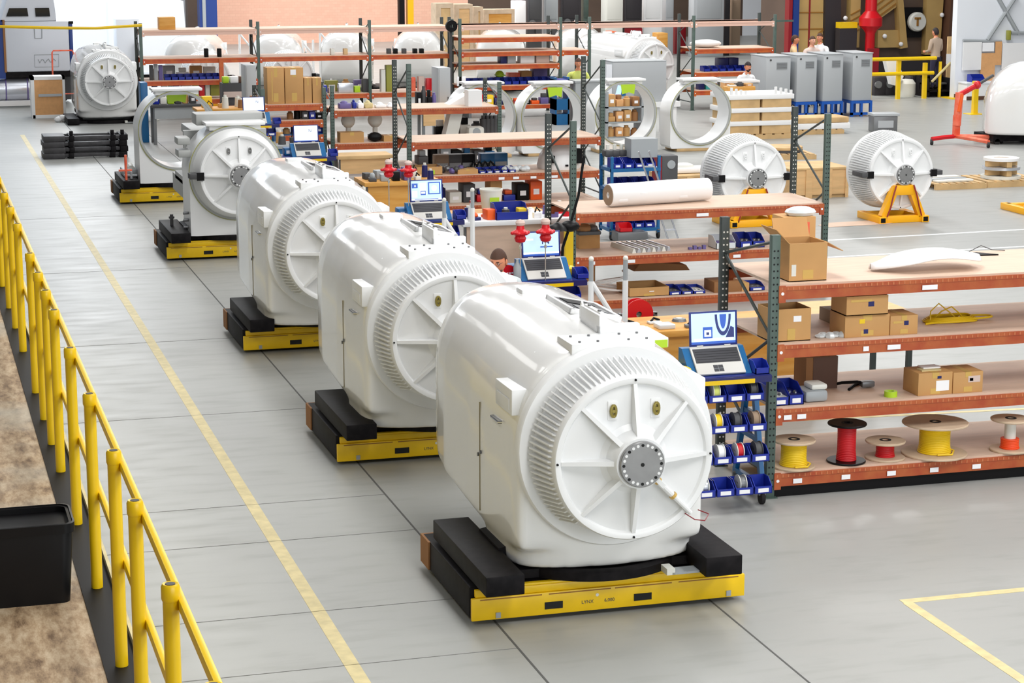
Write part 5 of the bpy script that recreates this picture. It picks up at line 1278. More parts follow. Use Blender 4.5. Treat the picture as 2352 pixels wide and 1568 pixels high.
b = MB(); b.tube([(xx(80), -.006, zz(60)), (xx(81), -.008, zz(88)), (xx(97), -.008, zz(88)), (xx(98), -.006, zz(60))], .012, 6); part('grab_recess', b, 'mid_grey', tr)
b = MB(); pts = [(xx(78), zz(154)), (xx(133), zz(154)), (xx(134), zz(126)), (xx(78), zz(126))]
b.tube([(p[0], -.004, p[1]) for p in pts], .008, 5, 'mid_grey', closed=True)
b.tube([(xx(86+4*k), -.005, zz(140+5*math.sin(k*1.9)-(4 if k == 0 else 0))) for k in range(11)], .010, 5, 'mid_grey'); part('door_logo', b, None, tr, 'faint handwritten style logo in a rounded frame')
for px in (30, 130):
    b = MB(); b.cyl((xx(px), .95, .5), (xx(px), 1.3, .5), .5, n=24); part('wheel', b, 'rubber', tr)
TL = 62.0
a2 = on_y(126, 100, TL).x; c2 = on_y(432, 100, TL).x
tl = thing('trailer', 'long white box trailer standing behind the truck', 'trailer', (a2, TL, 0)); z1 = on_y(300, 4, TL).z; zb = on_y(300, 172, TL).z
b = MB(); b.prism([(0, zb), (c2-a2, zb), (c2-a2-.10, z1), (0, z1)], 0, 2.4); part('box_body', b, 'white_plain', tl)
b = MB(); b.box(2.2, c2-a2-.4, .1, .4, zb-.25, zb, 'black'); b.box(2.2, 2.32, .15, .3, 0, zb-.2, 'black'); part('landing_gear', b, None, tl)
for xw in (1.0, c2-a2-.7): b = MB(); b.cyl((xw, .1, .45), (xw, .5, .45), .45, n=24); part('wheel', b, 'rubber', tl)
b = MB(); b.box(0, c2-a2, -.02, 0, zb+.02, zb+.08); b.box(1.5, 1.54, -.015, 0, zb, z1); part('side_trim', b, 'wall_white', tl)
pbox('glazed_booth', 'white glazed booth beside the rear rack frame', 'booth', 272, 324, 188, 44, 56.5, .8, 'wall_white')
for i, (p0, p1, pb, pt, m_) in enumerate(((302, 326, 172, 155, 'black'), (314, 320, 140, 98, 'dark_grey'))):
    pbox(('black_bin', 'dark_post')[i], ('black box standing right of the white booth', 'dark door slot of the white booth')[i], ('box', 'post')[i], p0, p1, pb, pt, 56.3, .15, m_)
# particle board crate and wooden boxes beside the far nacelle
p = on_z(84, 272); q = on_y(160, 268, p.y); hh = on_y(84, 176, p.y).z; w = q.x-p.x
cr = thing('panel_crate', 'white framed particle board crate left of the farthest nacelle', 'crate', (p.x-.08, p.y, 0))
b = MB(); b.box(.06, w-.06, .01, .5, .08, hh-.06); part('board', b, 'cork', cr)
b = MB(); b.box(0, w, 0, .52, 0, .08); b.box(-.02, w, 0, .52, hh-.08, hh); b.box(-.02, .06, 0, .52, 0, hh); b.box(w-.06, w, 0, .52, 0, hh); part('frame', b, 'white_plain', cr)
b = MB(); b.box(.15, w-.08, -.02, .012, hh*.52, hh*.58); part('rail', b, 'cab_grey', cr)
single('hand_truck', MB().tube([(0, 0, 0), (.02, 0, 1.5), (.05, .02, 1.55), (.5, .02, 1.55), (.53, 0, 1.5), (.62, -.02, .1)], .02, 6).tube([(.05, 0, .5), (.55, 0, .5)], .018, 6).cyl((.0, .0, .1), (.0, .08, .1), .1, n=12, m='dark_grey').cyl((.6, .0, .1), (.6, .08, .1), .1, n=12, m='dark_grey'), 'hoist_red', 'thin red hand truck standing behind the particle board crate', 'hand truck', (on_y(121, 200, 52.4).x, 52.4, 0))
pbox('wooden_crate', 'brown wooden crate right of the farthest nacelle', 'crate', 306, 334, 252, 186, 51.6, .7, 'cork')
b = MB()
for i in range(5): b.ball((.05*i, .03*(i % 2), .06+.02*(i % 3)), (.1, .08, .07), 'white_plain', 8)
single('crumpled_sheet', b, None, 'white crumpled sheet on the floor left of the farthest nacelle', 'sheet', (3.62, 50.4, 0))
single('crumpled_sheet', MB().ball((0, 0, .09), (.12, .1, .12), 'white_plain', 8).ball((.14, .05, .07), (.1, .1, .09), 'offwhite', 8), None, 'white crumpled sheet on the floor right of the farthest nacelle', 'sheet', (5.72, 50.0, .0))
# stack of spare black skids
gp = on_z(100, 366); g2 = on_z(296, 363); w = g2.x-gp.x
base = None
for i in range(4):
    lab = 'spare black skid, %s of the stack of four by the yellow line' % ('bottom one', 'second from the bottom', 'third from the bottom', 'topmost')[i]
    if base is None:
        base = thing('spare_skid', lab, 'skid', (gp.x, gp.y, 0), 0, 'stack of spare skids')
        for yy in (0, .5): b = MB(); b.box(.30, w, yy, yy+.09, .03, .10, bev=.006); part('side_beam', b, 'skid_grey', base)
        b = MB(); b.box(0, .42, -.04, .64, 0, .113, bev=.01); part('end_block', b, 'skid_grey', base)
        b = MB(); b.box(w-.16, w, -.03, .62, .0, .113, bev=.01); part('end_block', b, 'black_steel', base)
        for x in (.50, w-.34): b = MB(); b.box(x, x+.10, -.035, .62, .0, .113, bev=.01); part('spacer', b, 'black_steel', base)
    else:
        copy_tree(base, (gp.x+(.02 if i % 2 else 0), gp.y+(.01 if i % 2 else 0), .1145*i), 0, lab)
for x in (.53, w-.32, w-.12): single('lifting_lug', MB().box(0, .07, 0, .06, 0, .09, 'black_steel', bev=.008).cyl((.035, -.01, .06), (.035, .07, .06), .03, n=10, m='black_steel'), None, nth((.53, w-.32, w-.12).index(x), 3)+' of the three lugs on top of the stack of spare skids', 'lug', (gp.x+x, gp.y+.02, .458))

# ================================================================== FAR MIDDLE
# finished nacelles waiting beyond the rear rack, generators toward the camera
far = ((470, 57.6, 12, 'leftmost behind the long rear rack'), (650, 57.8, 14, 'second from left behind the long rear rack'), (806, 58.2, 12, 'third from left behind the long rear rack'), (965, 57.8, 13, 'lettered, at the right end behind the long rear rack'),
       (1150, 57.6, 12, 'left one behind the blue-bin rack'), (1318, 58.2, 14, 'right one behind the blue-bin rack'))
for i, (px, Y, a_, lab) in enumerate(far):
    x = on_y(px, 170, Y).x; rz = math.radians(a_+152); t = copy_tree(NAC3, (x, Y, -.2), rz, 'white turbine nacelle ' + lab, 'nacelles behind the rear racks')
    copy_tree(sk0, (x, Y, -.268), rz, 'black skid under the nacelle ' + lab)
    if i == 3: b = MB(); add_text(b, 'northwind', .17, 'mid_grey', T(.71, 1.6, 1.42) @ RZ(PI/2) @ RX(PI/2), .006); part('lettering', b, 'mid_grey', t, 'small grey lettering')
    if i == 0: b = MB(); add_text(b, 'northwind', .17, 'lime', T(.71, 1.6, 1.42) @ RZ(PI/2) @ RX(PI/2), .006); part('lettering', b, 'lime', t, 'small green lettering')
for i, (px, lab) in enumerate(((478, 'behind the left bay of the long rear rack'), (672, 'behind the middle bay of the long rear rack'))):
    x = on_y(px, 200, 53.2).x; st_ = bpy.data.objects['generator_stand']; ge_ = bpy.data.objects['spare_generator']
    copy_tree(st_, (x-.02, 53.0, 0), 0, 'yellow A-frame stand '+lab); copy_tree(ge_, (x, 53.19, -.46), 0, 'white generator '+lab)
# white step rails poking above the covers
for i, px in enumerate((735, 550, 695)):
    Y = 55.5; x = on_y(px, 90, Y).x; zt = on_y(px, (70, 72, 92)[i], Y).z
    t = thing('handrail', 'white step rails poking up behind the rear rack, ' + ('above the third nacelle from left', 'left of the double posts', 'in front of the brick wall')[i], 'handrail', (x, Y, 0), 0, 'far white handrails')
    for dx in (0, .28): b = MB(); b.cyl((dx, 0, 0), (dx, 0, zt), .03, n=8); part('rail_post', b, 'white_paint', t)
    b = MB(); b.cyl((0, 0, zt-.05), (.28, 0, zt-.4), .025, n=8); part('brace', b, 'white_paint', t)
# black hose reel on the rack end
Yh = R5Y-.9; p = on_y(1038, 60, Yh); h = thing('hose_reel', 'black round hose reel hanging on a dark post between the two rear racks', 'reel', (p.x, Yh, 0))
b = MB(); b.lathe([(.05, 0), (.14, 0), (.145, .05), (.14, .1), (.05, .1)], 28, 'black', 'Y', (0, 0, p.z), close=True); part('reel_body', b, None, h)
b = MB(); b.box(-.03, .03, .10, .16, 0, p.z+.05); part('post', b, 'dark_grey', h)
# goods on rear rack
def shelf5(px0, px1, pyb, pyt, m, label, name='carton', cat='cardboard box', d=.35, Y=None, dy=.15):
    Y = Y or R5Y; lv = {0: (.5, .95, 1.47, 2.13), 1: (.55, 1.47, 2.13), 2: (.55, 1.47, 2.13)}
    z = on_y(px0, pyb, Y+dy).z
    allz = (.5, .55, .95, 1.47, 2.13) if Y == R5Y else (.50, .74, .95, 1.25, 1.53, 1.56, 1.90)
    z = min(allz, key=lambda q: abs(q-z)); a = on_y(px0, pyb, Y+dy); c = on_y(px1, pyb, Y+dy); h = max(.04, on_y(px0, pyt, Y+dy).z-z)
    return single(name, MB().box(0, c.x-a.x, 0, d, 0, h, m, bev=.008), None, label, cat, (a.x, Y+dy, z+.001))
shelf5(366, 403, 60, 40, 'bench_wood', 'orange-brown carton on top of the long rear rack')
for i in range(8):
    px = 378+16*i; p = on_y(px, 168, R5Y+.1); single('parts_bin', bin_mesh(.15, .25, .13), None, nth(i, 8, 'from left')+' blue bin in the row of eight on the rear rack left bay', 'bin', (p.x, R5Y+.1, .951), 0, 'blue bins on the rear rack')
for i, (a_, c_, pt, m_, n_) in enumerate(((344, 352, 150, 'dark_grey', 'dark'), (354, 363, 148, 'mid_grey', 'grey'), (365, 374, 150, 'purple_grey', 'violet'))):
    shelf5(a_, c_, 168, pt, m_, n_+' canister left of the eight blue bins on the rear rack', 'canister', 'canister', .12)
for i, (a_, c_, pt, m_, n_) in enumerate(((350, 362, 194, 'bin_dark', 'dark blue'), (372, 384, 190, 'plastic_clear', 'clear'), (388, 396, 188, 'teal', 'teal'), (398, 412, 194, 'bin_blue', 'blue'), (418, 440, 192, 'offwhite', 'pale'), (444, 456, 196, 'shirt_lime', 'lime'), (458, 470, 190, 'red', 'red'), (472, 482, 186, 'offwhite', 'white'), (484, 504, 182, 'olive', 'olive'))):
    shelf5(a_, c_, 206, pt, m_, n_+' container on the lowest shelf of the rear rack left bay', 'container', 'container', .2)
for i, (a_, c_, pb, pt, m_, n_, nm) in enumerate(((742, 752, 214, 196, 'bin_blue', 'blue', 'bundle'), (756, 770, 214, 202, 'shirt_pink', 'pinkish', 'bundle'), (778, 812, 214, 192, 'silver', 'silvery', 'bag'), (815, 828, 214, 198, 'lime', 'lime', 'bottle'), (834, 848, 214, 182, 'dark_grey', 'dark', 'monitor'), (876, 886, 214, 160, 'offwhite', 'pale', 'file'), (888, 906, 214, 150, 'olive', 'olive green', 'file box'), (946, 955, 214, 178, 'hoist_red', 'orange red', 'can'), (962, 975, 214, 176, 'shirt_pink', 'pink', 'folder'), (980, 992, 214, 180, 'red', 'red', 'folder'), (994, 1004, 214, 184, 'shirt_pink', 'pale pink', 'folder'))):
    shelf5(a_, c_, pb, pt, m_, n_+' '+nm+' on the lower shelf of the long rear rack', nm.replace(' ', '_'), nm, .2)
for i in range(9):
    px = (470, 500, 760, 790, 890, 905, 925, 950, 965)[i]; shelf5(px, px+9, 122, 112, ('black', 'black', 'offwhite', 'shirt_beige', 'dark_grey', 'black', 'dark_grey', 'black', 'black')[i], nth(i, 9, 'from left')+' small box on the long middle shelf of the rear rack', 'small_box', 'box', .15)
# blue-bin rack goods
for i in range(12):
    px = 1072+17.5*i; p = on_y(px, 185-.5*i, R6Y+.1); single('parts_bin', bin_mesh(.17, .3, .16), None, nth(i, 12, 'from left')+' blue bin in the long row of twelve on the blue-bin rack', 'bin', (p.x, R6Y+.1, .741), 0, 'twelve blue bins')
shelf5(1050, 1070, 200, 176, 'paper', 'white notice box at the left end of the row of twelve blue bins', 'notice', 'notice', .03, R6Y, .0)
for i, (a_, c_, pb, pt, m_, n_) in enumerate(((1150, 1164, 150, 122, 'bin_dark', 'navy'), (1166, 1185, 150, 120, 'cab_grey', 'grey'), (1196, 1228, 150, 120, 'white_plain', 'white'), (1232, 1262, 150, 116, 'shirt_pink', 'tan pink'))):
    shelf5(a_, c_, pb, pt, m_, n_+' box on the third shelf of the blue-bin rack', 'shelf_box', 'box', .3, R6Y)
single('hard_hat', MB().ball((0, 0, .05), (.11, .13, .1), 'lime', 12).box(-.11, .11, -.16, .1, .03, .05, 'lime'), None, 'lime green hard hat lying behind the blue bins', 'hard hat', (on_y(1148, 165, R6Y+.6).x, R6Y+.62, .741+.16))
single('hat_box', MB().box(-.2, .25, -.15, .2, 0, .155, 'bin_blue', bev=.01), None, 'blue box under the lime green hard hat', 'box', (on_y(1148, 165, R6Y+.6).x, R6Y+.60, .741))
for i, (a_, c_, pt, m_, n_) in enumerate(((1170, 1195, 168, 'hoist_red', 'orange'), (1198, 1222, 164, 'cardboard', 'tan'), (1226, 1258, 158, 'purple_grey', 'violet grey'))):
    p = on_y(a_, 180, R6Y+.6); c = on_y(c_, 180, R6Y+.6); single('parts_box', MB().box(0, c.x-p.x, 0, .3, 0, on_y(a_, pt, R6Y+.6).z-.74, m_, bev=.01), None, n_+' box behind the row of twelve blue bins', 'box', (p.x, R6Y+.62, .741))
# right rear rack goods
for i in range(6):
    px = 1618+18*i; p = on_y(px, 138, R6Y+.1); single('parts_bin', bin_mesh(.16, .3, .13), None, nth(i, 6, 'from left')+' blue bin in the row of six on the right rear rack', 'bin', (p.x, R6Y+.1, .951), 0, 'six blue bins')
for i, px in enumerate((1652, 1675)):
    p = on_y(px, 124, R6Y+.5); single('blue_crate', MB().box(0, .26, 0, .3, 0, .30, 'bin_dark', bev=.01), None, ('left', 'right')[i]+' dark blue crate behind the six blue bins', 'crate', (p.x, R6Y+.5, .951))
single('white_tarp', MB().ball((0, 0, .06), (.42, .25, .1), 'white_plain', 14), None, 'white tarp heap on the upper shelf of the right rear rack', 'tarp', (on_y(1622, 92, R6Y+.4).x, R6Y+.45, 1.53+.04))
for i, (a_, c_, pt, m_, n_) in enumerate(((1606, 1618, 184, 'bin_dark', 'navy'), (1622, 1636, 182, 'teal', 'teal'), (1640, 1652, 178, 'dark_red', 'dark red'))):
    shelf5(a_, c_, 196, pt, m_, n_+' box on the lowest shelf of the right rear rack', 'parts_box', 'box', .25, R6Y)
# grey tall cabinets between the racks
def cabinet(label, px0, px1, pyb, pyt, Y, d=.6, m='cab_grey'):
    a = on_y(px0, pyb, Y); c = on_y(px1, pyb, Y); h = on_y(px0, pyt, Y).z; t = thing('steel_cabinet', label, 'cabinet', (a.x, Y, 0), 0, 'grey steel cabinets'); w = c.x-a.x
    b = MB(); b.box(0, w, 0, d, 0, h, bev=.01); part('body', b, m, t); b = MB(); b.box(.02, w-.02, -.014, 0, .05, h-.03, bev=.004); part('door', b, m, t)
    dd = [k for k in t.children if k.name.startswith('door')][0]; b = MB(); b.box(w-.07, w-.05, -.03, -.014, h*.5, h*.58); part('handle', b, 'dark_grey', dd)
    return t
cabinet('grey steel cabinet left of the two large cartons, behind the farthest laptop', 566, 590, 250, 150, 44.0)
cabinet('grey blue steel cabinet at the right end of the long rear rack', 1007, 1035, 232, 156, 44.6)
rr = thing('red_shelf_unit', 'cabinet with red trays left of the grey cabinet', 'shelf unit', (on_y(512, 240, 45.5).x, 45.5, 0)); b = MB(); b.box(0, .5, 0, .4, 0, 1.2, 'dark_grey'); part('unit_body', b, None, rr)
for k in range(3): b = MB(); b.box(.02, .5, -.06, 0, .3+.3*k, .42+.3*k); part('tray', b, ('red', 'dark_red', 'shirt_pink')[k], rr)
for i, (p0, p1, pb, pt, m_, n_) in enumerate(((534, 548, 180, 165, 'lime', 'lime'), (530, 560, 192, 181, 'white_plain', 'white'), (516, 526, 176, 160, 'chocolate', 'brown'))):
    Y = 45.55; p = on_y(p0, pb, Y); c = on_y(p1, pb, Y); single('tray_item', MB().box(0, min(c.x-p.x, .2), 0, .2, 0, .14, m_, bev=.02), None, n_+' box on top of the red tray cabinet', 'box', (on_y(512, 240, 45.5).x+.02+.16*i, Y, 1.2))
# small shop tables and clutter behind the last carts
bench('far workbench with blue apron in front of the narrow rack bay', on_y(602, 330, 36.4).x, on_y(742, 330, 36.4).x, 36.4, .7, .8, 'mid_grey', 'cart_blue', .5)
pile('far bench with blue apron', on_y(605, 330, 36.4).x, on_y(735, 330, 36.4).x, 36.45, 37.0, .8, 8, ('cardboard', 'dark_grey', 'bin_dark', 'red', 'offwhite'), 21, 'items on the far blue apron bench', hs=(.08, .22))
# crates and plywood sheets against the brick wall
for i, (p0, p1, pt, m_, n_) in enumerate(((1002, 1042, 8, 'pallet_wood', 'tall pale'), (1044, 1086, 10, 'plywood', 'tall tan'), (1088, 1110, 16, 'pallet_wood', 'narrow pale'), (1112, 1182, 22, 'bench_wood', 'broad golden'))):
    Y = 64+.6*i; a = on_y(p0, 110, Y); c = on_y(p1, 110, Y); h = on_y(p0, pt, Y).z; w = c.x-a.x
    t = thing('shipping_crate', n_+' shipping crate standing before the brick wall', 'crate', (a.x, Y, 0)); b = MB(); b.box(.03, w-.03, .03, .6, 0, h-.02); part('crate_body', b, m_, t)
    b = MB(); b.box(0, .16, 0, .62, 0, h-.141, 'spool_wood'); b.box(w-.1, w, 0, .62, 0, h-.141, 'spool_wood'); b.box(0, w, 0, .62, h-.14, h, 'spool_wood'); part('batten', b, None, t)
wa2 = on_y(940, 40, 76); single('yellow_column', MB().box(0, .22, 0, .3, 0, 6, 'stand_yellow').box(-.32, -.12, 0, .3, 0, 6, 'black'), None, 'yellow and black column against the brick wall', 'column', (wa2.x-.05, 76.0, 0))
# dark machinery and odds before the grey back wall: each a thing
bg = [(1182, 1208, 40, 2, 'white_plain', 'white wrapped upright bundle', 'bundle'), (1212, 1245, 44, -30, 'dark_grey', 'dark machine block right of the wrapped bundle', 'machine'), (1250, 1282, 44, -30, 'mid_grey', 'grey machine block in the back row', 'machine'), (1288, 1335, 46, -30, 'machine_dark', 'black machine block in the back row', 'machine'),
      (1340, 1352, 60, -30, 'post_green', 'green upright in the back row', 'post'), (1390, 1430, 100, -30, 'offwhite', 'pale grey cupboard in the back row', 'cupboard'), (1434, 1474, 90, -30, 'machine_dark', 'dark cupboard with a red foot in the back row', 'cupboard'), (1478, 1520, 80, -30, 'white_plain', 'white panel in the back row', 'panel'), (1528, 1546, 125, -30, 'cab_grey', 'pale grey column in the back row', 'column'),
      (1550, 1575, 130, 62, 'dark_red', 'dark red cabinet behind the right rear rack', 'cabinet'), (1592, 1662, 90, -30, 'cab_grey', 'broad grey panel behind the right rear rack', 'panel'), (1664, 1676, 90, -30, 'machine_dark', 'dark column right of the broad grey panel', 'column'), (1680, 1700, 95, 0, 'cardboard_grey', 'brown bundle of conduit right of the broad grey panel', 'bundle'),
      (1402, 1416, 94, 72, 'orange', 'small orange drum behind the turned nacelle', 'drum'), (1510, 1534, 106, 76, 'bench_wood', 'golden box behind the turned nacelle', 'box'), (1352, 1400, 112, 84, 'cork', 'pinkish carton stack behind the turned nacelle', 'cardboard box'), (1356, 1388, 130, 102, 'cardboard', 'brown carton left of the turned nacelle', 'cardboard box')]
for i, (p0, p1, pb, pt, m_, lab, cat) in enumerate(bg):
    Y = (68+.45*(i % 5)) if i < 13 else 62+.9*(i-13); a = on_y(p0, pb, Y); c = on_y(p1, pb, Y); h = max(.5, on_y(p0, pt, Y).z); w = c.x-a.x
    b = MB(); b.box(0, w, 0, .5, 0, h, m_, bev=.02); b.box(w*.1, w*.9, -.02, 0, h*.55, h*.95, m_, bev=.008)
    if 'red foot' in lab: b.box(0, w, -.05, 0, 0, 1.0, 'dark_red')
    if 'machine' in lab: b.cyl((w*.3, -.08, h*.5), (w*.3, 0, h*.5), .12, n=12, m='grey_steel'); b.box(w*.5, w*.9, -.1, 0, h*.3, h*.5, 'dark_grey')
    single({'machine': 'machine_block', 'cardboard box': 'carton'}.get(cat, cat), b, None, lab, cat, (a.x, Y, 0))

# turned nacelle and big grey cabinet on a white trestle
copy_tree(NAC3, (on_y(1507, 168, 50.5).x, 50.5, -.2), math.radians(14), 'white turbine nacelle in the middle distance, behind the big grey cabinet', 'finished nacelles in the assembly row')
copy_tree(sk0, (on_y(1507, 168, 50.5).x, 50.5, -.268), math.radians(14), 'black steel skid under the middle distance nacelle')
Yc = 43.5; a = on_y(1395, 232, Yc); c = on_y(1530, 228, Yc); zb = on_y(1395, 236, Yc).z; zt = on_y(1430, 143, Yc).z
t = thing('grey_cabinet', 'big grey electrical cabinet with blue sheets on a white trestle', 'cabinet', (a.x+.12, Yc, zb)); b = MB(); b.box(0, c.x-a.x-.12, 0, .8, 0, zt-zb, bev=.015); part('body', b, 'cab_grey', t)
b = MB(); b.box(0, c.x-a.x-.12, .0, .8, zt-zb, zt-zb+.02, 'mid_grey'); part('lid', b, None, t); b = MB(); b.prism([(.05, .12), (.17, .12), (.24, .36), (.12, .38)], -.008, -.001); part('blue_sheet', b, 'screen', t, 'tilted pale blue sheet'); b = MB(); b.box(.2, .3, -.01, -.001, .14, .32); part('blue_sheet', b, 'cart_blue', t, 'darker blue sheet')
b = MB(); b.box(-.14, -.005, .02, .1, 0, zt-zb-.05); part('open_door', b, 'wall_white', t, 'white cabinet door edge')
tt = thing('trestle_table', 'white trestle under the big grey electrical cabinet', 'table', (a.x-.1, Yc-.1, 0)); w = c.x-a.x+.4; b = MB(); b.box(0, w, 0, 1.0, zb-.12, zb-.002); part('top', b, 'white_plain', tt)
for x in (.05, w-.15):
    for yy in (.05, .85): b = MB(); b.box(x, x+.08, yy, yy+.08, 0, zb-.12); part('leg', b, 'white_plain', tt)

# ================================================================== FAR RIGHT
# four grey cabinets on blue stands
YC = on_z(1960, 268).y
cols = ((1752, 1814), (1825, 1874), (1886, 1934), (1952, 2001))
ref = None
for i, (p0, p1) in enumerate(cols):
    a = on_y(p0, 240, YC+.08*(3-i)); c = on_y(p1, 240, YC+.08*(3-i)); Y = YC+.08*(3-i); zb = on_y(p0, 236-1.5*i, Y).z; zt = on_y(p1, 130-2.5*i, Y).z; w = .52 if i else .64
    lab = nth(i, 4)+' of the four tall grey cabinets on blue stands'
    t = thing('grey_cabinet', lab, 'cabinet', (c.x-w, Y, zb), 0, 'four grey cabinets'); h = zt-zb
    b = MB(); b.box(0, w, 0, .95, 0, h, bev=.012); part('body', b, 'cab_grey', t)
    b = MB(); b.box(w*.42, w*.86, -.006, -.0005, h*.72, h*.88, 'mid_grey')
    for k in range(7): b.box(w*.44, w*.84, -.009, -.006, h*(.735+.02*k), h*(.742+.02*k), 'dark_grey')
    part('vent_grille', b, None, t); b = MB(); b.cyl((w*.18, -.012, h*.93), (w*.18, 0, h*.93), .025, n=8); part('lock', b, 'dark_grey', t)
    b = MB(); b.box(-.01, w+.01, -.01, .96, h, h+.02); part('roof', b, 'cab_grey', t)
    s_ = thing('blue_stand', 'blue steel stand under the '+nth(i, 4)+' grey cabinet', 'stand', (c.x-w, Y, 0), 0, 'blue cabinet stands')
    b = MB(); b.box(-.02, w+.02, -.02, .95, zb-.07, zb-.002); part('top_frame', b, 'stand_blue', s_)
    for x in (-.02, w*.5-.03, w-.04): b = MB(); b.box(x, x+.06, -.02, .05, 0, zb-.07); part('leg', b, 'stand_blue', s_); b = MB(); b.box(x, x+.06, .88, .95, 0, zb-.07); part('leg', b, 'stand_blue', s_)
    b = MB(); b.box(-.02, w+.02, -.02, .04, .04, .10); part('foot_rail', b, 'stand_blue', s_)
# stack of white trays
g = on_z(1672, 322); Yt = g.y; a = g.x; c = on_y(1822, 318, Yt).x; w = c-a; sc = scale_at((a, Yt, 0))
for i in range(3):
    z = .115+i*.285
    t = thing('tray_pallet', ('bottom', 'middle', 'topmost')[i]+' of the three stacked white trays left of the grey cabinets', 'tray', (a, Yt, z), 0, 'stacked white trays')
    b = MB(); b.box(0, w, 0, 1.1, .18, .283, bev=.01); part('white_tray', b, 'white_plain', t); b = MB(); b.box(.06, w*.48, .02, 1.08, 0, .18); b.box(w*.52, w-.06, .02, 1.08, .0, .18); part('wood_filler', b, 'pallet_wood', t)
    if i == 2:
        for k in range(4):
            for x in (.05+.11*k, w-.45+.12*k): b = MB(); b.box(x, x+.05, .02+.0*k, .06, .283, .283+(.16-.025*k)); part('peg', b, 'white_plain', t)
def pallet(name, label, x, y, w, d, z=0.0, rz=0.0, group='wooden pallets'):
    t = thing(name, label, 'pallet', (x, y, z), rz, group)
    for k in range(3): b = MB(); b.box(0, w, d*(k/2)-(.0 if k == 0 else .08 if k == 2 else .04), d*(k/2)+(.08 if k == 0 else 0 if k == 2 else .04), 0, .09); part('stringer', b, 'pallet_wood', t)
    n = 7
    for k in range(n): b = MB(); b.box(w*k/n, w*(k+.72)/n, 0, d, .09, .112); part('board', b, 'pallet_wood', t)
    return t
pallet('wooden_pallet', 'wooden pallet under the three stacked white trays', a, Yt, w, 1.1); 
g = on_z(1765, 368); pallet('wooden_pallet', 'wooden pallet on the floor left of the right green uprights', g.x, g.y, 1.0, 1.0, 0, -.1)
for k in range(2): single('flat_plate', MB().lathe([(.0, 0), (.42, 0), (.42, .05), (0, .05)], 24, 'dark_grey' if k == 0 else 'pallet_wood'), None, ('lower dark', 'upper wooden')[k]+' round plate on the pallet beside the green uprights', 'plate', (g.x+.5, g.y+.5, .113+.055*k))
g = on_z(1830, 310); pallet('wooden_pallet', 'wooden pallet under the flat light crate below the grey cabinets', g.x, g.y, 1.15, .8)
g2_ = on_y(1962, 300, g.y).x
t = thing('flat_crate', 'flat light wooden crate with white sides in front of the grey cabinets', 'crate', (g.x, g.y, .113)); b = MB(); b.box(0, g2_-g.x-.1, 0, .75, 0, .13, 'white_plain', bev=.01); part('crate_side', b, None, t); b = MB(); b.box(.02, g2_-g.x-.12, .02, .73, .13, .26, 'pallet_wood', bev=.03); part('crate_lid', b, None, t)
# wooden crates between generators
def wcrate(label, px0, px1, pyb, pyt, d, nb=4):
    g = on_z(px0, pyb); c = on_y(px1, pyb, g.y); h = on_y(px0, pyt, g.y).z; w = c.x-g.x; t = thing('wooden_crate', label, 'crate', (g.x, g.y, 0), 0, 'long wooden crates')
    b = MB(); b.box(0, w, .02, d, .06, h-.02); part('crate_body', b, 'plywood', t)
    b = MB(); b.box(-.01, w+.01, 0, d+.02, h-.03, h); part('lid', b, 'pallet_wood', t)
    for k in range(nb): x = w*k/(nb-1); b = MB(); b.box(max(0, x-.06), min(w, x+.06), 0, .02, .0, h-.03); part('batten', b, 'plywood', t)
    for k in (0, 1): b = MB(); b.box(0, w, .05+k*(d-.17), .12+k*(d-.17), 0, .06); part('skid', b, 'pallet_wood', t)
wcrate('long wooden crate right of the generator behind the wrapped roll', 1812, 1948, 458, 388, 1.0)
wcrate('low wooden crate left of the generator behind the wrapped roll', 1530, 1640, 440, 405, .9, 3)
g = on_z(1518, 410); single('white_casting', MB().box(0, .9, 0, .4, 0, .1, 'white_plain', bev=.04).ball((.3, .2, .1), (.2, .15, .08), 'offwhite', 10), None, 'white cast part lying on the low wooden crate', 'casting', (on_y(1545, 402, on_z(1530, 440).y+.2).x, on_z(1530, 440).y+.25, on_y(1530, 405, on_z(1530, 440).y).z+.002))
# grey tool box on the floor
g = on_z(2006, 304); t = thing('tool_chest', 'grey metal chest on the floor right of the grey cabinets', 'chest', (g.x, g.y, 0), -.15); b = MB(); b.box(0, .56, 0, .4, .0, .36, 'grey_steel', bev=.02); part('chest_body', b, None, t); b = MB(); b.box(-.02, .6, -.02, .42, .36, .42, 'cab_grey', bev=.01); part('lid', b, None, t); b = MB(); b.box(.1, .46, -.01, 0, .1, .26, 'cab_grey'); part('front_plate', b, None, t)
# pallets with parts at right
g = on_z(2150, 437); pallet('wooden_pallet', 'left wooden pallet of parts right of the free generator', g.x, g.y, 1.0, 1.0); pallet('wooden_pallet', 'right wooden pallet of parts cut off by the right edge', g.x+1.05, g.y+.05, 1.2, 1.0)
for k in range(3): single('flat_bracket', MB().box(0, .75, 0, .16, 0, .04, 'offwhite' if k != 1 else 'mid_grey', bev=.012), None, ('front', 'middle', 'back')[k]+' flat white bracket on the left pallet of parts', 'bracket', (g.x+.08, g.y+.12+.26*k, .113), .06)
for k in range(3):
    b = MB(); b.lathe([(.14, 0), (.36-.02*k, 0), (.36-.02*k, .05), (.14, .05)], 24, ('offwhite', 'silver', 'white_plain')[k], close=True); single('flange_ring', b, None, ('bottom', 'middle', 'top')[k]+' flange ring in the stack on the right pallet', 'ring', (g.x+1.55, g.y+.5, .113+.16*k))
    if k < 2: single('wood_spacer', MB().box(-.3, .3, -.05, .05, 0, .10, 'pallet_wood').box(-.05, .05, -.3, .3, 0, .10, 'pallet_wood'), None, ('lower', 'upper')[k]+' wood spacer between the flange rings', 'spacer', (g.x+1.55, g.y+.5, .113+.16*k+.055))
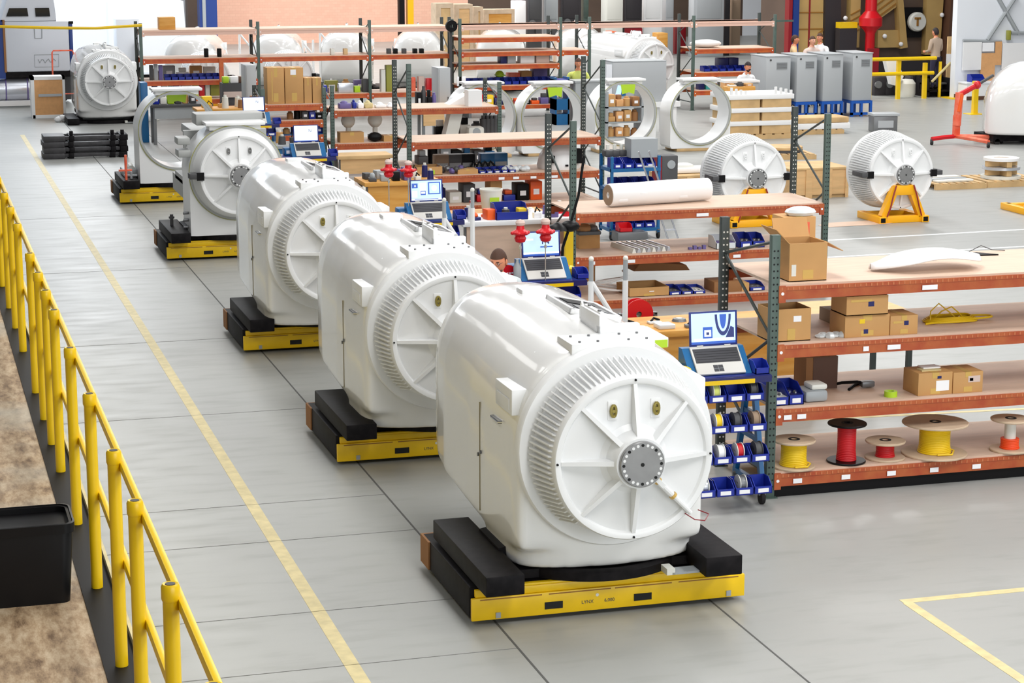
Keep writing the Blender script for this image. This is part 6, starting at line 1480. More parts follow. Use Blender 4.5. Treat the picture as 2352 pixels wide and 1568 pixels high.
# kraft sheet on the floor
b = MB(); b.prism([(0, 0), (1.0, .05), (1.35, .25), (1.1, .5), (.1, .42), (-.1, .2)], .0005, .004, None, 'XY'); g = on_z(1905, 522); single('paper_sheet', b, 'deck', 'sheet of brown paper on the floor left of the free generator', 'paper', (g.x, g.y, .002))
# red engine hoist
g = on_z(2195, 330); t = thing('engine_hoist', 'red engine hoist on casters in front of the white wall', 'hoist', (g.x, g.y, 0)); zt = on_y(2205, 210, g.y).z
b = MB(); b.box(-.07, .07, -.05, .05, .12, zt*.55, 'hoist_red', bev=.01); b.cyl((0, -.02, zt*.35), (.04, 0, zt*.98), .085, n=14, m='hoist_red'); part('mast', b, 'hoist_red', t)
b = MB(); b.cyl((.0, -.08, zt*.62), (.06, -.08, zt*.95), .04, n=10, m='orange'); part('ram', b, None, t)
b = MB(); p0 = Vector((0, 0, zt*.92)); p1 = Vector((.42, -.05, zt*1.12)); p2 = Vector((.78, -.08, zt*1.30)); b.cyl(p0, p1, .06, n=10, m='red'); b.cyl(p1, p2, .035, n=8, m='dark_grey'); b.ball(p1, .09, 'red', 10); part('boom', b, None, t)
for (xx_, yy_) in ((-.62, -.1), (.95, -.25), (.25, -.95)): 
    b = MB(); d = Vector((xx_, yy_, 0)); b.tube([(0, 0, .16), (xx_*.5, yy_*.5, .15), (xx_, yy_, .13)], .05, 6); part('leg', b, 'hoist_red' if xx_ != -.62 else 'red', t)
    b = MB(); b.box(xx_-.03, xx_+.03, yy_-.02, yy_+.02, .05, .12, 'dark_grey'); b.cyl((xx_-.02, yy_, .04), (xx_+.02, yy_, .04), .04, n=12, m='rubber'); part('caster', b, None, t)
# half-seen nacelle cover at the right edge, open end to the right
Yn = on_z(2262, 338).y+.6
t = thing('nacelle_cover', 'white nacelle cover cut off by the right edge, open dark rimmed end facing right', 'nacelle cover', (on_y(2362, 300, Yn).x, Yn, -.13), math.radians(66))
b = MB(); S = [sec(w_, zt_, zb_, y_) for y_, w_, zt_, zb_ in ((0, .69, 1.88, .34), (.25, .69, 1.85, .34), (.45, .68, 1.78, .34), (.62, .66, 1.66, .34), (.77, .63, 1.50, .345), (.88, .58, 1.30, .35), (.94, .52, 1.08, .36))]
loft(b, S); part('cover_shell', b, 'gelcoat', t, smooth=1.0)
b = MB(); b.lathe([(.58, -.0), (.67, -.0), (.675, -.03), (.60, -.03)], 64, 'seam', 'Y', (0, 0, HZ-.05), close=True); b.lathe([(0, -.004), (.6, -.004)], 64, 'mid_grey', 'Y', (0, 0, HZ-.05)); part('end_rim', b, None, t, 'dark brass coloured rim of the open end')
single('cover_dolly', MB().box(-.55, .75, -.4, .45, .06, .20, 'black_steel').cyl((-.45, -.4, .06), (-.45, -.3, .06), .06, n=12, m='rubber').cyl((.6, -.45, .06), (.6, -.35, .06), .06, n=12, m='rubber').cyl((-.45, .3, .06), (-.45, .4, .06), .06, n=12, m='rubber').cyl((.6, .35, .06), (.6, .45, .06), .06, n=12, m='rubber'), None, 'black dolly under the nacelle cover at the right edge', 'dolly', (on_y(2358, 300, Yn).x-.35, Yn+.2, 0))
# yellow guard rail before the tan machine
YG = on_z(2122, 226).y; t = thing('guard_railing', 'yellow pipe guard rail in front of the tan machine at the back right', 'railing', (0, YG, 0))
for px, pb, pt in ((1996, 212, 134), (2062, 214, 136), (2122, 226, 144)):
    p = on_y(px, pb, YG); b = MB(); b.box(p.x-.05, p.x+.05, -.05, .05, 0, on_y(px, pt, YG).z); part('post', b, 'safety_yellow', t)
for pa, pb in (((1960, 140), (2148, 130)), ((1960, 173), (2142, 165))):
    b = MB(); p = on_y(*pa, YG); q = on_y(*pb, YG); b.cyl((p.x, -.06, (p.z+q.z)/2), (q.x, -.06, (p.z+q.z)/2), .05, n=10); part('rail', b, 'safety_yellow', t)
g = on_z(2238, 262); b = MB(); h_ = on_y(2238, 186, g.y).z; b.box(-.06, .06, -.06, .06, 0, h_); b.box(-.2, .2, -.2, .2, 0, .015); single('bollard', b, 'safety_yellow', 'yellow post standing alone left of the cover at the right edge', 'post', (g.x, g.y, 0))
# steps with yellow rails
YS = YG+.25; p = on_y(2132, 222, YS).x; q = on_y(2178, 222, YS).x; st = thing('machine_steps', 'dark steps with yellow posts at the right end of the guard rail', 'steps', (p, YS, 0)); w = q-p+.1
for k in range(3): b = MB(); b.box(0, w, .25*k, .25*k+.27, .18*(k+1)-.04, .18*(k+1)); b.box(0, w, .25*k+.24, .25*k+.27, .18*k, .18*(k+1)); part('tread', b, 'grey_steel' if k % 2 else 'black_steel', st)
b = MB(); b.box(0, .03, 0, 1.6, 0, .5); b.box(w-.03, w, 0, 1.6, 0, .5); b.box(0, w, .75, 1.6, .50, .54); part('step_frame', b, 'black_steel', st)
for x in (.28, w-.06): b = MB(); b.box(x, x+.06, -.05, .01, 0, .95); part('hand_post', b, 'safety_yellow', st)
b = MB(); b.cyl((.05, -.07, .42), (w-.1, -.05, .92), .035, n=8); part('slope_rail', b, 'line_yellow', st)
single('floor_plate', MB().box(0, .9, 0, .6, 0, .03), 'safety_yellow', 'yellow plate on the floor beside the machine steps', 'plate', (p+.3, YS-.75, 0))
# tan machine behind the rail
YM = 57.0; X = lambda px: on_y(px, 100, YM).x; Zm = lambda py: on_y(2000, py, YM).z
mt = thing('industrial_machine', 'large tan and brown machine with ribbed panels and a white dial at back right', 'machine', (0, YM, 0))
def mpart(nm, pts, y0, y1, m, label=None):
    b = MB(); b.prism([(X(x), max(0, Zm(y))) for x, y in pts], y0, y1); part(nm, b, m, mt, label)
mpart('back_body', ((1820, 250), (2200, 250), (2200, -120), (1820, -120)), .6, 2.4, 'machine_brown')
mpart('column', ((1820, 250), (1828, 250), (1828, -120), (1820, -120)), .3, .6, 'dark_red'); mpart('column', ((1829, 250), (1842, 250), (1842, -120), (1829, -120)), .25, .6, 'truck_blue'); mpart('column', ((1905, 250), (1945, 250), (1935, -120), (1902, -120)), .3, .6, 'machine_dark')
mpart('tan_panel', ((1845, 130), (1912, 130), (1900, -120), (1845, -120)), .45, .6, 'machine_tan', 'tan gridded panel'); mpart('tan_panel', ((1962, 110), (1984, 110), (1984, -120), (1962, -120)), .3, .6, 'machine_tan', 'narrow tan ribbed panel'); mpart('tan_panel', ((2010, 62), (2070, 18), (2070, -120), (2010, -120)), .4, .6, 'machine_tan', 'slanting tan ribbed panel'); mpart('tan_panel', ((2138, 130), (2172, 130), (2180, -120), (2138, -120)), .35, .6, 'machine_tan', 'tall tan panel beside the dial'); mpart('tan_panel', ((2030, 112), (2080, 112), (2080, 72), (2030, 72)), .4, .6, 'machine_tan', 'small tan panel')
mpart('grid_bar', ((1870, 130), (1873, 130), (1873, -120), (1870, -120)), .42, .46, 'dark_red')
for y in (28, 66, -20, -70): mpart('grid_bar', ((1845, y+2), (1910, y+2), (1910, y-1), (1845, y-1)), .43, .46, 'stripe_brown')
for y in (36, 50, 66, 80): mpart('slant_rib', ((1962, y), (1984, y-12), (1984, y-15), (1962, y-3)), .27, .31, 'stripe_brown')
for y in (55, 40, 24, 8): mpart('slant_rib', ((2012, y), (2068, y-42), (2068, y-46), (2012, y-4)), .37, .41, 'stripe_brown')
for y in (110, 95, 80): mpart('slant_rib', ((1892, y), (1912, y-14), (1912, y-18), (1892, y-4)), .42, .46, 'stripe_brown')
mpart('brace', ((2080, 115), (2096, 112), (2074, -60), (2064, -60)), .3, .6, 'machine_tan'); mpart('column', ((2176, 215), (2198, 215), (2205, -120), (2184, -120)), .0, .6, 'chocolate', 'dark brown end column'); mpart('dark_recess', ((2088, 90), (2132, 90), (2132, 20), (2088, 20)), .45, .58, 'black'); mpart('base_plinth', ((2000, 212), (2180, 212), (2180, 135), (2000, 135)), .3, .6, 'machine_dark')
b = MB(); cx_, cz_ = X(2116), Zm(53); r_ = 22/scale_at((cx_, YM, cz_)); b.lathe([(0, .22), (r_*.85, .22), (r_, .28), (r_, .40), (0, .40)], 32, 'offwhite', 'Y', (cx_, 0, cz_)); b.box(cx_-.14, cx_+.06, .19, .22, cz_+.08, cz_+.14, 'stripe_brown'); b.box(cx_-.07, cx_-.01, .19, .22, cz_-.12, cz_+.1, 'stripe_brown'); part('dial', b, None, mt, 'round white dial')
for px, py in ((2042, 85), (1950, 42), (1948, 105), (2172, 38), (2080, 104)): b = MB(); b.ball((X(px), .3, Zm(py)), .07, 'paper', 8); part('fitting', b, None, mt)
b = MB(); b.lathe([(.14, .5), (.14, 1.4), (.20, 1.5), (.34, 1.62), (.34, 1.85), (.17, 2.05), (.16, 6)], 24, 'red'); single('red_column', b, None, 'bright red round column in front of the tan machine', 'column', (on_y(1997, 130, YM-.6).x, YM-.6, 0))
b = MB(); b.box(-.14, .14, -.1, .1, 0, 1.0, 'dark_red'); single('column_foot', b, None, 'dark red foot post under the red column behind the cabinets', 'post', (on_y(2004, 170, YM-1.2).x, YM-1.2, 0))
single('yellow_pedestal', MB().box(0, .55, 0, .3, 0, 1.55, 'machine_dark').box(0, .55, -.01, .3, 1.55, 1.72, 'safety_yellow'), None, 'pedestal with a yellow band left of the red column', 'pedestal', (on_y(1928, 110, YM-.4).x, YM-.4, 0))
single('white_tarp', MB().prism([(0, 1.0), (.35, 1.0), (.55, .55), (.4, .3), (.2, .35)], 0, .2), 'white_plain', 'white cloth hanging behind the yellow guard rail', 'cloth', (on_y(2034, 140, YG+.5).x, YG+.5, 0.0))
single('white_drum', MB().lathe([(.25, 0), (.27, .1), (.27, .35), (.2, .45), (0, .47)], 24, 'offwhite'), None, 'white drum behind the yellow guard rail', 'drum', (on_y(2082, 195, YG+.7).x, YG+.75, 0))
for i, px in enumerate((2018, 2044, 2100)): single('dark_pump', MB().box(0, .35, 0, .35, 0, .5, 'machine_dark', bev=.03).cyl((.1, -.06, .3), (.1, 0, .3), .1, n=12, m='grey_steel'), None, ('left', 'middle', 'right')[i]+' dark pump block behind the yellow guard rail', 'pump', (on_y(px, 195, YG+.9).x, YG+1.15, 0))
# notice post by the steps
pbox('notice_board', 'narrow post with tan and white notices beside the man on the steps', 'notice board', 2172, 2188, 225, 84, YG+.9, .06, 'pallet_wood'); p = on_y(2170, 225, YG+.88); single('notice', MB().box(0, .22, -.012, 0, .0, .28), 'paper', 'white notice fixed low on the narrow post', 'notice', (p.x, YG+.888, on_y(2170, 148, YG+.88).z))
# white wall furniture
YW = wa-.1; X2 = lambda px: on_y(px, 150, YW).x; Z2w = lambda py: on_y(2260, py, YW).z
def wbox(name, label, cat, p0, p1, pb, pt, m, d=.03, z=None): return single(name, MB().box(0, X2(p1)-X2(p0), -d, 0, 0, Z2w(pt)-Z2w(pb), m), None, label, cat, (X2(p0), YW, Z2w(pb)))
wbox('white_board', 'white board on the right wall left of the cork board', 'board', 2210, 2252, 160, 96, 'white_plain'); wbox('cork_board', 'tall tan cork board on the right white wall', 'board', 2252, 2284, 196, 122, 'cork'); wbox('cork_board', 'narrow tan cork strip above the tall cork board', 'board', 2284, 2298, 150, 96, 'cork'); wbox('paper_notice', 'white notice above the cork board', 'notice', 2254, 2280, 118, 98, 'paper', .035)
wbox('poster', 'white notice panel right of the cork strip', 'notice', 2300, 2350, 160, 100, 'white_plain'); wbox('wall_shelf', 'thin brownish shelf on the right wall', 'shelf', 2302, 2360, 168, 163, 'spool_wood', .2)
for i in range(4): wbox('cup', nth(i, 4)+' of the small grey things on the thin wall shelf', 'cup', 2300+13*i, 2308+13*i, 180, 170, 'mid_grey', .1)
t = thing('white_counter', 'white counter along the foot of the right wall', 'counter', (X2(2202), YW-.5, 0)); b = MB(); b.box(0, 4.5, 0, .48, 0, Z2w(188)); part('counter_body', b, 'white_plain', t); b = MB(); b.box(-.02, 4.5, -.02, .48, Z2w(188), Z2w(188)+.03); part('counter_top', b, 'wall_white', t); b = MB(); b.box(0, 4.5, -.012, 0, 0, .1); part('kick_strip', b, 'chocolate', t)
single('parts_bin', bin_mesh(.36, .3, .2), None, 'blue bin on the white counter by the right wall', 'bin', (X2(2216), YW-.45, Z2w(188)+.031), 0, 'blue parts bins'); pbox('sensor', 'small dark camera fixed on the right wall brace', 'camera', 2315, 2322, 92, 70, YW-.05, .12, 'olive', z=on_y(2315, 92, YW-.05).z)
# fluorescent lime tags etc: assembly table for the seated worker
YD = 45.6; a = on_y(1665, 228, YD); c = on_y(1745, 224, YD); t = thing('desk', 'grey desk of the seated worker left of the grey cabinets', 'desk', (a.x, YD, 0)); w = c.x-a.x; zd = on_y(1665, 186, YD).z
b = MB(); b.box(0, w, 0, .6, zd-.05, zd, 'white_plain'); part('desk_top', b, None, t); b = MB(); b.box(.25, w-.02, .04, .07, zd-.3, zd-.05); part('front_panel', b, 'cab_grey', t); b = MB(); b.box(0, .22, .02, .3, zd-.34, zd-.05); part('drawer_box', b, 'cork', t)
for x in (.02, w-.07):
    for yy in (.05, .5): b = MB(); b.box(x, x+.05, yy, yy+.05, 0, zd-.05); part('leg', b, 'grey_steel', t)
pbox('wooden_bench', 'low wooden bench in front of the seated worker', 'bench', 1672, 1735, 222, 200, YD-.6, .35, 'bench_wood')
YP = 47.0; a = on_y(1318, 210, YP); t = thing('desk', 'grey desk of the worker in the lime shirt', 'desk', (a.x-.2, YP-.7, 0)); zd2 = on_y(1318, 186, YP-.7).z; b = MB(); b.box(0, 1.1, 0, .55, zd2-.04, zd2, 'cab_grey'); part('desk_top', b, None, t); b = MB(); b.box(.02, 1.08, .02, .04, .1, zd2-.04, 'cab_grey'); part('front_panel', b, None, t); b = MB(); b.box(.02, .06, .04, .5, 0, zd2-.04); part('side_panel', b, 'cab_grey', t); b = MB(); b.box(1.04, 1.08, .04, .5, 0, zd2-.04); part('side_panel', b, 'cab_grey', t)
single('blue_trolley', MB().box(0, .35, 0, .4, 0, .25, 'cart_blue').box(0, .35, 0, .4, .35, .6, 'cart_blue').box(0, .04, 0, .4, 0, 1.1, 'cart_blue').box(.31, .35, 0, .4, 0, 1.1, 'cart_blue').box(0, .35, 0, .4, .8, 1.05, 'bin_blue'), None, 'blue trolley left of the desk of the worker in the lime shirt', 'trolley', (a.x-.65, YP-.6, 0))
# ================================================================== PEOPLE
def head_mesh(b, c, facing, tilt=0.0, skin='skin', size=1.0, beard=None, glasses=False):
    """c: centre of the head; facing: angle about z (0 looks toward -y)"""
    xf = T(*c) @ RZ(facing) @ RX(tilt) @ Matrix.Scale(size, 4)
    bm = bmesh.new(); bmesh.ops.create_uvsphere(bm, u_segments=28, v_segments=20, radius=1)
    for v in bm.verts:
        x, y, z = v.co; f = max(0, -y)
        sx, sy, sz = .074, .094, .118
        if z < 0: k = 1-.32*(-z)**1.3; x *= k
        if z < -.2 and y > 0: y *= 1-.35*min(1, (-z-.2))
        nose = math.exp(-((x/.16)**2+((z+.10)/.22)**2))*f
        brow = math.exp(-(((abs(x)-.3)/.25)**2+((z-.22)/.12)**2))*f; eye = math.exp(-(((abs(x)-.36)/.17)**2+((z-.05)/.12)**2))*f
        chin = math.exp(-((x/.3)**2+((z+.85)/.22)**2))*max(0, .4-y)
        mouth = math.exp(-((x/.25)**2+((z+.45)/.07)**2))*f
        y2 = y*sy - .026*nose - .006*brow + .010*eye - .014*chin + .004*mouth
        v.co = Vector((x*sx, y2, z*sz))
    b.bm(bm, skin, xf); bm.free()
    for s_ in (-1, 1):
        b.ball((s_*.076, .008, -.005), (.010, .02, .032), skin, 8, xf); b.ball((s_*.027, -.079, .008), (.011, .008, .008), 'paper', 8, xf); b.ball((s_*.027, -.0855, .008), (.005, .004, .005), 'eye', 6, xf); b.box(s_*.027-.017, s_*.027+.017, -.092, -.086, .024, .030, 'hair_brown', xf)
        if glasses: b.tube([(s_*.027+.02*math.cos(t), -.097, .006+.015*math.sin(t)) for t in [2*PI*i/12 for i in range(12)]], .0022, 5, 'dark_grey', xf, closed=True); b.tube([(s_*.047, -.095, .01), (s_*.075, .0, .012)], .002, 5, 'dark_grey', xf)
    b.ball((0, -.088, -.054), (.021, .007, .005), 'lip', 8, xf)
    return xf
def hair_mesh(b, xf, m, style='short'):
    bm = bmesh.new(); bmesh.ops.create_uvsphere(bm, u_segments=22, v_segments=16, radius=1); rm = []
    for v in bm.verts:
        x, y, z = v.co
        lo = .28 if y < -.25 else (-.25 if y < .3 else -.6)
        if z < lo: rm.append(v)
        v.co = Vector((x*.081, y*.102+.004, z*.124+.003))
    bmesh.ops.delete(bm, geom=rm, context='VERTS'); b.bm(bm, m, xf); bm.free()
def hand(b, wrist, d, side, skin, curl=.5, up=(0, 0, 1)):
    """palm, four unequal bent fingers and a thumb; d = direction the hand points"""
    w = Vector(wrist); d = Vector(d).normalized(); u = Vector(up); s_ = d.cross(u).normalized()*side; n = s_.cross(d).normalized()
    b.tube([w, w+d*.03, w+d*.085], [.026, .034, .036], 8, skin)
    for i, L in enumerate((.068, .078, .072, .056)):
        o = w+d*.08+s_*(.027-.018*i); k1 = d.lerp(n, curl*.4).normalized(); k2 = d.lerp(n, curl).normalized()
        b.tube([o, o+k1*L*.45, o+k1*L*.45+k2*L*.55], [.0092, .0088, .0065], 6, skin)
    o = w+d*.025+s_*.026; k1 = (d*.6+s_*.7+n*.2).normalized(); k2 = (d+s_*.2+n*.3).normalized(); b.tube([o, o+k1*.035, o+k1*.035+k2*.032], [.012, .0105, .008], 6, skin)
def person(label, x, y, face, J, shirt, pants, hair, skin='skin', z=0.0, head_tilt=0.0, head_turn=0.0, beard=None, glasses=False, hands=True, lower=True, build=1.0):
    """J: joints in metres in the person's own frame (x right, looks toward -y)"""
    t = bpy.data.objects
    me = bpy.data.meshes.new('body_skin'); V = []; E = []; R = []; idx = {}
    def J_(n, r):
        if n not in idx: idx[n] = len(V); V.append(J[n]); R.append(r*build)
        return idx[n]
    def bone(a, ra, c, rc): E.append((J_(a, ra), J_(c, rc)))
    bone('pelvis', .135, 'waist', .125); bone('waist', .125, 'chest', .145); bone('chest', .145, 'neck', .062); bone('neck', .062, 'head', .055)
    for s_ in ('l', 'r'):
        bone('chest', .145, 'sh'+s_, .068); bone('sh'+s_, .068, 'el'+s_, .047); bone('el'+s_, .047, 'wr'+s_, .031)
        bone('pelvis', .135, 'hip'+s_, .095); bone('hip'+s_, .095, 'kn'+s_, .062); bone('kn'+s_, .062, 'an'+s_, .043); bone('an'+s_, .043, 'toe'+s_, .038)
    me.from_pydata(V, E, []); o = bpy.data.objects.new('person', me); COL.objects.link(o)
    md = o.modifiers.new('skin', 'SKIN'); 
    for i, sv in enumerate(me.skin_vertices[0].data): sv.radius = (R[i], R[i]*.82 if i in (idx['pelvis'], idx['waist'], idx['chest']) else R[i]); sv.use_root = (i == idx['pelvis'])
    md2 = o.modifiers.new('sub', 'SUBSURF'); md2.levels = 2; md2.render_levels = 2
    bake(o); me = o.data
    b = MB(); fs = []
    seg = [('pelvis', 'waist', 'p'), ('waist', 'chest', 's'), ('chest', 'neck', 's'), ('neck', 'head', 'k')]
    for s_ in ('l', 'r'): seg += [('chest', 'sh'+s_, 's'), ('sh'+s_, 'el'+s_, 's'), ('el'+s_, 'wr'+s_, 's'), ('pelvis', 'hip'+s_, 'p'), ('hip'+s_, 'kn'+s_, 'p'), ('kn'+s_, 'an'+s_, 'p'), ('an'+s_, 'toe'+s_, 'f')]
    def near(p):
        best = (9e9, 's', 0)
        for a, c, k in seg:
            A_ = Vector(J[a]); C_ = Vector(J[c]); d = C_-A_; u = max(0, min(1, (p-A_).dot(d)/max(d.length_squared, 1e-9))); q = (p-A_-d*u).length
            if q < best[0]: best = (q, k, u)
        return best
    groups = {}
    for f in me.polygons:
        q, k, u = near(f.center)
        if k == 'p' and Vector(J['pelvis']).z+.02 < f.center.z: k = 's'
        mm = {'p': pants, 's': shirt, 'k': skin, 'f': 'shoe'}[k]; groups.setdefault(mm, []).append(list(f.vertices))
    vs = [v.co[:] for v in me.vertices]; first = True; o0 = len(b.v); b.v += vs
    for mm, ff in groups.items():
        k = b._mi(mm)
        for f in ff: b.f.append(tuple(i+o0 for i in f)); b.m.append(k)
    bpy.data.objects.remove(o)
    hc = Vector(J['head'])+Vector((0, -.01, .075)); xf = head_mesh(b, hc, head_turn, head_tilt, skin, 1.0, beard, glasses)
    if hands:
        for s_, sd in (('l', -1), ('r', 1)):
            d = Vector(J['wr'+s_])-Vector(J['el'+s_]); hand(b, Vector(J['wr'+s_]), d, sd, skin, .6, (0, -1, .05) if abs(d.normalized().z) > .6 else (0, 0, 1))
    p = b.build('person', None, None, .9); p.location = (x, y, z); p.rotation_euler = (0, 0, face); tag(p, label, 'person')
    hb = MB(); hair_mesh(hb, xf, hair); part('hair', hb, None, p)
    if beard: 
        bb = MB(); bm = bmesh.new(); bmesh.ops.create_uvsphere(bm, u_segments=18, v_segments=12, radius=1); rm = []
        for v in bm.verts:
            x_, y_, z_ = v.co
            if z_ > -.42 or y_ > .25: rm.append(v)
            v.co = Vector((x_*.064*(1-.2*max(0, -z_)), y_*.096-.014, z_*.122-.002))
        bmesh.ops.delete(bm, geom=rm, context='VERTS'); bb.bm(bm, beard, xf); bm.free(); bb.box(-.03, .03, -.108, -.094, -.045, -.033, beard, xf); part('beard', bb, None, p)
    cb = MB(); cb.lathe([(.062, -.02), (.068, .0), (.066, .022), (.058, .022)], 18, shirt, c=tuple(Vector(J['neck'])+Vector((0, 0, .0)))); part('collar', cb, None, p)
    return p
def stand(h=1.75, lean=0.0, arms='down'):
    k = h/1.75; J = dict(pelvis=(0, 0, .95), waist=(0, -.01-lean*.1, 1.10), chest=(0, -lean*.3, 1.34), neck=(0, -lean*.45, 1.50), head=(0, -.02-lean*.55, 1.58))
    for s_, sd in (('l', -1), ('r', 1)):
        J['sh'+s_] = (sd*.19, -lean*.38, 1.42)
        if arms == 'down': J['el'+s_] = (sd*.25, .02-lean*.3, 1.14); J['wr'+s_] = (sd*.25, -.06-lean*.3, .90)
        elif arms == 'front': J['el'+s_] = (sd*.25, -.02-lean*.3, 1.14); J['wr'+s_] = (sd*.14, -.26-lean*.3, 1.10)
        elif arms == 'cross': J['el'+s_] = (sd*.26, -.06, 1.16); J['wr'+s_] = (-sd*.02, -.24, 1.20+.04*sd)
        J['hip'+s_] = (sd*.10, 0, .90); J['kn'+s_] = (sd*.11, -.03, .50); J['an'+s_] = (sd*.11, .02, .09); J['toe'+s_] = (sd*.13, -.15, .045)
    return {n: (v[0]*k, v[1]*k, v[2]*k) for n, v in J.items()}
# bearded worker bending beside the second nacelle
p = on_y(1146, 610, 18.75)
J = stand(1.63, .30, 'front'); hz = J['head'][2]+.075
person('bearded person with glasses in a pale grey shirt bending beside the second nacelle', p.x+.06, 18.95, math.radians(-18), J, 'shirt_grey', 'jeans', 'hair_brown', 'skin', z=0, head_tilt=.22, head_turn=-.35, beard='hair_grey', glasses=True)
# man on the steps, seen from behind
pm = on_y(2154, 150, YS+.9)
person('person in a taupe shirt and dark trousers standing on the machine steps, back turned', on_y(2149, 150, YS+.14).x, YS+.14, math.radians(200), stand(1.62, .05, 'front'), 'shirt_taupe', 'jeans', 'hair_dark', 'skin', z=.181)
YQ = 49.2
for (px, lab, sh, hr_, sk, fc, hh) in ((1823, 'person in a beige shirt behind the left grey cabinets, turned to the others', 'shirt_beige', 'hair_brown', 'skin', 70, 1.80), (1853, 'person in a pinkish top between the two other people behind the grey cabinets', 'shirt_pink', 'hair_brown', 'skin_light', 10, 1.78), (1884, 'person in a white shirt behind the grey cabinets, looking left', 'shirt_white', 'hair_brown', 'skin', -60, 1.84)):
    person(lab, on_y(px, 110, YQ).x, YQ-(.3 if px == 1853 else 0), math.radians(fc), stand(hh, 0, 'cross'), sh, 'jeans', hr_, sk)
def sit(h=1.75):
    J = stand(h, .2, 'front'); dz = .42
    J = {n: (v[0], v[1], v[2]-dz) for n, v in J.items()}
    for s_, sd in (('l', -1), ('r', 1)):
        J['hip'+s_] = (sd*.10, 0, .50); J['kn'+s_] = (sd*.12, -.42, .52); J['an'+s_] = (sd*.12, -.42, .09); J['toe'+s_] = (sd*.13, -.58, .045)
    J['pelvis'] = (0, 0, .53); return J
def stool(label, x, y, z=0):
    t = thing('stool', label, 'stool', (x, y, 0)); b = MB(); b.lathe([(0, .37), (.18, .37), (.19, .39), (.18, .41), (0, .41)], 20, 'black'); part('seat', b, None, t); b = MB(); b.cyl((0, 0, .03), (0, 0, .37), .03, n=10); part('column', b, 'grey_steel', t)
    b = MB()
    b.cyl((-.2, 0, .025), (.2, 0, .025), .025, n=8); b.cyl((0, -.2, .025), (0, .2, .025), .025, n=8); part('base', b, 'grey_steel', t)
px_ = on_y(1712, 160, YD+1.0); person('person in a white shirt seated at the grey desk, dark cap and beard', px_.x, YD+1.05, math.radians(10), sit(1.76), 'shirt_white', 'jeans', 'hair_dark', 'skin', beard='hair_dark', head_tilt=.2); stool('stool under the seated person at the grey desk', px_.x, YD+1.06)
px_ = on_y(1334, 165, YP); person('person in a lime shirt seated behind the green upright of the rear rack', px_.x, YP+.22, math.radians(-15), sit(1.90), 'shirt_lime', 'jeans', 'hair_brown', 'skin', z=.0, head_tilt=.15); stool('stool under the person in the lime shirt', px_.x, YP+.23)
# ================================================================== SMALL GOODS on the far shelves and benches
CN = {'bin_blue': 'blue', 'bin_dark': 'navy', 'red': 'red', 'dark_red': 'dark red', 'orange': 'orange', 'cardboard': 'tan', 'cardboard_dark': 'brown', 'dark_grey': 'dark grey', 'black': 'black', 'mid_grey': 'grey', 'offwhite': 'pale', 'white_plain': 'white', 'lime': 'lime', 'wire_yellow': 'yellow', 'purple_grey': 'violet', 'cart_blue': 'teal blue', 'bench_wood': 'golden', 'olive': 'olive', 'shirt_pink': 'pinkish', 'cork': 'light brown'}
def row(place, Y, z, px0, px1, mats, hs, seed, d=.22, kind='box', gap=.12):
    rnd = random.Random(seed); n = len(mats); a = on_y(px0, 200, Y).x; c = on_y(px1, 200, Y).x; w = (c-a)/n
    for i, m_ in enumerate(mats):
        h = rnd.uniform(*hs); b = MB(); ww = w*(1-gap); s_ = rnd.randrange(3)
        if s_ == 0: b.box(0, ww, 0, d, 0, h, m_, bev=.01); b.box(ww*.25, ww*.75, -.002, 0, h*.3, h*.6, 'paper')
        elif s_ == 1: r_ = min(ww, d)/2; b.lathe([(r_, 0), (r_, h*.75), (r_*.6, h*.85), (r_*.6, h), (0, h)], 14, m_, c=(ww/2, d/2, 0))
        else: b.box(0, ww, 0, d, 0, h*.6, m_, bev=.015); b.box(ww*.2, ww*.8, d*.2, d*.8, h*.6, h, mats[(i+2) % n], bev=.01)
        nm = {0: 'box', 1: 'can', 2: 'stacked_box'}[s_]
        single(nm, b, None, '%s %s, %s, on the %s' % (CN.get(m_, 'grey'), nm.replace('_', ' '), nth(i, n, 'from the left'), place), nm.replace('_', ' '), (a+w*i, Y, z+.001), 0, 'goods on the '+place)
# lowest shelf and floor of the blue-bin rack
b = MB(); a = F6[0]+.05; c = F6[1]-.05; b.box(a, c, 0, .9, .27, .30, 'deck'); b.box(a, c, -.01, .03, .2, .29, 'beam_orange'); b.box(a+.05, a+.12, .1, .8, 0, .27, 'grey_steel'); b.box(c-.12, c-.05, .1, .8, 0, .27, 'grey_steel'); single('low_shelf', b, None, 'low shelf under the twelve blue bins', 'shelf', (0, R6Y-.5, 0))
row('shelf under the twelve bins', R6Y-.45, .30, 1072, 1284, ('dark_grey', 'red', 'wire_yellow', 'bin_dark', 'olive', 'dark_red', 'black', 'orange', 'purple_grey', 'dark_grey'), (.12, .3), 31)
# workbench seen through the empty casing
tb2 = on_y(345, 285, 45.0).x
bench('dark workbench seen through the empty casing ring', tb2, tb2+1.3, 44.6, .7, .85, 'dark_grey', 'mid_grey', .55)
row('dark bench behind the empty casing', 44.75, .85, 350, 452, ('bin_blue', 'offwhite', 'lime', 'dark_grey', 'cardboard', 'dark_grey'), (.12, .26), 37)
pbox('blue_locker', 'narrow blue locker left of the dark workbench', 'locker', 326, 342, 292, 190, 45.2, .4, 'cart_blue')
# bench and tools between the long rear rack and the fourth rack
xb = on_y(955, 220, 44.5).x
bench('golden bench behind the top shelf of the fourth rack', xb, xb+.9, 44.0, .6, .7, 'bench_wood', 'plywood', .3)
row('golden bench behind fourth rack', 44.1, .7, 958, 1006, ('black', 'dark_grey', 'black', 'purple_grey'), (.25, .45), 41)
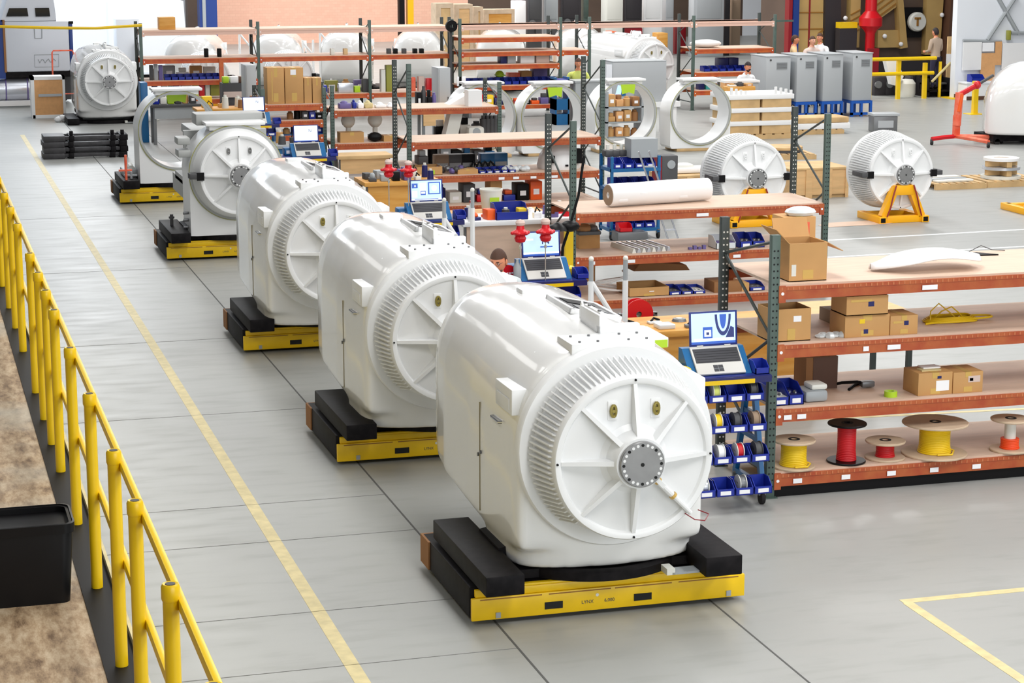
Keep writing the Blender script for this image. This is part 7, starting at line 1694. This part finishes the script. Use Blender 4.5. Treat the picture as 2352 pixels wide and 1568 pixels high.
# open shelf of cartons seen through the second ring
xs = on_y(1392, 300, 42.2).x; t = thing('carton_shelf', 'open shelf of brown cartons seen through the second ring from the right', 'shelf', (xs, 42.2, 0)); w = on_y(1478, 300, 42.2).x-xs
for x in (0, w-.05): b = MB(); b.box(x, x+.05, 0, .5, 0, 1.1); part('side', b, 'mid_grey', t)
for z in (.14, .46, .78): b = MB(); b.box(0, w, 0, .5, z-.03, z); part('shelf', b, 'mid_grey', t)
for k, z in enumerate((.14, .46, .78)): row(('bottom', 'middle', 'top')[k]+' board of the carton shelf', 42.22, z, 1398, 1472, ('cardboard', 'cork', 'cardboard', 'cardboard_dark'), (.16, .26), 50+k)
# row at the foot of the narrow bay and behind the fourth rack
row('narrow bay bottom board', R4Y+.2, .30, 616, 740, ('cardboard', 'dark_grey', 'cardboard_dark', 'orange', 'offwhite'), (.2, .36), 61, .3)
row('narrow bay third board', R4Y+.2, 1.03, 660, 742, ('cardboard_dark', 'black', 'dark_grey', 'bin_blue', 'black'), (.1, .2), 63, .25)
row('narrow bay second board', R4Y+.2, .76, 650, 742, ('cardboard', 'bin_dark', 'dark_grey', 'red', 'bin_blue'), (.1, .2), 67, .25)
row('fourth rack bottom shelf', R4Y+.2, .10, 960, 1140, ('dark_grey', 'black', 'mid_grey', 'black', 'bin_dark', 'dark_grey', 'cart_blue'), (.2, .4), 71, .35)
row('fourth rack middle shelf back row', R4Y+.75, .58, 1000, 1140, ('black', 'dark_grey', 'offwhite', 'dark_grey', 'black'), (.25, .45), 73, .2)
row('third rack bottom shelf', R3Y+.25, .10, 1000, 1250, ('bin_dark', 'offwhite', 'dark_grey', 'red', 'cardboard', 'bin_blue', 'black', 'orange'), (.14, .34), 77, .35)
row('rear rack left bay back row', R5Y+.7, .95, 345, 500, ('offwhite', 'mid_grey', 'white_plain', 'cardboard', 'offwhite'), (.2, .36), 79, .2)
row('rear rack lower shelf back row', R5Y+.7, .55, 612, 848, ('shirt_pink', 'bin_blue', 'offwhite', 'mid_grey', 'olive', 'cardboard', 'purple_grey'), (.2, .4), 83, .2)
row('low bench by seated worker', YD-.55, on_y(1672, 200, YD-.6).z, 1676, 1732, ('offwhite', 'dark_grey', 'cardboard'), (.06, .12), 89, .2)
